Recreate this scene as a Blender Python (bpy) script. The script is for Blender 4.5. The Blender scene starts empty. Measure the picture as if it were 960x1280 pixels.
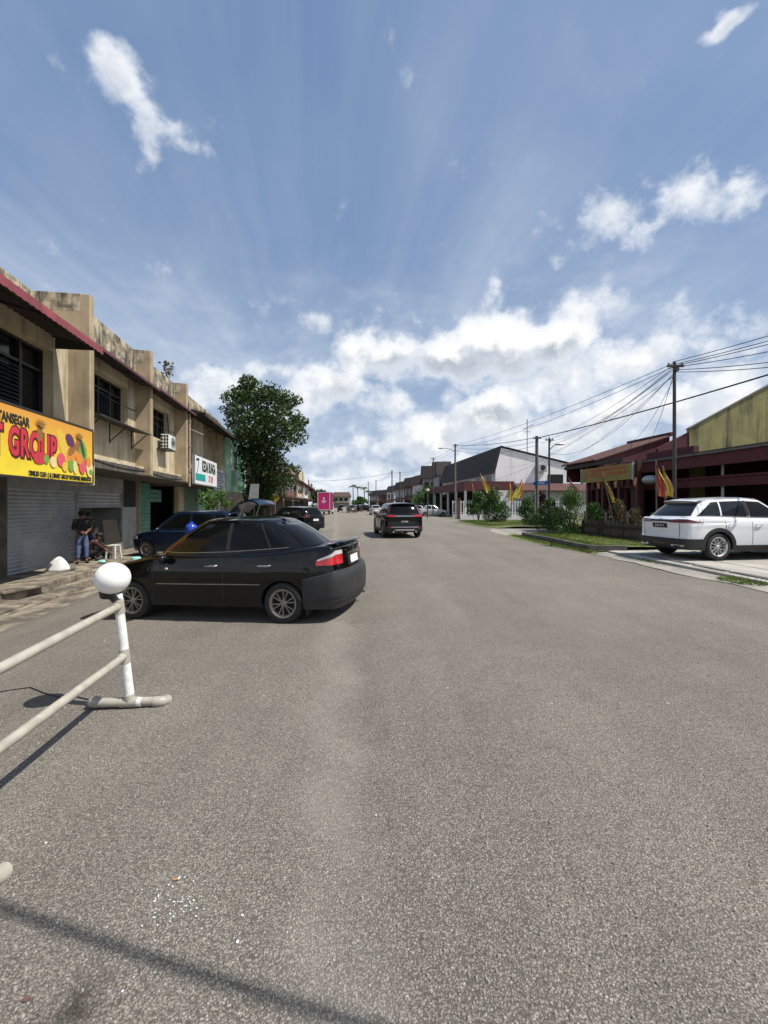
import bpy, bmesh, math, random
import numpy as np
from mathutils import Vector, Matrix, Euler
random.seed(11)
RNG = np.random.default_rng(5)
sc = bpy.context.scene
col = sc.collection
PI = math.pi
R_ = math.radians
EYE = 1.6
F = 520.0          # focal length in pixels of the 960 px wide photograph
HY = 631.0         # horizon row

def PX(px, py, Y):                     # a picture point at a chosen true distance
    return Vector(((px-480)/F*Y, Y, EYE+(HY-py)/F*Y))

# ---------------------------------------------------------------- frames
# left row: u along the street, D metres to the left of the camera's line
def FL(u, D, z):
    return Vector((-.1557*u-.9878*D, .9878*u-.1557*D, z))
def uL(px, D):
    a = (px-480)/F
    t = D/(-(a*.9878+.1557))
    return -.1557*a*t+.9878*t
def zL(px, py, D):
    a = (px-480)/F
    t = D/(-(a*.9878+.1557))
    return EYE+(HY-py)/F*t
# right row: R metres right of the camera's line, v along
AR = math.atan(-55/F)
cR, sR = math.cos(AR), math.sin(AR)
def FR(v, Rr, z):
    return Vector((sR*v+cR*Rr, cR*v-sR*Rr, z))

_prof = [(-1.2, 0), (.5, -.09), (2.9, -.17), (4.0, -.27), (4.8, -.4), (5.4, -.58), (6.2, -.62)]
def zg(x, y):
    D = -(x*.9878+y*.1557)
    if D <= _prof[0][0]: return 0.0
    for (a, za), (b, zb) in zip(_prof, _prof[1:]):
        if D <= b: return za+(zb-za)*(D-a)/(b-a)
    return _prof[-1][1]

# ---------------------------------------------------------------- mesh builder
WM = {}
class MB:
    def __init__(s): s.v = []; s.f = []; s.mi = []; s.cur = 0
    def add(s, vs, fs, M=None):
        o = len(s.v)
        for q in vs:
            q = Vector(q)
            s.v.append(M @ q if M is not None else q)
        for f in fs:
            s.f.append([i+o for i in f]); s.mi.append(s.cur)
        return s
    def box(s, c, size, rot=None, M=None):
        x, y, z = (k/2 for k in size)
        vs = [Vector((a*x, b*y, d*z)) for d in (-1, 1) for b in (-1, 1) for a in (-1, 1)]
        if rot is not None: vs = [Euler(rot).to_matrix() @ q for q in vs]
        vs = [q+Vector(c) for q in vs]
        return s.add(vs, [(0,2,3,1),(4,5,7,6),(0,1,5,4),(2,6,7,3),(0,4,6,2),(1,3,7,5)], M)
    def hexa(s, lo, hi):               # lo, hi: four points each, same order
        n = len(lo)
        fs = [tuple(range(n))[::-1], tuple(range(n, 2*n))]
        for i in range(n):
            j = (i+1) % n
            fs.append((i, j, n+j, n+i))
        return s.add(list(lo)+list(hi), fs)
    def tube(s, path, r, n=8, cap=True):
        P = [Vector(p) for p in path]; m = len(P)
        rs = r if isinstance(r, (list, tuple)) else [r]*m
        vs = []; up = None
        for i in range(m):
            d = (P[min(i+1, m-1)]-P[max(i-1, 0)]).normalized()
            if up is None:
                up = Vector((0,0,1)) if abs(d.z) < .9 else Vector((1,0,0))
            a = d.cross(up).normalized(); b = a.cross(d).normalized(); up = b
            for k in range(n):
                t = 2*PI*k/n
                vs.append(P[i]+(a*math.cos(t)+b*math.sin(t))*rs[i])
        fs = []
        for i in range(m-1):
            for k in range(n):
                l = (k+1) % n
                fs.append((i*n+k, i*n+l, (i+1)*n+l, (i+1)*n+k))
        if cap:
            fs.append(tuple(range(n))[::-1]); fs.append(tuple((m-1)*n+k for k in range(n)))
        return s.add(vs, fs)
    def lathe(s, prof, c=(0,0,0), axis='z', n=24, M=None):   # prof: (r, h)
        vs = []
        for r, h in prof:
            for k in range(n):
                t = 2*PI*k/n; a, b = r*math.cos(t), r*math.sin(t)
                p = {'z': (a, b, h), 'x': (h, a, b), 'y': (b, h, a)}[axis]
                vs.append(Vector(p)+Vector(c))
        fs = []
        for i in range(len(prof)-1):
            for k in range(n):
                l = (k+1) % n
                fs.append((i*n+k, i*n+l, (i+1)*n+l, (i+1)*n+k))
        return s.add(vs, fs, M)
    def ell(s, c, r, nu=16, nv=10, rot=None):
        if not isinstance(r, (tuple, list)): r = (r, r, r)
        vs = []
        for i in range(nv+1):
            th = PI*i/nv
            for k in range(nu):
                ph = 2*PI*k/nu
                vs.append(Vector((r[0]*math.sin(th)*math.cos(ph), r[1]*math.sin(th)*math.sin(ph), r[2]*math.cos(th))))
        if rot is not None: vs = [Euler(rot).to_matrix() @ q for q in vs]
        vs = [q+Vector(c) for q in vs]
        fs = []
        for i in range(nv):
            for k in range(nu):
                l = (k+1) % nu
                fs.append((i*nu+k, (i+1)*nu+k, (i+1)*nu+l, i*nu+l))
        return s.add(vs, fs)
    def grid(s, G, closed=False):      # G: rows of points
        n, m = len(G), len(G[0])
        vs = [p for row in G for p in row]
        fs = [(i*m+j, i*m+j+1, (i+1)*m+j+1, (i+1)*m+j) for i in range(n-1) for j in range(m-1)]
        return s.add(vs, fs)
    def slab(s, G, off):               # a grid given a thickness: off(point index) -> Vector
        n, m = len(G), len(G[0])
        vs = [p for row in G for p in row]+[p+off for row in G for p in row]
        k = n*m
        fs = []
        for i in range(n-1):
            for j in range(m-1):
                a = (i*m+j, i*m+j+1, (i+1)*m+j+1, (i+1)*m+j)
                fs.append(a); fs.append(tuple(q+k for q in a[::-1]))
        ring = [j for j in range(m)]+[i*m+m-1 for i in range(1, n)]+[(n-1)*m+j for j in range(m-2, -1, -1)]+[i*m for i in range(n-2, 0, -1)]
        for a, b in zip(ring, ring[1:]+ring[:1]): fs.append((b, a, a+k, b+k))
        return s.add(vs, fs)
    def build(s, name, mats, parent=None, smooth=False, bevel=0, local=False, ang=40, fixn=True, base=True):
        me = bpy.data.meshes.new(name)
        o = bpy.data.objects.new(name, me); col.objects.link(o)
        vs = s.v
        if parent is not None:
            o.parent = parent
            M = WM[parent]; WM[o] = M
            if not local:
                Mi = M.inverted(); vs = [Mi @ v for v in vs]
        else:
            if base and vs:
                xs = [v.x for v in vs]; ys = [v.y for v in vs]; zs = [v.z for v in vs]
                b = Vector(((min(xs)+max(xs))/2, (min(ys)+max(ys))/2, min(zs)))
            else: b = Vector((0,0,0))
            vs = [v-b for v in vs]; o.location = b
            WM[o] = Matrix.Translation(b)
        me.from_pydata([tuple(v) for v in vs], [], s.f)
        if not isinstance(mats, (list, tuple)): mats = [mats]
        for m in mats: me.materials.append(m)
        if len(mats) > 1: me.polygons.foreach_set('material_index', s.mi)
        if fixn:
            bm = bmesh.new(); bm.from_mesh(me)
            bmesh.ops.remove_doubles(bm, verts=bm.verts, dist=1e-5)
            bmesh.ops.recalc_face_normals(bm, faces=bm.faces)
            bm.to_mesh(me); bm.free()
        if smooth:
            me.polygons.foreach_set('use_smooth', [True]*len(me.polygons))
            try: me.set_sharp_from_angle(angle=R_(ang))
            except Exception: pass
        if bevel:
            b = o.modifiers.new('bevel', 'BEVEL'); b.width = bevel; b.segments = 2
            b.limit_method = 'ANGLE'; b.angle_limit = R_(40)
        me.update()
        return o

def tag(o, label=None, cat=None, group=None, kind=None):
    if label: o['label'] = label
    if cat: o['category'] = cat
    if group: o['group'] = group
    if kind: o['kind'] = kind
    return o
def thing(name, label, cat, loc=(0,0,0), rot=(0,0,0), group=None, scale=1):
    o = bpy.data.objects.new(name, None); col.objects.link(o)
    o.empty_display_size = .2
    o.location = loc; o.rotation_euler = rot; o.scale = (scale,)*3
    WM[o] = Matrix.LocRotScale(Vector(loc), Euler(rot), Vector((scale,)*3))
    return tag(o, label, cat, group)
def copy_tree(o, parent=None):
    c = o.copy(); col.objects.link(c)
    if parent is not None: c.parent = parent
    for ch in list(o.children): copy_tree(ch, c)
    return c
def structure(o): o['kind'] = 'structure'; return o
def part_label(o, l): o['label'] = l; return o

def text_geo(body, size=1.0, offset=0.0, extrude=0.004, sx=1.0, align='CENTER', spacing=1.0):
    cu = bpy.data.curves.new('t', 'FONT'); cu.body = body; cu.size = size
    cu.align_x = align; cu.align_y = 'CENTER'; cu.offset = offset; cu.extrude = extrude
    cu.space_character = spacing; cu.resolution_u = 3
    o = bpy.data.objects.new('t', cu); col.objects.link(o)
    dg = bpy.context.evaluated_depsgraph_get(); dg.update()
    me = bpy.data.meshes.new_from_object(o.evaluated_get(dg))
    vs = [Vector((v.co.x*sx, v.co.y, v.co.z)) for v in me.vertices]
    fs = [tuple(p.vertices) for p in me.polygons]
    bpy.data.objects.remove(o); bpy.data.curves.remove(cu); bpy.data.meshes.remove(me)
    return vs, fs
def plane_M(origin, xdir, zdir):       # text x -> xdir, text y -> zdir
    x = Vector(xdir).normalized(); y = Vector(zdir).normalized(); n = x.cross(y)
    M = Matrix((x, y, n)).transposed().to_4x4(); M.translation = Vector(origin)
    return M

# ---------------------------------------------------------------- materials
def nt(name):
    m = bpy.data.materials.new(name); m.use_nodes = True
    t = m.node_tree; t.nodes.clear()
    return m, t
def N(t, kind, **kw):
    n = t.nodes.new(kind)
    for k, v in kw.items():
        if k.startswith('i_'):
            key = k[2:]; key = int(key) if key.isdigit() else key.replace('_', ' ')
            n.inputs[key].default_value = v
        else: setattr(n, k, v)
    return n
def L(t, a, b): t.links.new(a, b)
def mixc(t, fac, a, b, mode='MIX'):
    n = t.nodes.new('ShaderNodeMix'); n.data_type = 'RGBA'; n.blend_type = mode
    for val, i in ((fac, 0), (a, 6), (b, 7)):
        if hasattr(val, 'is_linked') or isinstance(val, bpy.types.NodeSocket): t.links.new(val, n.inputs[i])
        elif isinstance(val, (int, float)): n.inputs[i].default_value = val if i == 0 else (val, val, val, 1)
        else: n.inputs[i].default_value = (*val[:3], 1)
    return n.outputs[2]
def mapr(t, v, a, b, c=0., d=1., smooth=False):
    n = t.nodes.new('ShaderNodeMapRange'); n.clamp = True
    if smooth: n.interpolation_type = 'SMOOTHSTEP'
    t.links.new(v, n.inputs[0])
    for i, q in zip((1, 2, 3, 4), (a, b, c, d)): n.inputs[i].default_value = q
    return n.outputs[0]
def mth(t, op, a, b=None, clamp=False):
    n = t.nodes.new('ShaderNodeMath'); n.operation = op; n.use_clamp = clamp
    for i, q in enumerate((a, b)):
        if q is None: continue
        if isinstance(q, bpy.types.NodeSocket): t.links.new(q, n.inputs[i])
        else: n.inputs[i].default_value = q
    return n.outputs[0]
def noise_(t, vec, scale, detail=4, rough=.55, stretch=None):
    if stretch is not None:
        mp = N(t, 'ShaderNodeMapping'); mp.inputs['Scale'].default_value = stretch
        L(t, vec, mp.inputs[0]); vec = mp.outputs[0]
    n = N(t, 'ShaderNodeTexNoise'); n.inputs['Scale'].default_value = scale
    n.inputs['Detail'].default_value = detail; n.inputs['Roughness'].default_value = rough
    L(t, vec, n.inputs['Vector'])
    return n.outputs[0]
def pbr(name, c1, c2=None, scale=3., rough=.7, metal=0., coat=0., bump=0., bscale=60., streak=None, streakc=(.03,.028,.022), streakamt=.6, spec=None, rvar=0., detail=5, lo=.35, hi=.65, slo=.52):
    m, t = nt(name)
    out = N(t, 'ShaderNodeOutputMaterial'); p = N(t, 'ShaderNodeBsdfPrincipled')
    L(t, p.outputs[0], out.inputs[0])
    p.inputs['Metallic'].default_value = metal; p.inputs['Roughness'].default_value = rough
    p.inputs['Coat Weight'].default_value = coat; p.inputs['Coat Roughness'].default_value = .04
    if spec is not None: p.inputs['Specular IOR Level'].default_value = spec
    tc = N(t, 'ShaderNodeTexCoord'); v = tc.outputs['Object']
    if c2 is None: c2 = tuple(k*.8 for k in c1)
    n1 = noise_(t, v, scale, detail, .6)
    c = mixc(t, mapr(t, n1, lo, hi), c1, c2)
    if streak:
        s1 = noise_(t, v, 1., 5, .65, stretch=(streak, streak, streak*.12))
        c = mixc(t, mapr(t, s1, slo, slo+.2, 0, streakamt), c, streakc)
    L(t, c, p.inputs['Base Color'])
    if rvar:
        L(t, mapr(t, noise_(t, v, scale*2.3, 4), .3, .7, rough-rvar, rough+rvar), p.inputs['Roughness'])
    if bump:
        b = N(t, 'ShaderNodeBump'); b.inputs['Strength'].default_value = bump; b.inputs['Distance'].default_value = .01
        L(t, noise_(t, v, bscale, 4, .6), b.inputs['Height']); L(t, b.outputs[0], p.inputs['Normal'])
    return m

M = {}
def leafmat(name, dark, mid, light, transl=.3):
    m, t = nt(name)
    out = N(t, 'ShaderNodeOutputMaterial'); p = N(t, 'ShaderNodeBsdfPrincipled')
    g = N(t, 'ShaderNodeNewGeometry'); cr = N(t, 'ShaderNodeValToRGB')
    e = cr.color_ramp; e.elements[0].color = (*dark, 1); e.elements[1].color = (*light, 1)
    k = e.elements.new(.55); k.color = (*mid, 1)
    L(t, g.outputs['Random Per Island'], cr.inputs[0]); L(t, cr.outputs[0], p.inputs['Base Color'])
    p.inputs['Roughness'].default_value = .42; p.inputs['Specular IOR Level'].default_value = .4
    tr = N(t, 'ShaderNodeBsdfTranslucent'); L(t, cr.outputs[0], tr.inputs[0])
    mx = N(t, 'ShaderNodeMixShader'); mx.inputs[0].default_value = transl
    L(t, p.outputs[0], mx.inputs[1]); L(t, tr.outputs[0], mx.inputs[2]); L(t, mx.outputs[0], out.inputs[0])
    return m

def make_materials():
    M['plaster'] = pbr('plaster', (.60,.52,.36), (.44,.37,.25), 1.3, .85, bump=.25, bscale=25, streak=3.2, streakc=(.10,.085,.06), streakamt=.6, slo=.49)
    M['plaster_stain'] = pbr('plaster_stain', (.48,.41,.29), (.11,.095,.07), 2.4, .9, bump=.3, bscale=20, streak=5.5, streakc=(.024,.021,.017), streakamt=.95, lo=.40, hi=.58, slo=.47)
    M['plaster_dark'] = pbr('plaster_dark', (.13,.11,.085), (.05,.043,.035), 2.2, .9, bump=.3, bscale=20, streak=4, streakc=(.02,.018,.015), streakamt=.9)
    M['pillar'] = pbr('pillar', (.41,.33,.215), (.29,.225,.145), 1.5, .85, bump=.2, bscale=25, streak=2.5, streakc=(.15,.12,.08), streakamt=.5)
    M['cream'] = pbr('cream', (.60,.52,.36), (.46,.39,.265), 1.6, .8, bump=.15, bscale=25, streak=3.4, streakc=(.14,.115,.08), streakamt=.6, slo=.49)
    M['greywall'] = pbr('greywall', (.33,.33,.315), (.23,.23,.22), 1.8, .85, bump=.15, bscale=25, streak=2, streakc=(.08,.08,.08), streakamt=.4)
    M['shutter'] = pbr('shutter', (.47,.48,.485), (.36,.37,.375), 1.2, .5, metal=.25, streak=3, streakc=(.1,.1,.1), streakamt=.35)
    M['sheet_rust'] = pbr('sheet_rust', (.085,.06,.05), (.05,.038,.034), 2.5, .7)
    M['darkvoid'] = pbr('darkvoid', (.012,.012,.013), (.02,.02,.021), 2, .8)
    M['winglass'] = pbr('winglass', (.007,.008,.009), (.012,.013,.014), 2, .12, spec=.25)
    M['winframe'] = pbr('winframe', (.022,.02,.018), (.015,.014,.013), 4, .5)
    M['louvre'] = pbr('louvre', (.045,.055,.065), (.03,.037,.045), 3, .35)
    M['awning_red'] = pbr('awning_red', (.27,.055,.065), (.17,.035,.045), 2, .6, streak=4, streakc=(.06,.03,.03), streakamt=.6)
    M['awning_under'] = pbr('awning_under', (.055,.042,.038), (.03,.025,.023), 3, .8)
    M['awning_maroon'] = pbr('awning_maroon', (.12,.035,.042), (.07,.025,.028), 2, .65, streak=4, streakc=(.03,.02,.02), streakamt=.6)
    M['blacksteel'] = pbr('blacksteel', (.02,.02,.02), (.035,.03,.028), 4, .55)
    M['pipe'] = pbr('pipe', (.36,.27,.19), (.28,.2,.14), 5, .6)
    M['concrete'] = pbr('concrete', (.33,.30,.26), (.2,.185,.16), 1.6, .92, bump=.5, bscale=40, detail=8)
    M['concrete_step'] = pbr('concrete_step', (.30,.255,.19), (.095,.08,.06), 2.3, .92, bump=.6, bscale=30, detail=8, lo=.38, hi=.6)
    M['slab'] = pbr('slab', (.42,.395,.35), (.28,.265,.235), 1.1, .9, bump=.3, bscale=40, detail=8)
    M['kerbstone'] = pbr('kerbstone', (.085,.08,.07), (.16,.15,.13), 2.5, .92, bump=.5, bscale=30, detail=8)
    M['green_tile'] = pbr('green_tile', (.10,.30,.22), (.06,.2,.15), 5, .35)
    M['green_metal'] = pbr('green_metal', (.17,.27,.2), (.12,.2,.15), 3, .6)
    M['mint'] = pbr('mint', (.46,.74,.55), (.38,.63,.46), 1.5, .75, streak=2, streakc=(.2,.33,.24), streakamt=.4)
    M['sign_yellow'] = sign_grad()
    M['sign_red'] = pbr('sign_red', (.55,.03,.05), (.48,.025,.04), 5, .5)
    M['sign_darkred'] = pbr('sign_darkred', (.09,.008,.008), (.07,.006,.006), 5, .5)
    M['sign_black'] = pbr('sign_black', (.012,.01,.01), (.015,.012,.01), 5, .5)
    M['sign_white'] = pbr('sign_white', (.72,.74,.74), (.62,.64,.65), 2, .5)
    M['teal'] = pbr('teal', (.02,.33,.28), (.025,.26,.24), 4, .5)
    M['sign_grey'] = pbr('sign_grey', (.2,.21,.25), (.09,.1,.13), 3, .4, lo=.4, hi=.6)
    for k, c in dict(fr_orange=(.72,.26,.04), fr_yellow=(.75,.5,.06), fr_red=(.55,.04,.05), fr_pink=(.7,.1,.14), fr_green=(.18,.36,.05), fr_dark=(.05,.06,.02), fr_brown=(.28,.13,.03), fr_cream=(.8,.62,.3), fr_purple=(.1,.03,.09)).items():
        M[k] = pbr(k, c, tuple(q*.8 for q in c), 20, .5)
    M['leaf'] = leafmat('leaf', (.012,.027,.007), (.029,.058,.013), (.10,.145,.036))
    M['leaf_hedge'] = leafmat('leaf_hedge', (.018,.048,.010), (.042,.098,.018), (.10,.19,.04))
    M['leaf_light'] = leafmat('leaf_light', (.03,.07,.012), (.06,.13,.02), (.16,.26,.05))
    M['leaf_red'] = leafmat('leaf_red', (.018,.012,.01), (.035,.015,.016), (.06,.028,.022), .15)
    M['leaf_dry'] = leafmat('leaf_dry', (.05,.045,.02), (.11,.09,.04), (.2,.17,.08))
    M['grass'] = leafmat('grass_blades', (.06,.105,.016), (.125,.19,.028), (.24,.29,.06), .35)
    M['bark'] = pbr('bark', (.07,.055,.042), (.035,.028,.022), 6, .9, bump=.7, bscale=18)
    M['turf'] = pbr('turf', (.085,.125,.026), (.17,.165,.06), 2.2, .95, bump=.6, bscale=60, detail=8)
    M['soil'] = pbr('soil', (.12,.11,.07), (.08,.09,.045), .05, .95)
    M['pvc'] = pbr('pvc', (.40,.37,.31), (.30,.275,.23), 9, .5, rvar=.12, lo=.4, hi=.66)
    M['pvc_white'] = pbr('pvc_white', (.76,.76,.74), (.5,.49,.46), 14, .5, lo=.45, hi=.72)
    M['ball'] = pbr('ball', (.82,.82,.80), (.74,.74,.72), 9, .45, rvar=.1)
    M['tape'] = pbr('tape', (.012,.012,.012), (.02,.02,.02), 9, .4)
    M['wire'] = pbr('wire', (.012,.012,.013), (.02,.02,.02), 3, .6)
    M['pole_steel'] = pbr('pole_steel', (.075,.06,.05), (.05,.042,.036), 3, .7)
    M['pole_conc'] = pbr('pole_conc', (.16,.155,.14), (.11,.105,.1), 2, .85)
    M['galv'] = pbr('galv', (.42,.43,.44), (.33,.34,.35), 5, .45, metal=.4)
    M['white_paint'] = pbr('white_paint', (.72,.71,.70), (.62,.61,.61), 1.2, .7, streak=2, streakc=(.4,.39,.38), streakamt=.4)
    M['white_house'] = pbr('white_house', (.82,.79,.80), (.75,.72,.73), .5, .8, streak=1.2, streakc=(.42,.4,.41), streakamt=.45)
    M['roof_dark'] = tile_mat('roof_dark', (.035,.027,.024), (.022,.018,.017))
    M['roof_red'] = tile_mat('roof_red', (.10,.034,.028), (.055,.024,.021))
    M['roof_brown'] = tile_mat('roof_brown', (.1,.055,.04), (.06,.036,.03))
    M['maroon'] = pbr('maroon', (.105,.016,.022), (.07,.012,.016), 1.5, .7, streak=2.5, streakc=(.03,.01,.012), streakamt=.5)
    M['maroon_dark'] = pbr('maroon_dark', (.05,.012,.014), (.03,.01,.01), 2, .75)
    M['red_wood'] = pbr('red_wood', (.085,.02,.014), (.04,.012,.01), 4, .6)
    M['mustard'] = pbr('mustard', (.36,.325,.125), (.22,.205,.09), 1.1, .85, bump=.2, bscale=18, streak=1.5, streakc=(.022,.02,.014), streakamt=1., lo=.3, hi=.66, slo=.49)
    M['zinc'] = pbr('zinc', (.26,.25,.24), (.13,.11,.1), 2.5, .5, metal=.2)
    M['blue_sign'] = pbr('blue_sign', (.02,.10,.36), (.02,.085,.3), 5, .45)
    M['banner'] = pbr('banner', (.30,.235,.035), (.22,.175,.035), 3, .6)
    M['flag_yellow'] = pbr('flag_yellow', (.64,.49,.08), (.55,.40,.07), 4, .7)
    M['flag_red'] = pbr('flag_red', (.45,.10,.05), (.36,.07,.04), 4, .7)
    M['flag_pink'] = pbr('flag_pink', (.6,.33,.22), (.5,.25,.18), 4, .7)
    M['tyre'] = pbr('tyre', (.016,.016,.016), (.026,.025,.024), 8, .8, bump=.15, bscale=90)
    M['rim_grey'] = pbr('rim_grey', (.34,.31,.27), (.24,.22,.19), 8, .42, metal=.6)
    M['rim_silver'] = pbr('rim_silver', (.62,.62,.63), (.52,.52,.53), 8, .4, metal=.35)
    M['black_paint'] = pbr('black_paint', (.003,.003,.0035), (.0045,.0045,.005), 2, .09, spec=.42, rvar=.04)
    M['black_paint_far'] = pbr('black_paint_far', (.004,.0045,.005), (.006,.0065,.007), 2, .14, spec=.4, rvar=.04)
    M['white_car'] = pbr('white_car', (.83,.84,.85), (.80,.81,.82), 2, .22, coat=1.)
    M['blue_paint'] = pbr('blue_paint', (.006,.015,.036), (.008,.019,.042), 2, .18, spec=.4)
    M['silver_paint'] = pbr('silver_paint', (.5,.51,.52), (.42,.43,.44), 2, .28, metal=.4, coat=.6)
    M['grey_paint'] = pbr('grey_paint', (.06,.065,.07), (.05,.055,.06), 2, .28, coat=.6)
    M['cladding'] = pbr('cladding', (.022,.022,.023), (.03,.03,.031), 5, .55)
    M['bumper'] = pbr('bumper', (.020,.0205,.022), (.030,.0305,.032), 2.5, .5, rvar=.06)
    M['carglass'] = pbr('carglass', (.005,.0055,.006), (.007,.0075,.008), 1.5, .09, spec=.16)
    M['carglass_grey'] = pbr('carglass_grey', (.016,.019,.023), (.02,.023,.027), 1.5, .05, spec=.3)
    M['chrome'] = pbr('chrome', (.7,.7,.71), (.6,.6,.61), 4, .15, metal=1.)
    M['tail_red'] = pbr('tail_red', (.50,.012,.022), (.40,.01,.016), 6, .12, coat=.8)
    M['tail_dark'] = pbr('tail_dark', (.11,.006,.010), (.07,.004,.007), 6, .12, coat=.8)
    M['tail_clear'] = pbr('tail_clear', (.55,.50,.51), (.4,.36,.37), 9, .12, coat=.8)
    M['lamp_amber'] = pbr('lamp_amber', (.6,.5,.35), (.5,.4,.25), 9, .2, coat=.8)
    M['plate_white'] = pbr('plate_white', (.75,.75,.74), (.65,.65,.64), 9, .5)
    M['plate_black'] = pbr('plate_black', (.01,.01,.011), (.014,.014,.014), 9, .4)
    M['skin'] = pbr('skin', (.20,.095,.06), (.15,.07,.045), 6, .55)
    M['cloth_black'] = pbr('cloth_black', (.014,.014,.016), (.022,.022,.024), 9, .9)
    M['cloth_olive'] = pbr('cloth_olive', (.06,.07,.035), (.022,.028,.018), 9, .9)
    M['cloth_maroon'] = pbr('cloth_maroon', (.05,.012,.014), (.03,.01,.012), 9, .9)
    M['denim'] = pbr('denim', (.055,.085,.17), (.14,.18,.27), 9, .9, lo=.45, hi=.75)
    M['denim_dark'] = pbr('denim_dark', (.02,.04,.10), (.03,.06,.13), 7, .9)
    M['hair'] = pbr('hair', (.01,.009,.008), (.014,.012,.01), 9, .7)
    M['plastic_white'] = pbr('plastic_white', (.75,.75,.72), (.6,.6,.57), 5, .45)
    M['plastic_cream'] = pbr('plastic_cream', (.55,.5,.4), (.45,.4,.32), 5, .5)
    M['plastic_blue'] = pbr('plastic_blue', (.02,.06,.42), (.018,.05,.36), 5, .25)
    M['plastic_teal'] = pbr('plastic_teal', (.28,.55,.48), (.24,.48,.42), 5, .35)
    M['gas_green'] = pbr('gas_green', (.03,.055,.04), (.022,.042,.03), 5, .5)
    M['plywood'] = pbr('plywood', (.20,.165,.12), (.14,.115,.085), 2, .8)
    M['sack'] = pbr('sack', (.72,.71,.68), (.6,.59,.57), 6, .75, bump=.3, bscale=30)
    M['magenta'] = pbr('magenta', (.58,.025,.16), (.5,.02,.14), 3, .45)
    M['truck_side'] = pbr('truck_side', (.22,.012,.08), (.18,.01,.07), 3, .5)
    M['brick_dull'] = pbr('brick_dull', (.16,.075,.06), (.1,.05,.045), 2, .85)
    M['butt'] = pbr('butt', (.5,.2,.06), (.42,.16,.05), 40, .8)
    M['asphalt'] = asphalt_mat()

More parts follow.
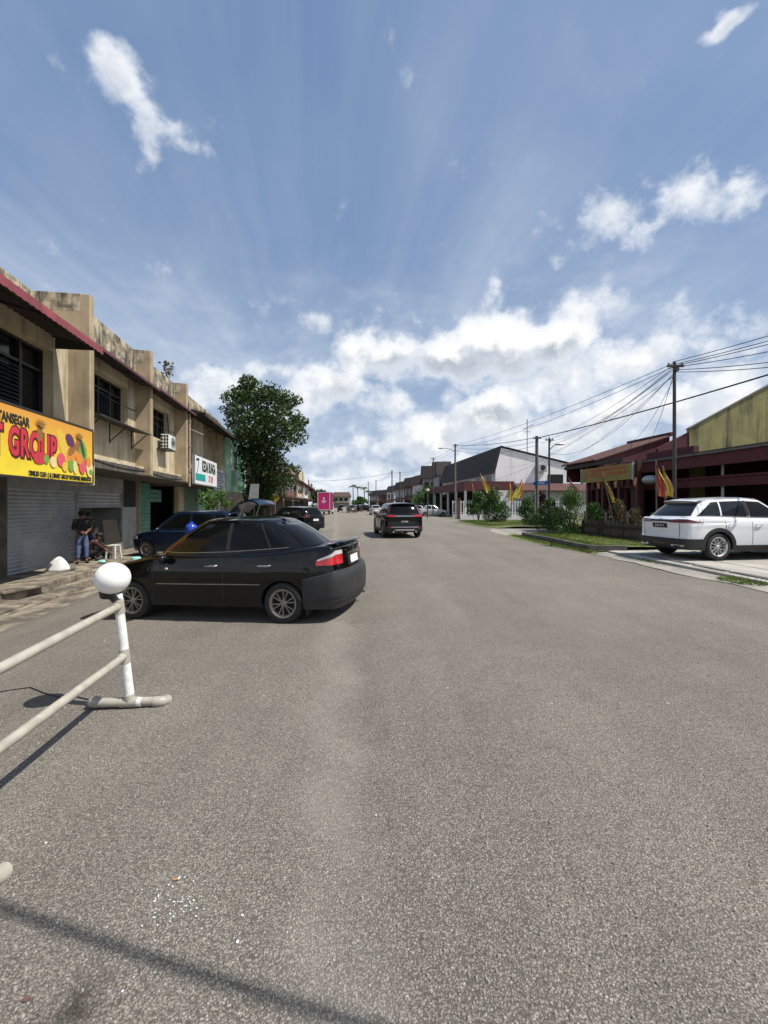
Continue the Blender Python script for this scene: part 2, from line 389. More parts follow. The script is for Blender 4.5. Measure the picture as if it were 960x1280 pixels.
def tile_mat(name, c1, c2):
    m = pbr(name, c1, c2, 1.5, .8, streak=1.5, streakc=tuple(k*.5 for k in c2), streakamt=.5)
    return m
def sign_grad():
    m, t = nt('sign_print')
    out = N(t, 'ShaderNodeOutputMaterial'); p = N(t, 'ShaderNodeBsdfPrincipled'); L(t, p.outputs[0], out.inputs[0])
    tc = N(t, 'ShaderNodeTexCoord'); sx = N(t, 'ShaderNodeSeparateXYZ'); L(t, tc.outputs['Generated'], sx.inputs[0])
    c = mixc(t, mapr(t, sx.outputs[2], .15, .95), (.78,.60,.03), (.66,.30,.035))   # the printed yellow to orange blend
    n = noise_(t, tc.outputs['Object'], 2.2, 5)
    c = mixc(t, mapr(t, n, .5, .75, 0, .35), c, (.5,.32,.06))
    L(t, c, p.inputs['Base Color']); p.inputs['Roughness'].default_value = .45
    return m
def asphalt_mat():
    m, t = nt('asphalt')
    out = N(t, 'ShaderNodeOutputMaterial'); p = N(t, 'ShaderNodeBsdfPrincipled'); L(t, p.outputs[0], out.inputs[0])
    tc = N(t, 'ShaderNodeTexCoord'); v = tc.outputs['Object']
    # warp so that the stones are not a clean cell pattern
    wn = N(t, 'ShaderNodeTexNoise'); wn.inputs['Scale'].default_value = 90; wn.inputs['Detail'].default_value = 2; L(t, v, wn.inputs['Vector'])
    wv = N(t, 'ShaderNodeVectorMath', operation='SCALE'); L(t, wn.outputs['Color'], wv.inputs[0]); wv.inputs['Scale'].default_value = .010
    av = N(t, 'ShaderNodeVectorMath', operation='ADD'); L(t, v, av.inputs[0]); L(t, wv.outputs[0], av.inputs[1]); vv = av.outputs[0]
    def vor(scale):
        n = N(t, 'ShaderNodeTexVoronoi'); n.inputs['Scale'].default_value = scale; L(t, vv, n.inputs['Vector']); return n
    v1 = vor(125); v2 = vor(260)
    s1 = N(t, 'ShaderNodeSeparateColor'); L(t, v1.outputs['Color'], s1.inputs[0])
    s2 = N(t, 'ShaderNodeSeparateColor'); L(t, v2.outputs['Color'], s2.inputs[0])
    stone = mixc(t, mapr(t, s1.outputs[0], 0, 1), (.128,.112,.093), (.36,.324,.275))
    fine = mixc(t, s2.outputs[1], (.128,.114,.096), (.32,.29,.247))
    c = mixc(t, mapr(t, s1.outputs[1], .35, .65), stone, fine)
    white = mapr(t, s1.outputs[2], .965, .975)
    c = mixc(t, mth(t, 'MULTIPLY', white, .6), c, (.5,.48,.43))
    gap = mapr(t, v1.outputs['Distance'], .30, .62)
    c = mixc(t, mth(t, 'MULTIPLY', gap, .62), c, (.032,.028,.024))
    # large scale wear
    n1 = noise_(t, v, .35, 5, .6); n2 = noise_(t, v, 2.4, 6, .65)
    n3 = noise_(t, v, .9, 5, .6, stretch=(1.2, .12, 1))
    w = mth(t, 'ADD', mth(t, 'MULTIPLY', n1, .5), mth(t, 'ADD', mth(t, 'MULTIPLY', n2, .3), mth(t, 'MULTIPLY', n3, .55)))
    wf = mapr(t, w, .42, .92, .72, 1.36)
    cc = N(t, 'ShaderNodeCombineColor'); [L(t, wf, cc.inputs[i]) for i in range(3)]
    c = mixc(t, 1., c, cc.outputs[0], 'MULTIPLY')
    # oil stains
    st = noise_(t, v, 1.15, 6, .7)
    c = mixc(t, mapr(t, st, .63, .74, 0, .5), c, (.05,.044,.036))
    # one old oil stain with its own shape
    sv = N(t, 'ShaderNodeVectorMath', operation='SUBTRACT'); L(t, av.outputs[0], sv.inputs[0]); sv.inputs[1].default_value = (-1.04, 1.405, 0)
    s3 = N(t, 'ShaderNodeVectorMath', operation='MULTIPLY'); L(t, sv.outputs[0], s3.inputs[0]); s3.inputs[1].default_value = (6.5, 6., 0)
    s4 = N(t, 'ShaderNodeVectorMath', operation='LENGTH'); L(t, s3.outputs[0], s4.inputs[0])
    blot = mapr(t, mth(t, 'ADD', s4.outputs['Value'], mth(t, 'MULTIPLY', noise_(t, v, 16, 5, .7), 1.8)), .95, 1.75, .8, 0)
    c = mixc(t, blot, c, (.03,.024,.019))
    # pale worn line along the lane where the tyres polish it
    spx = N(t, 'ShaderNodeSeparateXYZ'); L(t, v, spx.inputs[0])
    off = mth(t, 'ADD', mth(t, 'ADD', spx.outputs[0], mth(t, 'MULTIPLY', spx.outputs[1], .115)), mth(t, 'MULTIPLY', mth(t, 'SUBTRACT', noise_(t, v, .8, 4), .5), .5))
    worn = mth(t, 'MULTIPLY', mapr(t, mth(t, 'ABSOLUTE', off), .04, .34, 1, 0, True), mapr(t, noise_(t, v, 1.7, 5), .3, .65, .03, .30))
    c = mixc(t, worn, c, (.36,.335,.295))
    # lighter dusty verge further along and at the edges
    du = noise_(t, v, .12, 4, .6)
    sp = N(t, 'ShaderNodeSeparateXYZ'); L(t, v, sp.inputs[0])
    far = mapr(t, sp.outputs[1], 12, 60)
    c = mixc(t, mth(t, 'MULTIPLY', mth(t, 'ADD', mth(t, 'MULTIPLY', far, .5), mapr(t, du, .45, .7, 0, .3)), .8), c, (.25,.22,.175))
    L(t, c, p.inputs['Base Color']); p.inputs['Roughness'].default_value = .88
    p.inputs['Specular IOR Level'].default_value = .3
    h = mth(t, 'ADD', mth(t, 'MULTIPLY', mth(t, 'SUBTRACT', 1., v1.outputs['Distance']), 1.), mth(t, 'MULTIPLY', mth(t, 'SUBTRACT', 1., v2.outputs['Distance']), .4))
    h = mth(t, 'ADD', h, mth(t, 'MULTIPLY', s1.outputs[2], .5))
    b = N(t, 'ShaderNodeBump'); b.inputs['Strength'].default_value = .85; b.inputs['Distance'].default_value = .0042
    L(t, h, b.inputs['Height']); L(t, b.outputs[0], p.inputs['Normal'])
    return m
# ---------------------------------------------------------------- camera, light, sky
SUN_EL, SUN_AZ_BACK = 56.5, 14.0        # sun to the right and a little behind the camera
def setup_view():
    cam = bpy.data.cameras.new('camera'); co = bpy.data.objects.new('camera', cam); col.objects.link(co)
    co.location = (0, 0, EYE); co.rotation_euler = (PI/2, 0, 0)
    cam.sensor_fit = 'VERTICAL'; cam.sensor_height = 36; cam.sensor_width = 27
    cam.lens = 36*F/1280
    cam.shift_y = -(640-HY)/1280
    cam.clip_start = .05; cam.clip_end = 8000
    sc.camera = co
    s = Vector((math.cos(R_(SUN_EL))*math.cos(R_(SUN_AZ_BACK)), -math.cos(R_(SUN_EL))*math.sin(R_(SUN_AZ_BACK)), math.sin(R_(SUN_EL))))
    l = bpy.data.lights.new('sun', 'SUN'); l.energy = 4.9; l.angle = R_(.53); l.color = (1., .95, .87)
    lo = bpy.data.objects.new('sun', l); col.objects.link(lo)
    lo.rotation_euler = s.to_track_quat('Z', 'Y').to_euler(); lo.location = (20, -10, 40)
    vs = sc.view_settings; vs.view_transform = 'Standard'; vs.look = 'None'; vs.gamma = 1; vs.exposure = .28; vs.use_curve_mapping = False
    return s

def setup_sky(s):
    w = bpy.data.worlds.new('World'); sc.world = w; w.use_nodes = True
    t = w.node_tree; t.nodes.clear()
    out = N(t, 'ShaderNodeOutputWorld'); bg = N(t, 'ShaderNodeBackground'); L(t, bg.outputs[0], out.inputs[0])
    bg.inputs['Strength'].default_value = .1
    sky = N(t, 'ShaderNodeTexSky'); sky.sky_type = 'NISHITA'; sky.sun_disc = False
    sky.sun_elevation = R_(SUN_EL); sky.sun_rotation = math.atan2(s.x, s.y)
    sky.altitude = 0; sky.air_density = 1.0; sky.dust_density = 1.2; sky.ozone_density = 1.6
    tc = N(t, 'ShaderNodeTexCoord'); d = tc.outputs['Generated']
    sp = N(t, 'ShaderNodeSeparateXYZ'); L(t, d, sp.inputs[0]); x, y, z = sp.outputs
    az = mth(t, 'ARCTAN2', x, y); el = mth(t, 'ARCSINE', mth(t, 'MAXIMUM', mth(t, 'MINIMUM', z, 1.), -1.))
    cv = N(t, 'ShaderNodeCombineXYZ'); L(t, az, cv.inputs[0]); L(t, el, cv.inputs[1]); P = cv.outputs[0]
    # warped coordinates for ragged cloud edges
    wn = N(t, 'ShaderNodeTexNoise'); wn.inputs['Scale'].default_value = 7; wn.inputs['Detail'].default_value = 5; L(t, d, wn.inputs['Vector'])
    ws = N(t, 'ShaderNodeVectorMath', operation='SUBTRACT'); L(t, wn.outputs['Color'], ws.inputs[0]); ws.inputs[1].default_value = (.5,.5,.5)
    ws2 = N(t, 'ShaderNodeVectorMath', operation='SCALE'); L(t, ws.outputs[0], ws2.inputs[0]); ws2.inputs['Scale'].default_value = .19
    wa = N(t, 'ShaderNodeVectorMath', operation='ADD'); L(t, P, wa.inputs[0]); L(t, ws2.outputs[0], wa.inputs[1]); PW = wa.outputs[0]
    # clouds seen in the photograph: picture position, half sizes, strength
    B = [(150,95,34,40,.55),(172,130,44,50,.68),(200,170,44,40,.72),(235,190,34,20,.5),
         (480,440,66,42,1.1),(545,448,80,38,1.1),(625,428,72,52,1.2),(690,428,56,48,1.1),(590,455,140,34,1.05),
         (895,245,56,32,.75),(735,282,70,34,.66),(800,285,60,24,.55),(715,312,36,22,.5),(850,262,50,24,.5),
         (385,415,24,22,.5),(900,12,34,22,.8),(930,198,20,12,.4),(880,72,14,10,.35),
         (775,385,60,30,.6),(860,395,80,30,.55),(940,380,60,30,.5),(900,425,90,30,.6),
         (270,480,50,30,.9),(330,470,60,20,.6),(415,495,70,28,.85),(360,510,50,24,.7),(470,505,50,24,.6),
         (790,450,90,40,.75),(900,470,80,30,.6),(700,490,90,30,.65),
         (545,550,60,24,.9),(620,528,70,32,1.05),(700,525,60,26,.8),(780,515,60,34,1.),(840,510,60,30,.9),(920,505,50,26,.7),
         (470,560,90,18,.55),(400,565,70,16,.55),(420,595,120,9,.6),(560,585,90,14,.6),(700,560,120,24,.7)]
    dens = None; shade = None
    def pe(px, py):
        X, Z = (px-480)/F, (HY-py)/F
        return math.atan2(X, 1), math.asin(Z/math.sqrt(1+X*X+Z*Z))
    for px, py, wx, hy, st in B:
        a0, e0 = pe(px, py); a1, _ = pe(px+wx, py); _, e1 = pe(px, py-hy)
        sw, sh = 1.75*abs(a1-a0), 1.75*abs(e1-e0)
        sb = N(t, 'ShaderNodeVectorMath', operation='SUBTRACT'); L(t, PW, sb.inputs[0]); sb.inputs[1].default_value = (a0, e0, 0)
        ml = N(t, 'ShaderNodeVectorMath', operation='MULTIPLY'); L(t, sb.outputs[0], ml.inputs[0]); ml.inputs[1].default_value = (1/sw, 1/sh, 0)
        ln = N(t, 'ShaderNodeVectorMath', operation='LENGTH'); L(t, ml.outputs[0], ln.inputs[0])
        g = mapr(t, ln.outputs['Value'], 0, 1, st, 0, True)
        dt = N(t, 'ShaderNodeVectorMath', operation='DOT_PRODUCT'); L(t, ml.outputs[0], dt.inputs[0]); dt.inputs[1].default_value = (.25, 1., 0)
        sg = mth(t, 'MULTIPLY', g, dt.outputs['Value'])
        dens = g if dens is None else mth(t, 'MAXIMUM', dens, g)
        shade = sg if shade is None else mth(t, 'ADD', shade, sg)
    # cumulus noise
    n1 = noise_(t, d, 10, 10, .60); n2 = noise_(t, d, 26, 7, .62)
    # the same noise a step towards the sun gives the clouds their lit and grey sides
    of = N(t, 'ShaderNodeVectorMath', operation='ADD'); L(t, d, of.inputs[0]); of.inputs[1].default_value = (s.x*.03, .0, .03)
    n1s = noise_(t, of.outputs[0], 10, 10, .60)
    nn = mth(t, 'ADD', mth(t, 'MULTIPLY', n1, .75), mth(t, 'MULTIPLY', n2, .25))
    # everywhere else (behind the camera too) scattered cloud low down
    lowband = mapr(t, el, .02, .55, .42, -.05)
    behind = mapr(t, y, -.1, .25, .25, 0)
    bias = mth(t, 'MAXIMUM', dens, mth(t, 'ADD', lowband, behind))
    dd = mth(t, 'ADD', mth(t, 'MULTIPLY', bias, .74), mth(t, 'MULTIPLY', mth(t, 'SUBTRACT', nn, .5), 1.55))
    cum = mth(t, 'MULTIPLY', mapr(t, dd, .15, .52, 0, 1, True), mapr(t, el, .35, .8, 1, .86))
    lit = mth(t, 'ADD', mth(t, 'MULTIPLY', mth(t, 'SUBTRACT', n1, n1s), 4.2), mth(t, 'MULTIPLY', shade, 2.0))
    lit = mapr(t, mth(t, 'ADD', lit, mth(t, 'MULTIPLY', mth(t, 'SUBTRACT', n2, .5), .9)), -.50, .46, 0, 1)
    thick = mapr(t, dd, .3, .8, 0, 1)
    ccol = mixc(t, lit, (4.0,4.45,5.1), (8.7,8.7,8.65))
    ccol = mixc(t, thick, (6.9,7.3,7.9), ccol)
    # cirrus: straight streaks in a high flat sheet, running along the street
    zc = mth(t, 'MAXIMUM', z, .03)
    u = mth(t, 'DIVIDE', x, zc); v = mth(t, 'DIVIDE', y, zc)
    ur = mth(t, 'ADD', mth(t, 'MULTIPLY', u, .98), mth(t, 'MULTIPLY', v, .13))
    vr = mth(t, 'SUBTRACT', mth(t, 'MULTIPLY', v, .98), mth(t, 'MULTIPLY', u, .13))
    cc = N(t, 'ShaderNodeCombineXYZ'); L(t, ur, cc.inputs[0]); L(t, vr, cc.inputs[1])
    wcn = N(t, 'ShaderNodeTexNoise'); wcn.inputs['Scale'].default_value = .7; wcn.inputs['Detail'].default_value = 3; L(t, cc.outputs[0], wcn.inputs['Vector'])
    wcs = N(t, 'ShaderNodeVectorMath', operation='SCALE'); L(t, wcn.outputs['Color'], wcs.inputs[0]); wcs.inputs['Scale'].default_value = .3
    wca = N(t, 'ShaderNodeVectorMath', operation='ADD'); L(t, cc.outputs[0], wca.inputs[0]); L(t, wcs.outputs[0], wca.inputs[1])
    k1 = noise_(t, wca.outputs[0], 1., 5, .5, stretch=(2.0, .15, 1)); k2 = noise_(t, wca.outputs[0], .5, 4, .5)
    k3 = noise_(t, wca.outputs[0], 1., 6, .6, stretch=(8, .3, 1))
    ci = mth(t, 'ADD', mth(t, 'MULTIPLY', k1, .62), mth(t, 'ADD', mth(t, 'MULTIPLY', k2, .42), mth(t, 'MULTIPLY', k3, .22)))
    ci = mapr(t, ci, .50, .98, 0, .56)
    ci = mth(t, 'MULTIPLY', ci, mapr(t, noise_(t, PW, 1.9, 4, .55), .36, .62, .3, 1))
    ci = mth(t, 'ADD', ci, mapr(t, el, .0, .55, .34, .02), True)
    # a broader veil on the right-hand side
    skc = mixc(t, .66, sky.outputs[0], (1.50, 2.50, 4.45))
    c = mixc(t, ci, skc, (6.4,7.0,7.7))
    # soft sheets of thin cloud low down, thicker to the right
    v1 = noise_(t, PW, 3.2, 7, .58, stretch=(1., 2.6, 1)); v2 = noise_(t, P, 9, 6, .6, stretch=(1., 2.2, 1))
    vf = mth(t, 'MULTIPLY', mapr(t, mth(t, 'ADD', mth(t, 'MULTIPLY', v1, .7), mth(t, 'MULTIPLY', v2, .3)), .43, .70, 0, .72, True), mth(t, 'MULTIPLY', mapr(t, el, .62, .22, 0, 1, True), mapr(t, az, -.75, .35, .35, 1)))
    c = mixc(t, vf, c, mixc(t, mapr(t, v2, .35, .65), (5.4,6.0,6.9), (7.9,8.1,8.4)))
    c = mixc(t, cum, c, ccol)
    # thin haze right down at the skyline
    c = mixc(t, mapr(t, el, 0, .10, .35, 0), c, (6.0,6.8,7.6))
    L(t, c, bg.inputs['Color'])
# ---------------------------------------------------------------- vehicles
def cr_pt(P, s):
    n = len(P)
    i = min(max(int(s), 0), n-2); t = s-i
    def g(k):
        if k < 0: q = P[-k]; return (-q[0],)+tuple(q[1:])
        if k >= n: q = P[2*(n-1)-k]; return (-q[0],)+tuple(q[1:])
        return P[k]
    a, b, c, d = g(i-1), g(i), g(i+1), g(i+2)
    return tuple(.5*((2*q1)+(-q0+q2)*t+(2*q0-5*q1+4*q2-q3)*t*t+(-q0+3*q1-3*q2+q3)*t**3) for q0, q1, q2, q3 in zip(a, b, c, d))
def lerp_tab(T, y):                    # T: (y, value), any order
    T = sorted(T)
    if y <= T[0][0]: return T[0][1]
    for (a, va), (b, vb) in zip(T, T[1:]):
        if y <= b:
            k = (y-a)/(b-a); return va+(vb-va)*k
    return T[-1][1]

class Body:
    """lower body as one wall round the plan outline, cabin as a ruled shell above it"""
    def __init__(s, d):
        k = d.get('zs', 1)
        if k != 1:                     # stretch the body upwards, wheels unchanged
            f = lambda z: z+.035 if z < .3 else .335+(z-.30)*k
            d = dict(d)
            for n in ('zt', 'zb'): d[n] = [(y, f(z)) for y, z in d[n]]
            for n in ('side', 'front', 'rear'): d[n] = [(f(z), v) for z, v in d[n]]
            for n in ('gb', 'gt'): d[n] = [(x, y, f(z)) for x, y, z in d[n]]
            d['f'] = f
        s.d = d; wb, W = d['wb'], d['W']
        s.yF, s.yR = wb/2+d['fo'], -(wb/2+d['ro'])
        yF, yR = s.yF, s.yR
        cf, c_r = d.get('nose', 1.), d.get('tail', 1.)
        P = [(0,yF),(.42*W,yF-.03*cf),(.74*W,yF-.12*cf),(.905*W,yF-.34*cf),(.975*W,yF-.72),(W,.5),(W,-.5),
             (.985*W,yR+.75),(.955*W,yR+.34*c_r),(.865*W,yR+.115*c_r),(.48*W,yR+.022*c_r),(0,yR)]
        S = []; n = 900
        for i in range(n+1):
            S.append(cr_pt(P, (len(P)-1)*i/n))
        acc = [0]
        for a, b in zip(S, S[1:]): acc.append(acc[-1]+math.hypot(b[0]-a[0], b[1]-a[1]))
        s.tab = [(k/acc[-1], x, y) for k, (x, y) in zip(acc, S)]
        s.len = acc[-1]
    def plan(s, p):
        lo, hi = 0, len(s.tab)-1
        while hi-lo > 1:
            m = (lo+hi)//2
            if s.tab[m][0] <= p: lo = m
            else: hi = m
        a, b = s.tab[lo], s.tab[hi]
        k = (p-a[0])/(b[0]-a[0])
        tx, ty = b[1]-a[1], b[2]-a[2]; l = math.hypot(tx, ty)
        return a[1]+tx*k, a[2]+ty*k, -ty/l, tx/l
    def pY(s, y):
        lo, hi = 0., 1.
        for _ in range(30):
            m = (lo+hi)/2
            if s.plan(m)[1] > y: lo = m
            else: hi = m
        return lo
    def pEnd(s, x, rear=True):
        sg = -1 if x < 0 else 1; x = abs(x)
        lo, hi = (.5, 1.) if rear else (0., .5)
        for _ in range(30):
            m = (lo+hi)/2
            q = s.plan(m)[0]
            if (q > x) == rear: lo = m
            else: hi = m
        return lo if sg > 0 else (2-lo if rear else -lo)
    def inset(s, y_, z, nx, ny):
        d = s.d
        a = lerp_tab(d['side'], z); b = lerp_tab(d['rear'] if ny < 0 else d['front'], z)
        return a*nx*nx+b*ny*ny
    def Wp(s, p, z, off=0):
        mir = 1
        if p > 1: p = 2-p; mir = -1
        if p < 0: p = -p; mir = -1
        x, y, nx, ny = s.plan(min(max(p, 0), 1))
        if x < .003: nx, ny = 0, (1 if y > 0 else -1)
        i = s.inset(y, z, nx, ny)-off
        return Vector((mir*(x-nx*i), y-ny*i, z))
    def zt(s, y): return lerp_tab(s.d['zt'], y)
    def zb(s, y):
        d = s.d; z = lerp_tab(d['zb'], y)
        for yw in (d['wb']/2, -d['wb']/2):
            q = abs(y-yw)
            if q < d['Ra']: z = max(z, d['rw']+math.sqrt(max(d['Ra']**2-q*q, 0)))
        return z
    def shell(s, mb):
        d = s.d
        ps = [i/150 for i in range(151)]
        for yw in (d['wb']/2, -d['wb']/2):
            for k in range(-16, 17):
                ps.append(s.pY(yw+d['Ra']*math.sin(k/16*PI/2)))
            for e in (-1, 1): ps.append(s.pY(yw+e*(d['Ra']+.004)))
        ps = sorted(set(round(p, 5) for p in ps))
        r = d.get('fillet', .05); nr = 12
        for sx in (1, -1):
            G = []
            for p in ps:
                x, y, nx, ny = s.plan(p)
                zt, zb = s.zt(y), s.zb(y)
                row = []
                for k in range(nr+1):
                    z = zb+(zt-r-zb)*k/nr; row.append(s.Wp(p, z))
                for k in range(1, 6):
                    a = k/5*PI/2
                    row.append(s.Wp(p, zt-r+r*math.sin(a), -r*(1-math.cos(a))*min(1, x/.1)))
                G.append([Vector((sx*q.x, q.y, q.z)) for q in row])
            mb.grid(G)
        T = []
        for p in ps:
            x, y, nx, ny = s.plan(p); zt = s.zt(y)
            e = s.Wp(p, zt, -r*min(1, x/.1)); c = lerp_tab(d['crown'], y); W = d['W']
            row = []
            for j in range(-7, 8):
                q = e.x*j/7
                row.append(Vector((q, e.y, zt+c*((1-(q/W)**2)-(1-(e.x/W)**2)))))
            T.append(row)
        mb.grid(T)
    # cabin
    def G(s, q, t, off=0, sx=1):
        d = s.d
        b = Vector(cr_pt(d['gb'], q)); u = Vector(cr_pt(d['gt'], q))
        p = b.lerp(u, t)
        e = .02
        q2 = min(q+e, 8); q1 = max(q-e, 0)
        tg = Vector(cr_pt(d['gb'], q2)).lerp(Vector(cr_pt(d['gt'], q2)), t)-Vector(cr_pt(d['gb'], q1)).lerp(Vector(cr_pt(d['gt'], q1)), t)
        n = tg.cross(u-b)
        n = n.normalized() if n.length > 1e-9 else Vector((1,0,0))
        if n.dot(p-Vector((0, (s.d['gb'][0][1]+s.d['gb'][8][1])/2, p.z-.3))) < 0: n = -n
        p = p+n*(off+.022*math.sin(PI*min(max(t, 0), 1)))
        return Vector((sx*p.x, p.y, p.z))
    def cabin(s, mb):
        d = s.d; nq, ntt = 64, 8
        for sx in (1, -1):
            mb.grid([[s.G(8*i/nq, k/ntt-.06*(k == 0), 0, sx) for k in range(ntt+1)] for i in range(nq+1)])
        rows = []
        c = d['roofcrown']; Wt = max(q[0] for q in d['gt'])
        for i in range(nq+1):
            e = s.G(8*i/nq, 1)
            rr = []
            for j in range(-7, 8):
                x = e.x*j/7
                rr.append(Vector((x, e.y, e.z+c*((1-(x/Wt)**2)-(1-(e.x/Wt)**2))*1.)))
            rows.append(rr)
        mb.grid(rows)
    def qY(s, y, t):
        lo, hi = 1.2, 6.8
        for _ in range(28):
            m = (lo+hi)/2
            if s.G(m, t).y > y: lo = m
            else: hi = m
        return lo
    def side_glass(s, mb, yf, yr, t0, t1, sx, off=.005, n=10):   # yf, yr: (bottom, top)
        G = []
        for k in range(5):
            t = t0+(t1-t0)*k/4
            a = yf[0]+(yf[1]-yf[0])*k/4; b = yr[0]+(yr[1]-yr[0])*k/4
            G.append([s.G(s.qY(a+(b-a)*i/n, t), t, off, sx) for i in range(n+1)])
        mb.slab(G, Vector((-sx*.012, 0, 0)))
    def end_glass(s, mb, q0, q1, t0, t1, off=.005, n=8):
        G = []
        for k in range(6):
            t = t0+(t1-t0)*k/5
            r = [s.G(q0+(q1-q0)*i/n, t, off, 1) for i in range(n+1)]
            l = [s.G(q0+(q1-q0)*i/n, t, off, -1) for i in range(n+1)]
            G.append(l[::-1][:-1]+r if q0 == 0 else r[:-1]+l[::-1])
        mb.slab(G, Vector((0, -.01 if q0 == 0 else .01, -.004)))
    def patch(s, mb, cols, off=.006, m=6, mirror=False, depth=.02):
        G = []
        for p, a, b in cols:
            G.append([s.Wp(p, a+(b-a)*k/m, off) for k in range(m+1)])
        if mirror: G = [[Vector((-q.x, q.y, q.z)) for q in r] for r in G]
        c = s.Wp(cols[len(cols)//2][0], .5*(cols[0][1]+cols[0][2]), 0); c2 = s.Wp(cols[len(cols)//2][0], .5*(cols[0][1]+cols[0][2]), -depth)
        v = c2-c
        if mirror: v.x = -v.x
        mb.slab(G, v)
    def patchz(s, mb, cols, **k):
        f = s.d['f']
        return s.patch(mb, [(p, f(a), f(b)) for p, a, b in cols], **k)
    def Wz(s, p, z, off=0): return s.Wp(p, s.d['f'](z), off)
    def ycols(s, y0, y1, zlo, zhi, n=10):
        out = []
        for i in range(n+1):
            y = y0+(y1-y0)*i/n
            out.append((s.pY(y), zlo(y) if callable(zlo) else zlo, zhi(y) if callable(zhi) else zhi))
        return out
    def xcols(s, x0, x1, zlo, zhi, n=10, rear=True):
        out = []
        for i in range(n+1):
            x = x0+(x1-x0)*i/n
            out.append((s.pEnd(x, rear), zlo(x) if callable(zlo) else zlo, zhi(x) if callable(zhi) else zhi))
        return out
    def pcols(s, p0, p1, zlo, zhi, n=12):
        return [(p0+(p1-p0)*i/n, zlo(i/n) if callable(zlo) else zlo, zhi(i/n) if callable(zhi) else zhi) for i in range(n+1)]

def make_wheel(root, x, y, z, r, rim_r, w, spokes, rimmat, sx, steer=0, style='split'):
    tb = MB(); c = (0,0,0)
    rr = rim_r
    tb.lathe([(rr-.03, -w*.36),(rr+.004, -w*.44),(r-.035, -w*.5),(r-.012, -w*.42),(r, -w*.3),(r, w*.3),(r-.012, w*.42),(r-.035, w*.5),(rr+.004, w*.44),(rr-.03, w*.36)], axis='x', n=40)
    tb.lathe([(0.001, w*.05),(rr, w*.05)], axis='x', n=32)
    rb = MB()
    rb.lathe([(rr-.028, w*.30),(rr-.012, w*.40),(rr+.006, w*.445),(rr+.004, w*.47),(rr-.014, w*.455),(rr-.03, w*.36),(rr-.034, w*.1)], axis='x', n=40)
    rb.lathe([(.001, w*.40),(.028, w*.40),(.034, w*.36),(.05, w*.33),(.055, w*.08)], axis='x', n=20)
    for k in range(spokes):
        a0 = 2*PI*k/spokes+.3
        def sp(a, b, wi, wo):
            pi_ = Vector((0, .045*math.cos(a), .045*math.sin(a))); po = Vector((0, (rr-.022)*math.cos(b), (rr-.022)*math.sin(b)))
            dr = (po-pi_).normalized(); t = Vector((0, -dr.z, dr.y))
            lo = [pi_-t*wi+Vector((w*.18,0,0)), pi_+t*wi+Vector((w*.18,0,0)), pi_+t*wi*.7+Vector((w*.36,0,0)), pi_-t*wi*.7+Vector((w*.36,0,0))]
            hi = [po-t*wo+Vector((w*.18,0,0)), po+t*wo+Vector((w*.18,0,0)), po+t*wo*.7+Vector((w*.385,0,0)), po-t*wo*.7+Vector((w*.385,0,0))]
            rb.hexa(lo, hi)
        if style == 'split':
            sp(a0-.10, a0-.20, .010, .010); sp(a0+.10, a0+.20, .010, .010)
        elif style == 'web':
            sp(a0, a0-.3, .0115, .008); sp(a0, a0+.3, .0115, .008)
        else: sp(a0, a0, .022, .018)
    Mx = Matrix.Translation((x, y, z)) @ Euler((0,0,(0 if sx > 0 else PI)+steer)).to_matrix().to_4x4()
    tb.v = [Mx @ q for q in tb.v]; rb.v = [Mx @ q for q in rb.v]
    wh = tb.build('wheel', M['tyre'], root, smooth=True, local=True, ang=50)
    rb.build('rim', rimmat, wh, smooth=True, local=True, ang=35)
    return wh

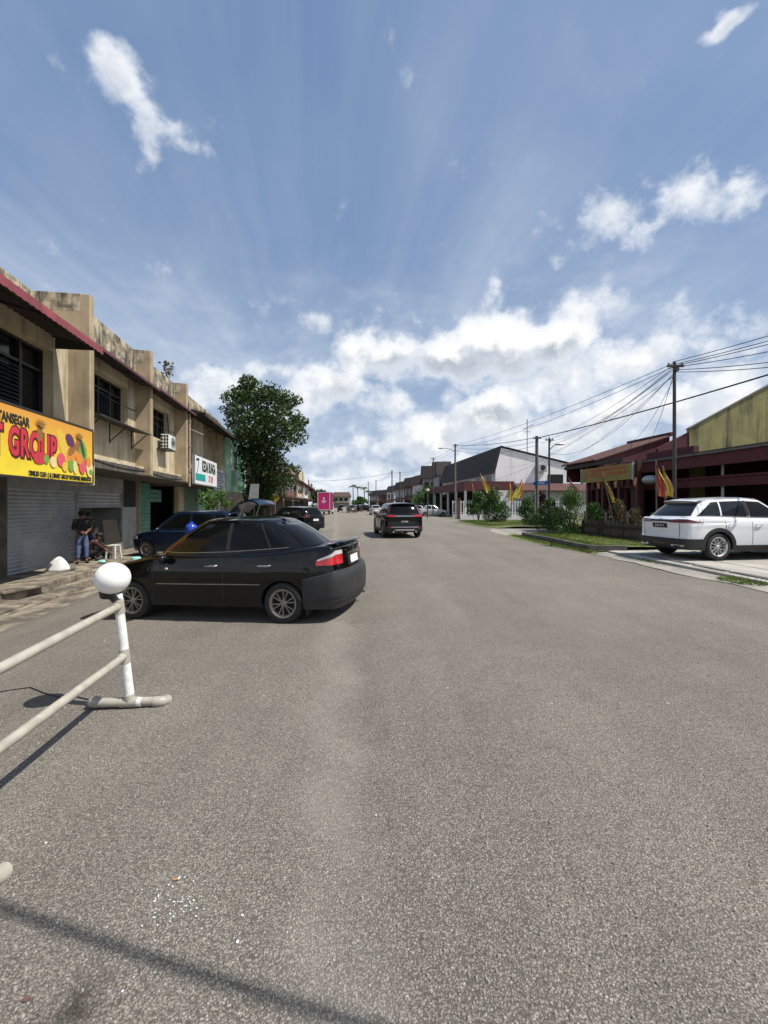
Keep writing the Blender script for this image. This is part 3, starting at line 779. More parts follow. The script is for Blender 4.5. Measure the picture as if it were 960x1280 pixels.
def make_car(d, name, label, cat, loc, rot, group=None, scale=1, detail=2):
    root = thing(name, label, cat, loc, rot, group, scale)
    s = Body(d); wb = d['wb']; W = d['W']; rw = d['rw']
    paint = M[d['paint']]; glass = M[d.get('glass', 'carglass')]
    b = MB(); s.shell(b); s.cabin(b)
    body = b.build('body', paint, root, smooth=True, local=True, ang=38)
    # underbody closes the wheel wells
    u = MB()
    zl = d['zb'][len(d['zb'])//2][1]+.05
    u.box((0, 0, (zl+.72)/2), (2*W-.52, wb+d['Ra']*2+.1, .72-zl))
    u.box((0, 0, (zl+.62)/2), (2*W-.16, wb-2*d['Ra']-.04, .62-zl))
    u.box((0, s.yR+.40, .52), (2*W-.52, .3, .28)); u.box((0, s.yF-.52, .45), (2*W-.8, .4, .22))
    u.build('underbody', M['tape'], root, local=True)
    # wheels
    for sx in (1, -1):
        for yw in (wb/2, -wb/2):
            make_wheel(root, sx*(W-d['tw']/2-.015), yw, rw, rw, d['rim'], d['tw'], d['spokes'], M[d['rimmat']], sx, style=d.get('rimstyle', 'split'))
    # glass
    g = MB(); s.end_glass(g, 0, 1.75, .06, .90); g.build('windscreen', M['carglass'], root, smooth=True, local=True, ang=60)
    g = MB(); s.end_glass(g, d.get('rgq', 6.25), 8, d.get('rgt', (.1, .9))[0], d.get('rgt', (.1, .9))[1]); g.build('rear_window', glass, root, smooth=True, local=True, ang=60)
    for sx in (1, -1):
        for yf, yr in d['windows']:
            g = MB(); s.side_glass(g, yf, yr, d['wt'][0], d['wt'][1], sx); g.build('window', glass, root, smooth=True, local=True, ang=60)
    if d.get('trim'):
        for sx in (1, -1):
            g = MB()
            pts = [s.G(s.qY(d['trim'][0]+(d['trim'][1]-d['trim'][0])*i/24, d['wt'][0]-.025), d['wt'][0]-.025, .008, sx) for i in range(25)]
            g.tube(pts, .006, 5); g.build('window_trim', M[d.get('trimmat', 'chrome')], root, smooth=True, local=True)
    # doors
    for sx in (1, -1):
        for (y0, y1, hy) in d['doors']:
            g = MB()
            def zlo(y): return max(lerp_tab(d['zb'], y)+.10, s.zb(y)+.05)
            def zhi(y): return s.zt(y)-d.get('fillet', .05)-.01
            s.patch(g, s.ycols(y0, y1, zlo, zhi, 16), off=.0035, m=8, mirror=sx < 0)
            door = g.build('door', paint, root, smooth=True, local=True, ang=30)
            h = MB(); zh = s.d.get('f', lambda z: z)(d['hz']); p = s.pY(hy)
            for k, (yy) in enumerate((hy,)):
                pts = [s.Wp(s.pY(hy+e), zh, o) for e, o in ((.10,.004),(.085,.03),(0,.038),(-.085,.03),(-.10,.004))]
                pts = [Vector((sx*q.x, q.y, q.z)) for q in pts]
                h.tube(pts, .013, 6)
            h.build('handle', M[d.get('handlemat', d['paint'])], door, smooth=True, local=True)
        if d.get('strip'):
            g = MB(); s.patch(g, s.ycols(d['strip'][0], d['strip'][1], d['strip'][2], d['strip'][3], 20), off=.012, m=2, mirror=sx < 0); g.build('side_moulding', M[d.get('stripmat', 'rim_grey')], root, smooth=True, local=True)
        if d.get('clad'):
            for yw in (wb/2, -wb/2):
                G = []
                for k in range(25):
                    a = PI*(-.07)+PI*1.14*k/24
                    row = []
                    for q in (d['Ra']-.01, d['Ra']+.03, d['Ra']+.085):
                        yy, zz = yw+q*math.cos(a), rw+q*math.sin(a)
                        v = s.Wp(s.pY(yy), max(zz, .2), .014); row.append(Vector((sx*v.x, v.y, max(zz, .2))))
                    G.append(row)
                g = MB(); g.slab(G, Vector((-sx*.05, 0, 0))); g.build('wheel_arch', M['cladding'], root, smooth=True, local=True)
            g = MB(); s.patch(g, s.ycols(wb/2-d['Ra']-.02, -wb/2+d['Ra']+.02, lambda y: lerp_tab(d['zb'], y)-.01, d['clad'], 14), off=.014, m=3, mirror=sx < 0); g.build('sill_cladding', M['cladding'], root, smooth=True, local=True)
        # mirror
        mx, my, mz = d['mirror']
        g = MB(); g.ell((sx*(mx+.09), my, mz+.02), (.10, .055, .075), 14, 10); g.tube([(sx*(mx-.05), my, mz-.03),(sx*(mx+.05), my, mz-.01)], .025, 8)
        g.build('side_mirror', M[d.get('mirrormat', d['paint'])], root, smooth=True, local=True)
    for fn in d.get('extra', ()): fn(s, root)
    return root, s

def plate(s, root, zc, w=.46, h=.12, txt='', fg='plate_white', bg='plate_black', off=.014, x0=0):
    g = MB(); s.patch(g, s.xcols(x0-w/2, x0+w/2, zc-h/2, zc+h/2, 4), off=off, m=2)
    p = g.build('number_plate', M[bg], root, local=True)
    if txt:
        a = s.Wp(s.pEnd(x0), zc, off+.004)
        vs, fs = text_geo(txt, h*.82, extrude=.002, sx=.78)
        mm = plane_M(a, (1,0,0), (0, .10, 1)); q = MB(); q.add([mm @ v for v in vs], fs); q.build('lettering', M[fg], p, local=True)
    return p

# ---- the black saloon
def saloon_extra(s, root):
    W = s.d['W']; F_ = s.d['f']
    # tail lamps wrap round the corner: white on top, red below
    pc = s.pEnd(.50); ps_ = s.pY(s.yR+.40)
    for mir in (False, True):
        g = MB(); s.patchz(g, s.pcols(ps_, pc, lambda k: .775, lambda k: .84+.115*min(1, k*1.6), 18), off=.012, m=5, mirror=mir)
        t = g.build('taillight', M['tail_red'], root, smooth=True, local=True, ang=50)
        g = MB(); s.patchz(g, s.pcols(ps_+.004, pc-.002, lambda k: .84+.075*min(1, k*1.6)-.01, lambda k: .846+.112*min(1, k*1.6), 18), off=.017, m=4, mirror=mir)
        g.build('clear_lens', M['tail_clear'], t, smooth=True, local=True, ang=50)
        # head lamps
        g = MB(); s.patchz(g, s.pcols(s.pEnd(.38, False), s.pY(s.yF-.42), .58, lambda k: .66+.08*k, 12), off=.010, m=4, mirror=mir); g.build('headlight', M['tail_clear'], root, smooth=True, local=True)
        # repeater lamp on the front wing
        sx = -1 if mir else 1
        v = s.Wz(s.pY(.62), .73, .008); g = MB(); g.ell((sx*v.x, v.y, v.z), (.014, .03, .02)); g.build('side_repeater', M['lamp_amber'], root, smooth=True, local=True)
        # mud flap
        g = MB(); g.box((sx*(W-.13), -s.d['wb']/2-.36, .22), (.2, .012, .2)); g.build('mud_flap', M['tape'], root, local=True)
    # faded black rear bumper with a lip
    g = MB()
    pa = s.pY(-s.d['wb']/2-s.d['Ra']-.015)
    zl = lambda k: .30-.03*k
    for a0, a1, mir in ((pa, 1., False), (pa, 1., True)):
        s.patchz(g, s.pcols(a0, a1, lambda k: .27, lambda k: .59+.105*min(1, k*2.6), 26), off=.030, m=8, mirror=mir, depth=.04)
    bp = g.build('rear_bumper', M['bumper'], root, smooth=True, local=True, ang=45)
    g = MB()
    for mir in (False, True):
        s.patchz(g, s.pcols(pa+.002, 1., lambda k: .185, lambda k: .30, 24), off=.042, m=4, mirror=mir, depth=.05)
        s.patchz(g, s.pcols(pa+.004, 1., lambda k: .355, lambda k: .367, 24), off=.038, m=2, mirror=mir, depth=.02)
    g.build('bumper_skirt', M['cladding'], bp, smooth=True, local=True, ang=45)
    # boot lid panel, chrome strip, plate, spoiler
    g = MB(); s.patchz(g, s.xcols(-.50, .50, .70, .985, 14), off=.006, m=8); bl = g.build('boot_lid', M['black_paint'], root, smooth=True, local=True, ang=50)
    g = MB(); s.patchz(g, s.xcols(-.27, .27, .875, .905, 8), off=.030, m=2, depth=.03); g.build('chrome_strip', M['chrome'], bl, smooth=True, local=True)
    g = MB(); s.patchz(g, s.xcols(-.30, .30, .72, .868, 8), off=.009, m=2, depth=.03); g.build('plate_recess', M['tape'], bl, smooth=True, local=True)
    plate(s, root, F_(.797), .40, .115, '', bg='plate_white', off=.013)  # blank white plate: glare on it painted as plain white
    g = MB()
    G = []
    for i in range(21):
        x = -.62+1.24*i/20
        p = s.Wz(s.pEnd(x), 1.0, -.03); k = min(1, (.62-abs(x))/.12)
        G.append([Vector((x, p.y+.20, F_(1.012+.0*k))), Vector((x, p.y+.10, F_(1.040+.012*k))), Vector((x, p.y-.02, F_(1.046+.03*k))), Vector((x, p.y-.045, F_(1.036+.026*k))), Vector((x, p.y-.0, F_(1.012)))])
    g.grid(G); g.build('spoiler', M['black_paint'], root, smooth=True, local=True, ang=50)
    # door seams, fuel flap
    for sx in (1, -1):
        for y in (.86, -.335):
            g = MB(); s.patchz(g, [(s.pY(y-.006), .30, .88), (s.pY(y+.006), .30, .88)], off=.0045, m=6, mirror=sx < 0, depth=.01); g.build('panel_gap', M['tape'], root, local=True)
    # B and C pillar blackout
    for sx in (1, -1):
        g = MB(); s.side_glass(g, (-.335, -.325), (-.39, -.385), .10, .9, sx, off=.004, n=3); g.build('pillar_trim', M['tape'], root, local=True)
        g = MB(); s.side_glass(g, (-1.045, -.83), (-1.07, -.85), .10, .9, sx, off=.0065, n=2); g.build('window_divider', M['tape'], root, local=True)
    # antenna base on the roof
    g = MB(); g.ell((0, -.98, F_(1.462)), (.03, .07, .035)); g.build('aerial_base', M['tape'], root, smooth=True, local=True)
    # exhaust
    g = MB(); g.tube([(.5, s.yR+.25, .24),(.5, s.yR+.03, .235)], .03, 10); g.build('exhaust', M['rim_grey'], root, smooth=True, local=True)
    # faint lettering across the boot lid
    g = MB(); s.patchz(g, s.xcols(-.42, -.30, .93, .947, 3), off=.010, m=1); s.patchz(g, s.xcols(.30, .42, .93, .947, 3), off=.010, m=1)
    a = s.Wz(1., .945, .010); g.lathe([(.028, -.004),(.036, 0),(.028, .004)], c=a, axis='y', n=18); g.build('boot_badge', M['chrome'], bl, smooth=True, local=True)

SALOON = dict(wb=2.55, fo=.80, ro=.92, W=.845, rw=.298, Ra=.335, rim=.205, tw=.195, spokes=6, rimmat='rim_grey', rimstyle='split',
    paint='black_paint', glass='carglass', fillet=.055, handlemat='chrome', hz=.775,
    zt=[(2.08,.60),(2.0,.66),(1.85,.72),(1.5,.80),(1.15,.87),(.9,.915),(.3,.915),(-.5,.93),(-1.2,.955),(-1.6,1.0),(-1.9,1.025),(-2.2,1.015)],
    zb=[(2.1,.24),(1.6,.2),(.7,.2),(-.7,.2),(-1.7,.24),(-2.2,.28)],
    crown=[(2.1,.02),(1.6,.05),(1.0,.05),(-1.5,.02),(-2.2,.015)],
    side=[(.18,.055),(.28,.028),(.42,.012),(.58,.0),(.70,.006),(.80,.022),(.92,.048),(1.02,.07)],
    front=[(.2,.06),(.35,.0),(.5,.0),(.62,.05),(.75,.13)],
    rear=[(.2,.09),(.3,.02),(.45,.0),(.62,.005),(.68,.05),(.8,.075),(.95,.085),(1.02,.10)],
    gb=[(0,1.08,.93),(.40,1.02,.925),(.655,.80,.915),(.725,.40,.905),(.735,-.30,.915),(.725,-1.0,.95),(.665,-1.46,.975),(.42,-1.66,.985),(0,-1.72,.99)],
    gt=[(0,.26,1.40),(.33,.22,1.397),(.48,.10,1.39),(.535,-.12,1.39),(.55,-.45,1.395),(.54,-.74,1.385),(.48,-.92,1.375),(.30,-1.0,1.38),(0,-1.03,1.38)],
    zs=1.075, roofcrown=.055, windows=[((.66,.06),(-.315,-.30)),((-.40,-.395),(-1.03,-.815)),((-1.07,-.855),(-1.30,-.875))], wt=(.10,.88), trim=(.74,-1.34), trimmat='rim_grey',
    doors=[(.855,-.33,-.14),(-.34,-1.17,-1.0)], strip=(.80,-.93,.565,.577), stripmat='rim_grey', mirror=(.80,.62,.93),
    rgq=6.35, rgt=(.06,.90), extra=[saloon_extra])

# ---- the white SUV on the right
def suv_white_extra(s, root):
    W = s.d['W']
    pc = s.pEnd(.30); ps_ = s.pY(s.yR+.50)
    for mir in (False, True):
        g = MB(); s.patch(g, s.pcols(ps_, pc, lambda k: .985+.02*max(0, .3-k)/.3+.03*max(0, k-.75), lambda k: .995+.085*min(1, k*2.2)-.03*max(0, k-.7)/.3, 22), off=.016, m=4, mirror=mir); t = g.build('taillight', M['tail_dark'], root, smooth=True, local=True, ang=50)
        g = MB(); s.patch(g, s.pcols(ps_+.012, pc-.01, 1.012, lambda k: 1.024, 18), off=.021, m=1, mirror=mir); g.build('light_bar', M['tail_red'], t, smooth=True, local=True)
        g = MB(); s.patch(g, s.pcols(s.pEnd(.45, False), s.pY(s.yF-.45), .80, lambda k: .90, 12), off=.01, m=3, mirror=mir); g.build('headlight', M['tail_clear'], root, smooth=True, local=True)
    g = MB(); s.patch(g, s.xcols(-.34, .34, 1.005, 1.058, 10), off=.013, m=2); gb = g.build('garnish', M['plate_black'], root, smooth=True, local=True)
    vs, fs = text_geo('P R O T O N', .055, extrude=.002, sx=1.3)
    a = s.Wp(1., 1.03, .019); mm = plane_M(a, (1,0,0), (0,.1,1)); q = MB(); q.add([mm @ v for v in vs], fs); q.build('lettering', M['chrome'], gb, local=True)
    g = MB()
    pa = s.pY(-s.d['wb']/2-s.d['Ra']-.03)
    for mir in (False, True):
        s.patch(g, s.pcols(pa, 1., lambda k: .28, lambda k: .565, 24), off=.022, m=6, mirror=mir, depth=.05)
    bp = g.build('rear_bumper', M['cladding'], root, smooth=True, local=True, ang=45)
    for sx in (1, -1):
        g = MB(); s.patch(g, s.xcols(sx*.74, sx*.40, .33, .40, 5), off=.034, m=2); g.build('exhaust_trim', M['chrome'], bp, smooth=True, local=True)
        g = MB(); s.patch(g, s.xcols(sx*.66, sx*.48, .345, .385, 5), off=.038, m=2); g.build('exhaust_hole', M['tape'], bp, local=True)
        g = MB(); g.tube([s.G(s.qY(y, 1.), 1., .012, sx)+Vector((-.03*sx, 0, .025)) for y in (.35, 0, -.6, -1.1, -1.5)], .016, 6); g.build('roof_rail', M['chrome'], root, smooth=True, local=True)
    g = MB(); s.patch(g, s.xcols(-.20, .20, .40, .43, 5), off=.03, m=1); g.build('reflector', M['tail_dark'], bp, local=True)
    g = MB(); s.patch(g, s.xcols(-.60, .60, .60, .965, 12), off=.006, m=6); g.build('tailgate', M['white_car'], root, smooth=True, local=True, ang=50)
    plate(s, root, .895, .50, .125, 'JUM 92 4', off=.014)
    # spoiler over the rear glass
    g = MB(); G = []
    for i in range(17):
        x = -.55+1.1*i/16
        e = s.G(8-abs(x)/.55*1.6, 1.)
        G.append([Vector((x, e.y+.16, e.z+.028+.03*(1-(x/.55)**2))), Vector((x, e.y-.10, e.z+.015+.03*(1-(x/.55)**2))), Vector((x, e.y-.14, e.z-.008+.03*(1-(x/.55)**2))), Vector((x, e.y+.02, e.z-.035+.03*(1-(x/.55)**2)))])
    g.grid(G); g.build('roof_spoiler', M['white_car'], root, smooth=True, local=True, ang=50)
    for sx in (1, -1):
        for y in (.70, -.36, -1.14):
            g = MB(); s.patch(g, [(s.pY(y-.005), .42, 1.0), (s.pY(y+.005), .42, 1.0)], off=.0045, m=6, mirror=sx < 0, depth=.01); g.build('panel_gap', M['tape'], root, local=True)
        g = MB(); s.patch(g, s.ycols(1.9, -1.9, lambda y: .985+.012*(1-y/2), lambda y: .993+.012*(1-y/2), 24), off=.004, m=1, mirror=sx < 0, depth=.01); g.build('crease_line', M['cladding'], root, local=True)
        g = MB(); s.patch(g, s.xcols(sx*.74, sx*.66, .62, .95, 3), off=.0045, m=4); g2 = MB()
        s.patch(g2, s.xcols(sx*.607, sx*.615, .60, .965, 2), off=.007, m=4); g2.build('panel_gap', M['tape'], root, local=True)
    for sx in (1, -1):
        g = MB(); s.side_glass(g, (-.33, -.32), (-.40, -.39), .14, .9, sx, off=.006, n=2); g.build('pillar_trim', M['tape'], root, local=True)

SUV_W = dict(wb=2.67, fo=.88, ro=.95, W=.915, rw=.362, Ra=.41, rim=.25, tw=.225, spokes=6, rimmat='rim_silver', rimstyle='web',
    paint='white_car', glass='carglass_grey', fillet=.05, hz=.95, tail=.9,
    zt=[(2.2,.86),(2.0,.94),(1.5,1.02),(.9,1.06),(0,1.075),(-1.0,1.10),(-1.6,1.135),(-2.28,1.10)],
    zb=[(2.2,.28),(1.6,.24),(.7,.24),(-.7,.24),(-1.7,.26),(-2.3,.30)],
    crown=[(2.2,.03),(1.5,.06),(.9,.05),(-1.5,.02),(-2.2,.015)],
    side=[(.24,.05),(.36,.02),(.5,.006),(.7,.0),(.85,.006),(.94,.0),(.98,.02),(1.12,.05)],
    front=[(.2,.08),(.4,.0),(.7,.0),(.95,.08)],
    rear=[(.25,.10),(.36,.02),(.56,.0),(.62,.03),(.8,.04),(.97,.02),(1.03,.03),(1.12,.07)],
    gb=[(0,1.15,1.06),(.45,1.08,1.06),(.72,.86,1.06),(.80,.45,1.065),(.815,-.35,1.08),(.80,-1.15,1.11),(.745,-1.88,1.12),(.46,-2.10,1.115),(0,-2.16,1.11)],
    gt=[(0,.38,1.575),(.40,.34,1.575),(.55,.22,1.58),(.60,-.02,1.60),(.62,-.45,1.62),(.605,-1.05,1.595),(.535,-1.45,1.555),(.34,-1.57,1.55),(0,-1.60,1.55)],
    roofcrown=.06, windows=[((.70,.14),(-.315,-.31)),((-.41,-.40),(-1.13,-1.08)),((-1.18,-1.13),(-1.80,-1.32))], wt=(.12,.88), trim=(.80,-1.85), trimmat='tape',
    doors=[(.69,-.35,-.16),(-.37,-1.13,-.95)], clad=.40, mirror=(.86,.66,1.08), mirrormat='white_car', rgq=6.3, rgt=(.08,.90), extra=[suv_white_extra])

# ---- the black SUV driving away
def suv_black_extra(s, root):
    for mir in (False, True):
        sx = -1 if mir else 1
        # tail lamp: an upright bar beside the glass and a wide foot below it
        g = MB(); s.patch(g, s.pcols(s.pY(s.yR+.30), s.pEnd(.40), .985, lambda k: 1.07-.035*max(0, k-.6), 16), off=.016, m=4, mirror=mir); t = g.build('taillight', M['tail_red'], root, smooth=True, local=True, ang=50)
        G = []
        for k in range(7):
            tt = .0+.75*k/6
            G.append([s.G(q, tt, .02, sx) for q in (6.0, 6.22, 6.42)])
        g = MB(); g.slab(G, Vector((0, .02, 0))); g.build('upper_lens', M['tail_dark'], t, smooth=True, local=True)
        g = MB(); s.patch(g, s.xcols(sx*.78, sx*.56, .50, .53, 4), off=.03, m=1); g.build('reflector', M['tail_red'], root, local=True)
        g = MB(); s.patch(g, s.pcols(s.pEnd(.45, False), s.pY(s.yF-.45), .80, .90, 10), off=.01, m=3, mirror=mir); g.build('headlight', M['tail_clear'], root, smooth=True, local=True)
        g = MB(); g.tube([(sx*.52, s.yR+.2, .30),(sx*.52, s.yR-.0, .30)], .045, 10); g.build('exhaust', M['chrome'], root, smooth=True, local=True)
    g = MB(); s.patch(g, s.xcols(-.39, .39, 1.0, 1.03, 10), off=.014, m=2); g.build('chrome_strip', M['chrome'], root, smooth=True, local=True)
    g = MB(); pa = s.pY(-s.d['wb']/2-s.d['Ra']-.03)
    for mir in (False, True): s.patch(g, s.pcols(pa, 1., .28, .52, 20), off=.022, m=6, mirror=mir, depth=.05)
    g.build('rear_bumper', M['cladding'], root, smooth=True, local=True, ang=45)
    g = MB(); s.patch(g, s.xcols(-.62, .62, .50, .53, 8), off=.035, m=2); s.patch(g, s.xcols(-.45, .45, .36, .41, 8), off=.035, m=2); g.build('bumper_trim', M['rim_silver'], root, local=True)
    plate(s, root, .76, .46, .12, 'JVK 8286', off=.014)
    g = MB(); G = []
    for i in range(13):
        x = -.56+1.12*i/12
        e = s.G(8-abs(x)/.56*1.6, 1.)
        G.append([Vector((x, e.y+.16, e.z+.03+.03*(1-(x/.55)**2))), Vector((x, e.y-.12, e.z+.015+.03*(1-(x/.55)**2))), Vector((x, e.y-.14, e.z-.01+.03*(1-(x/.55)**2))), Vector((x, e.y+.02, e.z-.035+.03*(1-(x/.55)**2)))])
    g.grid(G); g.build('roof_spoiler', M[s.d['paint']], root, smooth=True, local=True, ang=50)
SUV_B = dict(SUV_W); SUV_B.update(paint='black_paint_far', glass='carglass', clad=.40, mirrormat='black_paint_far', rimmat='rim_grey', extra=[suv_black_extra], spokes=5, rimstyle='split',
    gb=[(0,1.15,1.06),(.45,1.08,1.06),(.72,.86,1.06),(.80,.45,1.065),(.815,-.35,1.08),(.80,-1.15,1.11),(.755,-1.95,1.12),(.48,-2.14,1.115),(0,-2.19,1.11)],
    gt=[(0,.42,1.57),(.40,.38,1.57),(.55,.26,1.57),(.60,.02,1.575),(.62,-.45,1.585),(.625,-1.1,1.575),(.585,-1.72,1.545),(.40,-1.87,1.545),(0,-1.91,1.545)],
    windows=[((.70,.18),(-.315,-.31)),((-.41,-.40),(-1.13,-1.08)),((-1.18,-1.13),(-1.78,-1.60))])

# ---- simple parked cars further off use the same bodies with plainer ends
def plain_extra(s, root):
    d = s.d
    for mir in (False, True):
        g = MB(); s.patch(g, s.pcols(s.pY(s.yR+.28), s.pEnd(.50), lambda k: d['hz']-.06, lambda k: d['hz']+.07, 10), off=.014, m=3, mirror=mir); g.build('taillight', M[d.get('tl', 'tail_red')], root, smooth=True, local=True)
        g = MB(); s.patch(g, s.pcols(s.pEnd(.40, False), s.pY(s.yF-.42), lambda k: d['hl']-.05, lambda k: d['hl']+.06, 10), off=.012, m=3, mirror=mir); g.build('headlight', M['tail_clear'], root, smooth=True, local=True)
    g = MB(); pa = s.pY(-d['wb']/2-d['Ra']-.03)
    for mir in (False, True): s.patch(g, s.pcols(pa, 1., .28, .55, 14), off=.018, m=4, mirror=mir, depth=.05)
    g.build('rear_bumper', M[d.get('bumpermat', d['paint'])], root, smooth=True, local=True)
    plate(s, root, d['hz']-.06 if d['hz'] < .9 else .82, .44, .12, '', bg=d.get('platemat', 'plate_white'), off=.02)
MPV = dict(SUV_W); MPV.update(wb=2.66, fo=.78, ro=.74, W=.83, rw=.31, Ra=.35, rim=.20, tw=.19, spokes=6, paint='blue_paint', rimmat='rim_grey', rimstyle='split', glass='carglass', hz=.86, hl=.72, mirrormat='blue_paint',
    zt=[(2.1,.70),(1.9,.80),(1.5,.90),(1.1,.97),(.5,.985),(-1.0,1.0),(-2.1,1.0)],
    gb=[(0,1.38,.97),(.40,1.30,.97),(.64,1.05,.975),(.715,.6,.985),(.735,-.35,.99),(.73,-1.15,1.0),(.70,-1.78,1.0),(.44,-1.97,1.0),(0,-2.0,1.0)],
    gt=[(0,.45,1.62),(.36,.40,1.62),(.49,.28,1.615),(.55,.05,1.62),(.57,-.45,1.63),(.57,-1.1,1.62),(.545,-1.62,1.59),(.34,-1.76,1.59),(0,-1.78,1.59)],
    windows=[((.86,.22),(-.30,-.29)),((-.40,-.39),(-1.18,-1.15)),((-1.26,-1.23),(-1.74,-1.58))], trim=(.9,-1.78), doors=[(.80,-.33,-.16),(-.37,-1.2,-.55)], mirror=(.78,.80,1.0), extra=[plain_extra])
MPV.pop('clad', None)
HATCH = dict(SALOON); HATCH.update(paint='grey_paint', hz=.80, hl=.62, extra=[plain_extra], handlemat='grey_paint', mirrormat='grey_paint')
HATCH.pop('strip', None)
# ---------------------------------------------------------------- ground
def ground():
    m = MB(); m.add([(-3000,-200,-.75),(3000,-200,-.75),(3000,4000,-.75),(-3000,4000,-.75)], [(0,1,2,3)])
    structure(m.build('ground', M['soil'], base=False))
    ys = [-14,-8,-4,-2]+[k*.5 for k in range(0, 40)]+[20+k for k in range(0, 40)]+[60+6*k for k in range(0, 14)]+[150,180,220,280,360]
    G = []
    for y in ys:
        xs = sorted(set([-70,-40,-25,-15,26,40,70]+[round(-.1557*y/.9878-D/.9878, 3) for D in (-1.2,-.4,.5,1.3,2.1,2.9,3.5,4.0,4.4,4.8,5.1,5.4,6.2,8.0)]))
        row = [-70,-40]+[(-.1557*y-D)/.9878 for D in (8,6.2,5.4,5.1,4.8,4.4,4.0,3.5,2.9,2.1,1.3,.5,-.4,-1.2)]+[8+(-.1557*y)/.9878+12,80]
        row = [min(r, 79) for r in row[:-1]]+[80]
        G.append([Vector((x, y, zg(x, y))) for x in row])
    m = MB(); m.grid(G); structure(m.build('road', M['asphalt'], base=False, smooth=True))

def jag(n, amp): return [random.uniform(-amp, amp) for _ in range(n)]

def left_pavement():
    def strip(name, D0, D1, z, zb, u0, u1, mat, amp=.03, nd=1.2, zj=.012):
        n = int((u1-u0)/nd)+1; m = MB(); j = jag(n+1, amp)
        top = []; bot = []
        for i in range(n+1):
            u = u0+(u1-u0)*i/n; zz = z+random.uniform(-zj, zj)
            top.append([FL(u, D0+j[i], zz), FL(u, D1, zz)])
        m.slab(top, Vector((0, 0, zb-z)))
        return structure(m.build(name, mat, bevel=.015))
    strip('pavement', 6.63, 9.2, -.33, -.75, 2, 36, M['concrete_step'])
    strip('step', 6.03, 6.64, -.525, -.75, 2, 24, M['concrete_step'], .04)
    strip('kerb', 5.30, 6.04, -.573, -.75, -4, 24, M['concrete_step'], .09)
    # broken loose slabs lying on the steps
    for k, (u, D, z, a, w, l) in enumerate(((9.5,6.3,-.49,.1,.5,1.1),(10.6,6.75,-.30,-.12,.55,1.3))):
        m = MB(); m.box(FL(u, D, z), (l, w, .07), (0.03*(-1)**k, .04, R_(99)+a))
        tag(m.build('concrete_slab', M['concrete_step'], bevel=.02), ('loose worn concrete slab lying across the lower step by the shutters' if k == 0 else 'loose worn concrete slab lying on the upper pavement edge by the shutters'), 'slab')

# ---------------------------------------------------------------- the terrace of shops on the left
D_F, D_W, D_S = 6.20, 6.74, 8.36
Z_SL, Z_TOP, Z_PAR = 2.69, 7.38, 6.93
def ubox(m, u0, u1, D0, D1, z0, z1):
    p = [FL(u0, D0, z0), FL(u1, D0, z0), FL(u1, D1, z0), FL(u0, D1, z0)]
    q = [v+Vector((0, 0, z1-z0)) for v in p]
    return m.hexa(p, q)

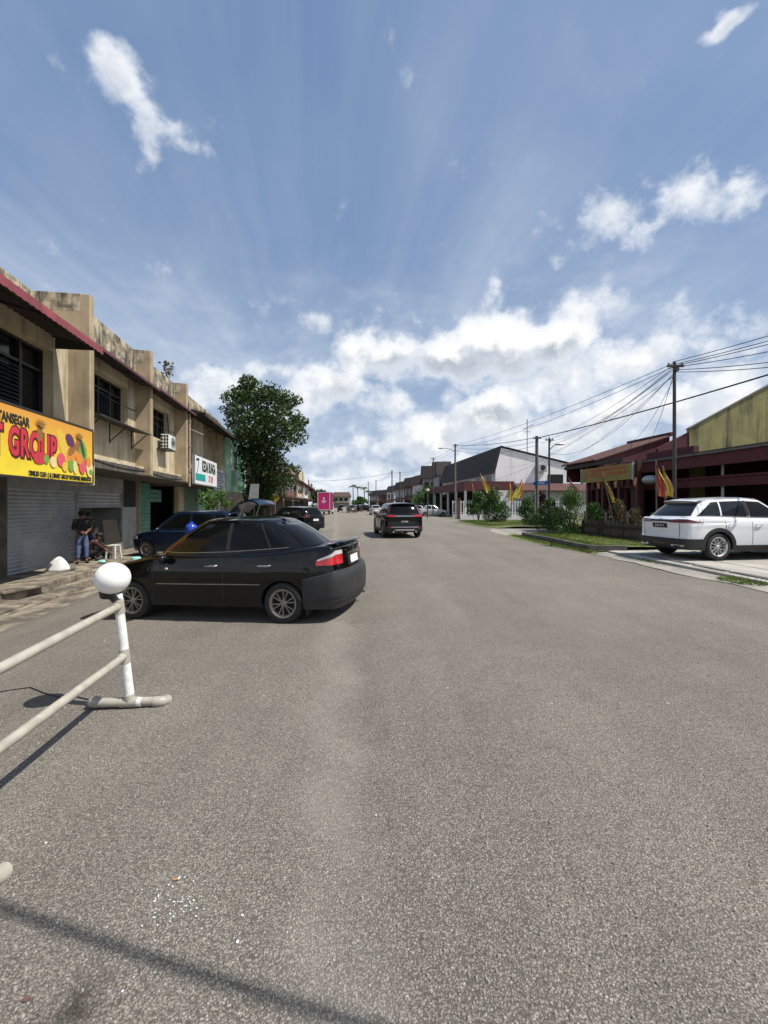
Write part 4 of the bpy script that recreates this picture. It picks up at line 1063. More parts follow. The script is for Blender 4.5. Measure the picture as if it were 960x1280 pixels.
def shop_unit(label, u0, u1, w0, w1, zs, zh, awn, awn_mat, par_mat='plaster_stain', pil=True, recess=0, parD=D_W-.02, aD=5.6, lip=.14):
    r = thing('shophouse', label, 'shop building', FL((u0+u1)/2, 11, -.6), group='shops in the terrace on the left')
    Dw = D_W+recess
    m = MB()                                            # upper front wall round its window
    ubox(m, u0, w0, Dw, 15, Z_SL+.25, Z_PAR-.4); ubox(m, w1, u1, Dw, 15, Z_SL+.25, Z_PAR-.4)
    ubox(m, w0, w1, Dw, 15, Z_SL+.25, zs); ubox(m, w0, w1, Dw, 15, zh, Z_PAR-.4)
    m.build('wall', M['plaster'], r)
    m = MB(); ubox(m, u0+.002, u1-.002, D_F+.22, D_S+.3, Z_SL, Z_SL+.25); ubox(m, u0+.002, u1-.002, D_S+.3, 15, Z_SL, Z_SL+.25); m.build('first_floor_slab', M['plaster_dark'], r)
    if not recess:
        m = MB(); ubox(m, u0+.003, u1-.003, D_F+.24, Dw, Z_SL+.25, Z_SL+.32); m.build('ledge', M['cream'], r)
    # parapet, weathered
    m = MB(); ubox(m, u0, u1, parD, parD+.2, Z_PAR-.4, Z_TOP-.05); ubox(m, u0, u1, parD+.2, 15, Z_PAR-.4, Z_PAR-.25)
    m.build('parapet', M[par_mat], r, bevel=.02)
    # window set back in the wall
    m = MB(); ubox(m, w0, w1, Dw+.35, Dw+.45, zs, zh); wd = m.build('window', M['winglass'], r)
    m = MB(); n = max(2, int((w1-w0)/.75)); fw = .035
    for i in range(n+1):
        u = w0+(w1-w0)*i/n; ubox(m, max(u-fw, w0), min(u+fw, w1), Dw+.24, Dw+.33, zs, zh)
    zt_ = zs+(zh-zs)*.72
    for z in (zs, zt_, zh-.06):
        for i in range(n):
            ubox(m, w0+(w1-w0)*i/n+fw, w0+(w1-w0)*(i+1)/n-fw, Dw+.25, Dw+.32, z, z+.06)
    m.build('window_frame', M['winframe'], wd)
    m = MB(); i = n-2; a, b = w0+(w1-w0)*i/n+fw+.01, w0+(w1-w0)*(i+1)/n-fw-.01
    for k in range(14):
        z = zs+.09+(zt_-zs-.16)*k/14
        m.hexa([FL(a, Dw+.20, z), FL(b, Dw+.20, z), FL(b, Dw+.215, z), FL(a, Dw+.215, z)], [FL(a, Dw+.27, z+.075), FL(b, Dw+.27, z+.075), FL(b, Dw+.285, z+.075), FL(a, Dw+.285, z+.075)])
    m.build('louvre', M['louvre'], wd)
    if pil:
        m = MB(); ubox(m, u1-.24, u1, D_F, 8.0, Z_SL-.0+.001, Z_TOP)
        m.build('pillar', M['pillar'], r, bevel=.02)
        m = MB(); ubox(m, u1-.243, u1+.003, D_F+.24, 8.0, Z_PAR-.05, Z_TOP+.004); m.build('pillar_cap', M['plaster_stain'], r, bevel=.02)
    if awn:
        a0, a1, za, zb_ = awn                            # outer edge height, inner height; ribbed sheet
        G = []; n = int((a1-a0)/.09)
        for i in range(n+1):
            u = a0+(a1-a0)*i/n; h = .022*(1 if i % 2 else -1)
            G.append([FL(u, aD, za+h), FL(u, aD+.5, za+(zb_-za)*.45+h), FL(u, D_W+.06, za+(zb_-za)+h)])
        m = MB(); m.slab(G, Vector((0, 0, -.012))); aw = m.build('awning', M[awn_mat], r)
        m = MB(); m.slab([[p+FL(0, .01, 0)-Vector((0, 0, .016)) for p in q] for q in G], Vector((0, 0, -.008))); m.build('awning_shade_sheet', M['awning_under'], aw)  # second, darker sheet: the shade under the awning put into colour
        m = MB()
        G = [[FL(a0+(a1-a0)*i/n, aD-.008, za+.03), FL(a0+(a1-a0)*i/n, aD-.015, za-lip-.02*(i % 2))] for i in range(n+1)]
        m.slab(G, FL(0, .012, 0)); m.build('awning_fringe', M[awn_mat], aw)
        m = MB()
        for i in range(5):
            u = a0+.1+(a1-a0-.2)*i/4
            m.tube([FL(u, aD+.05, za-.06), FL(u, D_W+.05, za-.06+(zb_-za))], .02, 6)
        for D in (aD+.06, aD+.5): m.tube([FL(a0, D, za-.06+(D-aD)*.9*(zb_-za)), FL(a1, D, za-.06+(D-aD)*.9*(zb_-za))], .018, 6)
        for u in (a0+.01, a1-.02):
            m.hexa([FL(u, aD+.02, za-.05), FL(u, D_W-.02, za-.06), FL(u, D_W-.02, zb_-.03)], [FL(u+.01, aD+.02, za-.05), FL(u+.01, D_W-.02, za-.06), FL(u+.01, D_W-.02, zb_-.03)])
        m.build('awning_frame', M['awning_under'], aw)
    return r

def shutter(parent, u0, u1, z0, z1, D=D_S, name='roller_shutter', mat='shutter', pitch=.105):
    n = int((z1-z0)/pitch); G = []
    for i in range(n*2+1):
        z = z0+(z1-z0)*i/(2*n); d = .026 if i % 2 else -.026
        G.append([FL(u0, D+d, z), FL(u1, D+d, z)])
    m = MB(); m.slab(G, FL(0, .03, 0)-FL(0, 0, 0))
    s = m.build(name, M[mat], parent)
    m = MB(); ubox(m, u0-.06, u0, D-.05, D+.06, -.33, z1+.05); ubox(m, u1, u1+.06, D-.05, D+.06, -.33, z1+.05); ubox(m, u0-.06, u1+.06, D-.04, D+.05, z1, z1+.06)
    if z0 > 0: ubox(m, u0, u1, D-.03, D+.04, z0-.06, z0)
    m.build('shutter_rail', M['greywall'], s)
    return s

def left_row():
    A = shop_unit('cream shop with red awning above the yellow fruit sign, nearest on the left', 4.0, 12.78, 4.6, 11.9, 3.5, 5.55, (4.2, 11.95, 5.69, 5.99), 'awning_red', 'plaster_stain', parD=7.55)
    B = shop_unit('cream shop behind the white ball post, a bracketed ledge under its window', 12.785, 16.98, 13.1, 16.15, 4.34, 5.75, (12.8, 17.1, 6.0, 6.22), 'awning_maroon', aD=6.0, lip=.05)
    Cc = shop_unit('cream shop with an air conditioner on its upper wall', 16.985, 21.25, 17.3, 20.35, 4.42, 5.75, (17.16, 21.9, 6.06, 6.28), 'awning_maroon', 'plaster_stain', aD=6.0, lip=.05)
    Dd = shop_unit('cream shop with recessed balcony behind the white flower shop sign', 21.255, 30.5, 26.5, 27.7, 3.3, 5.3, (21.95, 30.6, 6.22, 6.5), 'awning_under', 'plaster_stain', pil=False, recess=.55)
    # lowered end of the first pillar carries the sign
    m = MB(); ubox(m, 12.53, 12.79, D_F-.004, D_W, 2.14, Z_SL-.0); m.build('pillar_foot', M['cream'], A, bevel=.012)
    # lintel band and side edge over the shop fronts
    # ground floors
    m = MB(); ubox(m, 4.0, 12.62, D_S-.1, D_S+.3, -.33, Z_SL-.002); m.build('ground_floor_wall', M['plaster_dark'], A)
    m = MB(); ubox(m, 12.62, 16.03, D_S-.06, D_S+.25, 2.11, Z_SL-.002); m.build('lintel', M['greywall'], B)
    shutter(B, 12.72, 15.97, -.33, 2.05)
    # half open doorway: raised shutter, room behind it
    shutter(Cc, 16.12, 19.35, 1.55, 2.05)
    m = MB(); ubox(m, 16.03, 19.45, D_S-.06, D_S+.25, 2.11, Z_SL-.002); ubox(m, 16.0, 16.06, D_S, 13, -.33, Z_SL-.002); ubox(m, 16.06, 19.6, 9.5, 9.7, -.33, Z_SL-.002); ubox(m, 19.45, 19.6, D_S, 9.5, -.33, Z_SL-.002)
    m.build('doorway_wall', M['greywall'], Cc)
    m = MB(); ubox(m, 16.9, 17.5, 9.38, 9.497, -.33, 1.6); m.build('inner_door', M['brick_dull'], Cc)
    m = MB(); ubox(m, 19.42, 20.85, D_S-.02, D_S+.2, -.33, 1.5); m.build('grey_panel', M['greywall'], Cc)
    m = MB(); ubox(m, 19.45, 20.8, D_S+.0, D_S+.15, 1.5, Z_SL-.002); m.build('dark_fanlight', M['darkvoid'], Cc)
    m = MB(); m.tube([FL(20.93, D_S-.1, -.33), FL(20.93, D_S-.1, Z_SL)], .045, 10); ubox(m, 20.85, 21.2, D_S, D_S+.2, -.33, Z_SL-.002); m.build('corner_post', M['pipe'], Cc)
    # unit D: green tiled front, dark opening, pale post, green folding grille
    m = MB()
    for i in range(6):
        for k in range(16):
            ubox(m, 21.25+i*.2, 21.25+i*.2+.185, D_S-.03, D_S+.1, -.3+k*.185, -.3+k*.185+.17)
    m.build('green_tile_panel', M['green_tile'], Dd)
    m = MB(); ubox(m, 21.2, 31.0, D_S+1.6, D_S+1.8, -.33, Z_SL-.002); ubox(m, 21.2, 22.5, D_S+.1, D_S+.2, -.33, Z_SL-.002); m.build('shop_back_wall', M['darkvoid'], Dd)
    m = MB()
    for i in range(3):
        for k in range(3): ubox(m, 22.55+i*.5, 22.55+i*.5+.46, D_S-.0, D_S+.04, 1.75+k*.22, 1.75+k*.22+.19)
    m.build('fanlight', M['green_tile'], Dd)
    m = MB(); ubox(m, 26.35, 27.4, D_S-.14, D_S+.1, -.33, Z_SL-.002); m.build('pale_post', M['cream'], Dd)
    m = MB(); G = []
    for i in range(41):
        u = 27.4+3.6*i/40; G.append([FL(u, D_S+.03*(i % 2), -.33), FL(u, D_S+.03*(i % 2), Z_SL-.002)])
    m.slab(G, FL(0, .03, 0)-FL(0, 0, 0)); m.build('folding_grille', M['green_metal'], Dd)
    # balcony front and the column between C and D
    m = MB(); ubox(m, 21.26, 30.49, D_F+.22, D_F+.34, Z_SL+.25, Z_SL+.75); m.build('balcony_front', M['cream'], Dd)
    m = MB(); ubox(m, 24.3, 26.2, D_W+.05, 8.2, Z_SL+.75, 6.4); m.build('bay_wall', M['plaster'], Dd)
    m = MB(); ubox(m, 30.2, 30.49, D_F+.35, 8.2, Z_SL+.26, 6.6); m.build('end_wall', M['plaster'], Dd)
    m = MB(); m.tube([FL(21.4, D_F-.02, Z_SL-.2), FL(21.4, D_F-.02, 6.5)], .055, 10)
    for z in (3.2, 4.4, 5.6): ubox(m, 21.32, 21.48, D_F-.09, D_F+.05, z, z+.05)
    m.build('drainpipe', M['pipe'], Cc, smooth=True)
    m = MB(); m.tube([FL(22.3, 5.75, 5.15), FL(21.6, D_F+.1, 5.35)], .02, 6); m.build('awning_strut', M['galv'], Dd)
    m = MB(); m.tube([FL(25.4, 6.1, 3.75), FL(25.0, 6.8, 4.5)], .02, 6); m.build('sign_strut', M['galv'], Dd)
    # ledge on brackets
    e = MB(); G = [[FL(12.95, 6.12, 4.20), FL(12.95, D_W, 4.30)], [FL(16.6, 6.12, 4.20), FL(16.6, D_W, 4.30)]]
    e.slab(G, Vector((0, 0, -.035)))
    t = e.build('canopy_ledge', M['blacksteel'], B)
    for u in (13.2, 14.8, 16.4):
        e = MB(); e.tube([FL(u, 6.2, 4.17), FL(u, D_W, 3.65)], .018, 6); e.tube([FL(u, D_W-.02, 4.25), FL(u, D_W-.02, 3.6)], .018, 6)
        e.build('bracket', M['blacksteel'], t)
    # air conditioner
    a = thing('air_conditioner', 'white outdoor air conditioning unit on the shop wall below the window', 'air conditioner', FL(19.3, 6.45, 3.98))
    m = MB(); ubox(m, 18.85, 19.70, 6.28, 6.60, 4.0, 4.6); m.build('casing', M['plastic_white'], a, bevel=.02)
    m = MB(); P = FL(19.4, 6.275, 4.3); n_ = (FL(0, -1, 0)).normalized()
    for rr in (.09, .16, .23):
        m.tube([P+FL(math.cos(t_)*rr, 0, math.sin(t_)*rr) for t_ in [2*PI*k/20 for k in range(21)]], .008, 5)
    for k in range(6):
        t_ = PI*k/6; m.tube([P+FL(math.cos(t_)*.24, 0, math.sin(t_)*.24), P-FL(math.cos(t_)*.24, 0, math.sin(t_)*.24)], .006, 4)
    m.build('fan_grille', M['winframe'], a)
    m = MB()
    for i in range(3):
        for k in range(4):
            m.lathe([(.001, 0),(.058, 0)], c=FL(18.845, 6.33+.11*i-.0, 4.09+.14*k), axis='y', n=12)
    m.build('side_vent', M['winframe'], a)
    m = MB(); ubox(m, 18.8, 19.75, 6.3, D_W, 3.95, 3.995); m.build('bracket', M['blacksteel'], a)
    m = MB(); m.tube([FL(19.75, 6.6, 4.4), FL(20.0, 6.65, 4.7), FL(20.05, 6.7, 5.3), FL(20.0, 6.72, 5.65)], .022, 6); m.build('hose', M['tape'], a)
    # cables slung along the front of the row
    for k, (za, zb) in enumerate(((2.95, 2.82), (5.2, 5.0))):
        m = MB(); P_ = []
        for i in range(40):
            f = i/39; P_.append(FL(12.8+8.4*f, D_W-.03 if k else D_F+.20, za+(zb-za)*f-.10*abs(math.sin(PI*f*2))))
        m.tube(P_, .012, 5); tag(m.build('cable', M['tape'], smooth=True, base=False), ['dark cable slung along the lower edge of the cream shop fronts', 'dark cable slung along the wall under the maroon awnings'][k], 'cable')
    # roof plant on the parapet
    m = MB(); b0 = FL(20.5, 6.85, Z_TOP-.06)
    for k in range(9):
        a_ = random.uniform(0, 6.28); l = random.uniform(.35, .8)
        m.tube([b0, b0+Vector((.12*math.cos(a_), .12*math.sin(a_), l*.6)), b0+Vector((.22*math.cos(a_), .22*math.sin(a_), l))], .008, 4)
    for k in range(60):
        c = b0+Vector((random.gauss(0, .14), random.gauss(0, .14), random.uniform(.25, .85))); leafquad(m, c, .09)
    tag(m.build('parapet_weed', M['leaf_dry'], fixn=False), 'scraggy weed growing out of the stained parapet top', 'plant')

    # green building after the row
    g = thing('shophouse', 'pale mint green shop building between the cream row and the tree', 'shop building', FL(33, 11, -.6), group='shops in the terrace on the left')
    m = MB(); ubox(m, 30.6, 36.2, 6.5, 15, Z_SL, 7.0); ubox(m, 30.55, 36.2, 8.4, 15, -.6, Z_SL); m.build('wall', M['mint'], g)
    m = MB(); ubox(m, 30.55, 31.0, 6.1, 6.5, Z_SL-.1, 6.9); m.build('pillar', M['mint'], g)
    m = MB(); ubox(m, 35.6, 36.1, 6.0, 6.5, Z_SL-.1, 7.1); m.build('pillar', M['mint'], g)
    m = MB(); ubox(m, 31.6, 35.0, 6.47, 6.6, 4.2, 5.8); m.build('window', M['winglass'], g)
    m = MB(); ubox(m, 31.0, 35.6, 6.2, 6.49, 3.1, 4.1); m.build('balcony_front', M['mint'], g)
    # ---- shop signs
    s = thing('signboard', 'long yellow and orange shop signboard with red lettering and printed fruit', 'sign', FL(9, 6.1, 2.17))
    p = MB(); ubox(p, 4.4, 12.46, 6.1, 6.16, 2.2, 3.6); pn = p.build('sign_panel', M['sign_yellow'], s)
    p = MB(); ubox(p, 4.35, 12.5, 6.09, 6.19, 2.15, 2.198); ubox(p, 4.35, 12.5, 6.09, 6.19, 3.602, 3.65); ubox(p, 12.462, 12.52, 6.09, 6.19, 2.2, 3.6); p.build('sign_frame', M['winframe'], s)
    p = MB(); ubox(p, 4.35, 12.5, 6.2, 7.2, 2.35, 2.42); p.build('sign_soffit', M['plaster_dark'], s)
    xd, zd = FL(1, 0, 0), Vector((0, 0, 1))
    def sign_text(name, txt, u, z, size, mat, off=0., sx=1., D=6.094, par=pn, align='CENTER', ext=.003, sp=1.0):
        vs, fs = text_geo(txt, size, off, ext, sx, align, sp)
        m_ = plane_M(FL(u, D, z), xd, zd); q = MB(); q.add([m_ @ v for v in vs], fs); return q.build(name, M[mat], par)
    sign_text('red_lettering', 'SMART GROUP', 10.86, 2.86, .78, 'sign_red', .026, .555, D=6.088, align='RIGHT', sp=1.08)
    sign_text('lettering_outline', 'SMART GROUP', 10.885, 2.855, .78, 'sign_darkred', .068, .555, D=6.095, align='RIGHT', sp=1.08)
    sign_text('black_lettering', 'SANTANSEGAR', 9.95, 3.33, .27, 'sign_black', .010, .66, align='RIGHT')
    sign_text('small_lettering', 'DIMILIKI OLEH : J & J SMART GROUP ENTERPRISE (MR05423-D)', 12.40, 2.275, .145, 'sign_black', .006, .62, align='RIGHT')
    # printed fruit: flat shapes on the board
    def blob(q, u, z, a, b, rot=0, n=18, D=6.092):
        z += .075
        c, s_ = math.cos(rot), math.sin(rot)
        P_ = [FL(u+a*math.cos(t)*c-b*math.sin(t)*s_, D, z+a*math.cos(t)*s_+b*math.sin(t)*c) for t in [2*PI*k/n for k in range(n)]]
        q.hexa(P_, [v+FL(0, .006, 0) for v in P_])
    fruit = [('fr_yellow',11.15,2.95,.16,.42,.5),('fr_orange',11.55,2.85,.34,.2,.75),('fr_brown',11.5,2.9,.22,.10,.75),('fr_purple',11.42,3.12,.2,.14,-.6),('fr_green',11.95,2.95,.2,.3,.5),('fr_dark',11.95,3.0,.07,.27,.4),
             ('fr_brown',10.28,3.10,.10,.17,0),('fr_brown',11.75,3.06,.09,.17,-.2),('fr_red',10.3,2.56,.24,.13,.2),('fr_green',10.5,2.56,.09,.11,0),('fr_cream',10.75,2.52,.12,.13,0),('fr_pink',11.05,2.6,.16,.17,.3),
             ('fr_yellow',11.2,2.45,.12,.12,0),('fr_green',11.45,2.5,.12,.15,0),('fr_cream',11.62,2.48,.09,.17,.1),('fr_pink',11.95,2.52,.16,.19,0),('fr_orange',11.8,2.7,.15,.14,0),('fr_cream',12.28,2.5,.16,.24,.2),('fr_orange',12.22,2.66,.12,.14,0),('fr_green',12.33,2.4,.1,.08,0)]
    by = {}
    for k, f in enumerate(fruit): by.setdefault(f[0], []).append((k, f))
    for mm, L_ in by.items():
        for k, f in L_[1:]:
            q = MB(); blob(q, *f[1:], D=6.092-.0012*k); q.build('printed_fruit', M[mm], pn)
        q = MB()
        for k, f in L_[:1]: blob(q, *f[1:], D=6.092-.0012*k)
        if mm == 'fr_brown':
            for uu, zz in ((10.28, 3.22), (11.78, 3.18)):
                q.build('printed_fruit', M[mm], pn); q = MB()
                for t in range(7):
                    a_ = -1.0+2.0*t/6; blob(q, uu+.10*math.sin(a_), zz+.05+.05*math.cos(a_), .014, .10, -a_, 8, D=6.062-.0013*t)
        q.build('printed_fruit', M[mm], pn)
    k = thing('signboard', 'white flower shop signboard with black lettering and a teal panel', 'sign', FL(25.4, 6.25, 2.7))
    p = MB(); ubox(p, 22.35, 27.0, 6.2, 6.3, 2.72, 4.15); pk = p.build('sign_panel', M['sign_white'], k)
    p = MB(); ubox(p, 22.3, 22.348, 6.18, 6.32, 2.68, 4.19); ubox(p, 22.3, 27.05, 6.18, 6.32, 2.66, 2.715); p.build('sign_frame', M['galv'], k)
    sign_text('black_lettering', 'KEDAI BUNGA', 25.15, 3.67, .80, 'sign_black', .03, .56, D=6.195, par=pk)
    m = MB()
    for (a, b) in (((22.55, 3.95), (23.05, 3.98)), ((23.05, 3.98), (22.75, 3.3))):
        m.hexa([FL(a[0], 6.19, a[1]-.06), FL(b[0], 6.19, b[1]-.06), FL(b[0]+.12, 6.19, b[1]+.06), FL(a[0]+.12, 6.19, a[1]+.06)], [FL(a[0], 6.197, a[1]-.06), FL(b[0], 6.197, b[1]-.06), FL(b[0]+.12, 6.197, b[1]+.06), FL(a[0]+.12, 6.197, a[1]+.06)])
    m.build('logo_mark', M['sign_black'], pk)
    m = MB(); ubox(m, 22.5, 24.35, 6.19, 6.197, 2.88, 3.24); m.build('teal_panel', M['teal'], pk)
    sign_text('red_lettering', '花 店', 25.5, 3.05, .40, 'sign_red', .01, 1.1, D=6.195, par=pk)
    k2 = thing('signboard', 'smaller grey-blue signboard next to the white flower shop sign', 'sign', FL(28, 6.25, 2.5))
    p = MB(); ubox(p, 27.15, 29.9, 6.3, 6.37, 2.45, 3.85); p.build('sign_panel', M['sign_grey'], k2)
    p = MB()
    for i in range(7): ubox(p, 27.4+random.uniform(0, .3), 29.6-random.uniform(0, .9), 6.293, 6.299, 2.6+i*.17, 2.68+i*.17)
    p.build('printed_line', M['louvre'], k2)
    p = MB(); ubox(p, 27.1, 27.148, 6.28, 6.39, 2.4, 3.9); ubox(p, 28.3, 28.4, 6.3, 6.4, -.33, 2.4); p.build('sign_frame', M['galv'], k2)

def leafquad(m, c, r, flat=0.):
    a = Vector((random.gauss(0, 1), random.gauss(0, 1), random.gauss(0, 1))).normalized()
    b = a.orthogonal().normalized(); w = a.cross(b)
    t = random.uniform(0, 6.28); p = (b*math.cos(t)+w*math.sin(t)); q = a.cross(p)
    m.add([c-p*r, c+q*r*.5, c+p*r, c-q*r*.5], [(0,1,2,3)])

# ---------------------------------------------------------------- leaves in bulk
def leaf_mesh(name, pts, size, mat, parent, droop=.3, aspect=.42):
    n = len(pts); P = np.asarray(pts, dtype=np.float64)
    d = RNG.normal(size=(n, 3)); d[:, 2] -= droop; d /= np.linalg.norm(d, axis=1)[:, None]
    e = RNG.normal(size=(n, 3)); q = np.cross(d, e); q /= np.linalg.norm(q, axis=1)[:, None]
    nn = np.cross(d, q)
    s = size*RNG.uniform(.6, 1.3, size=(n, 1))
    v0 = P-d*s; v1 = P+q*s*aspect+nn*s*.12; v2 = P+d*s; v3 = P-q*s*aspect+nn*s*.12
    V = np.stack([v0, v1, v2, v3], axis=1).reshape(-1, 3)
    base = Vector((0,0,0))
    o_loc = None
    if parent is not None:
        Mi = np.array(WM[parent].inverted()); V = V @ Mi[:3, :3].T+Mi[:3, 3]
    else:
        b = np.array([P[:, 0].mean(), P[:, 1].mean(), P[:, 2].min()]); V = V-b; o_loc = tuple(b)
    me = bpy.data.meshes.new(name)
    me.vertices.add(4*n); me.vertices.foreach_set('co', V.ravel())
    me.loops.add(4*n); me.loops.foreach_set('vertex_index', np.arange(4*n, dtype=np.int32))
    me.polygons.add(n); me.polygons.foreach_set('loop_start', np.arange(0, 4*n, 4, dtype=np.int32)); me.polygons.foreach_set('loop_total', np.full(n, 4, dtype=np.int32))
    me.update(calc_edges=True); me.materials.append(mat)
    o = bpy.data.objects.new(name, me); col.objects.link(o)
    if parent is not None: o.parent = parent; WM[o] = WM[parent]
    else: o.location = o_loc; WM[o] = Matrix.Translation(Vector(o_loc))
    return o
def clump_pts(clumps, per, shell=.55):
    out = []
    for c, r in clumps:
        n = max(8, int(per*r*r))
        d = RNG.normal(size=(n, 3)); d /= np.linalg.norm(d, axis=1)[:, None]
        k = RNG.uniform(shell, 1.05, size=(n, 1))**.7
        out.append(np.array(c)+d*k*r*np.array([1, 1, .85]))
    return np.concatenate(out)

def left_tree():
    Y = 31.0
    b = PX(327, 665, Y); b.z = -.5
    t = thing('tree', 'tall dark green leafy tree standing past the end of the left shops', 'tree', b)
    def P(px, py, dy=0): return PX(px, py, Y+dy)
    m = MB()
    m.tube([b, P(327, 640), P(329, 610), P(326, 580), P(322, 550), P(318, 520)], [.34,.3,.26,.22,.15,.06], 9)
    br = [((328, 600), (345, 575), (362, 562), -1.), ((326, 585), (305, 560), (292, 540), 1.), ((324, 560), (340, 535), (360, 512), .6), ((322, 555), (310, 525), (300, 505), -1.2), ((327, 590), (335, 570), (340, 545), -2), ((326, 575), (315, 560), (300, 575), 1.8), ((329,612),(345,600),(366,578),.5)]
    for a, c, d, dy in br: m.tube([P(*a), P(*c, dy*.6), P(*d, dy)], [.13, .08, .03], 7)
    m.build('trunk', M['bark'], t, smooth=True)
    cl = []
    # crown silhouette read off the picture: rows of (y, left, right)
    rows = [(482,302,318),(490,288,352),(500,281,372),(512,279,378),(524,277,382),(535,278,385),(546,282,384),(556,290,380),(565,298,352),(576,300,360),(588,300,374),(600,300,368),(612,303,352),(624,306,345),(634,300,338),(644,300,332)]
    for y, l, r in rows:
        n = max(3, int((r-l)/7))
        for k in range(n):
            for lay in range(2):
                px = random.uniform(l+6, r-6); half = .5*(r-l)*Y/F
                dy = random.uniform(-1, 1)*min(3.2, half*.95)
                q = P(px, y+random.uniform(-6, 6), dy); cl.append((q, random.uniform(.35, .75)))
    # clusters standing proud of the outline
    for px, py in ((305,477),(322,480),(345,484),(358,492),(372,500),(381,527),(383,545),(378,553),(279,512),(281,498),(371,586),(366,598),(290,486),(336,481),(362,560),(372,550),(296,566),(301,585)):
        cl.append((P(px, py, random.uniform(-1, 1)), random.uniform(.22, .42)))
    pts = clump_pts([(tuple(c), r) for c, r in cl], 235)
    leaf_mesh('crown', pts, .135, M['leaf'], t)
    # shrub with big pale leaves beside it, and a bougainvillea
    s = thing('shrub', 'bright big-leaved yellow-green plant under the white flower shop sign', 'plant', FL(24.6, 5.9, -.55))
    q = MB(); q.tube([FL(24.6, 5.9, -.6), FL(24.6, 5.9, .6), FL(24.7, 5.8, 1.5)], .03, 6); q.build('stem', M['bark'], s)
    pts = clump_pts([(tuple(FL(24.6+random.gauss(0, .45), 5.9+random.gauss(0, .35), 1.6+random.gauss(0, .5))), .3) for _ in range(26)], 130)
    leaf_mesh('foliage', pts, .16, M['leaf_light'], s, .6, .5)
    s = thing('shrub', 'dull reddish-leaved shrub right of the big-leaved plant by the flower shop', 'plant', FL(27.5, 5.8, -.55))
    q = MB(); q.tube([FL(27.5, 5.8, -.6), FL(27.5, 5.8, 1.2)], .03, 6); q.build('stem', M['bark'], s)
    pts = clump_pts([(tuple(FL(27.5+random.gauss(0, .7), 5.8+random.gauss(0, .4), 1.4+random.gauss(0, .45))), .35) for _ in range(30)], 130)
    leaf_mesh('foliage', pts, .07, M['leaf_red'], s)

def far_left():
    # further shops after the tree, facing the street
    P0 = PX(318, 640, 42); 
    def at(px, Y): return Vector(((px-480)/F*Y, Y, 0))
    segs = [(332, 50, 356, 62, 'plaster_dark', 7.4), (357, 63, 369, 76, 'brick_dull', 6.6), (370, 77, 378, 92, 'plaster', 8.4), (379, 93, 384, 108, 'white_paint', 8.0), (385, 109, 389, 126, 'plaster_stain', 7.6), (389.5, 127, 393, 150, 'greywall', 7.4)]  # first wall gets dark plaster in place of the tree's shade
    names = ['dark stained two-storey shop just past the big tree', 'dull brick-red shop with a pale canopy beyond the tree', 'beige stained tall shop with stepped parapet in the far left row', 'whitish narrow shop in the far left row', 'dark stained shop further along the far left row', 'grey shop last in the far left row before the pink truck']
    for (p0, y0, p1, y1, mt, h), lb in zip(segs, names):
        a, b = at(p0, y0), at(p1, y1); d = (b-a).normalized(); n = Vector((-d.y, d.x, 0))
        def bx(m, s0, s1, e0, e1, z0, z1):
            L_ = (b-a).length
            q = [a+d*L_*s0+n*e0, a+d*L_*s1+n*e0, a+d*L_*s1+n*e1, a+d*L_*s0+n*e1]
            m.hexa([v+Vector((0, 0, z0)) for v in q], [v+Vector((0, 0, z1)) for v in q])
        t = thing('shophouse', lb, 'shop building', tuple((a+b)/2+Vector((0, 0, -.6))), group='shops in the far left row')
        m = MB(); bx(m, 0, 1, 0, 9, 2.9, h); bx(m, 0, 1, 2.2, 9, -.6, 2.9); m.build('wall', M[mt], t)
        m = MB(); bx(m, -.01, 1.01, -1.2, 0, 5.9, 6.0); bx(m, .0, 1., -1.6, 2.1, 2.7, 2.88); m.build('canopy', M['zinc' if mt == 'brick_dull' else 'awning_maroon'], t)
        m = MB()
        for k in range(2): bx(m, .12+.45*k, .42+.45*k, -.03, .1, 3.9, 5.4); 
        m.build('window', M['winglass'], t)
        m = MB(); bx(m, .05, .95, 2.1, 2.19, -.5, 2.5); m.build('shop_front', M['darkvoid' if mt != 'brick_dull' else 'red_wood'], t)
        m = MB(); bx(m, 0, .08, -.25, 0, 2.9, h+.5); bx(m, .92, 1., -.25, 0, 2.9, h+.5); m.build('pillar', M[mt], t)
    # small yellow sign and a white board by the tree
    t = thing('road_sign', 'small yellow diamond sign beside the big tree', 'sign', PX(344, 655, 30))
    c = PX(344, 622, 30)
    m = MB(); m.box(c, (.52, .02, .52), (0, PI/4, 0)); m.build('sign_plate', M['flag_yellow'], t)
    m = MB(); m.tube([Vector((c.x, c.y+.03, -.4)), Vector((c.x, c.y+.03, c.z+.2))], .03, 8); m.build('pole', M['galv'], t)
    t = thing('notice_board', 'pale grey board leaning on a stake above the raised tailgate', 'board', PX(317, 655, 24))
    c = PX(317, 614, 24)
    m = MB(); m.hexa([c+Vector((-.3, 0, -.5)), c+Vector((.26, 0, -.5)), c+Vector((.26, .03, -.5)), c+Vector((-.3, .03, -.5))], [c+Vector((-.18, .02, .42)), c+Vector((.3, .02, .42)), c+Vector((.3, .05, .42)), c+Vector((-.18, .05, .42))]); m.build('panel', M['galv'], t)
    m = MB(); m.tube([Vector((c.x, c.y+.06, -.5)), c+Vector((0, .06, 0))], .025, 6); m.build('stake', M['bark'], t)
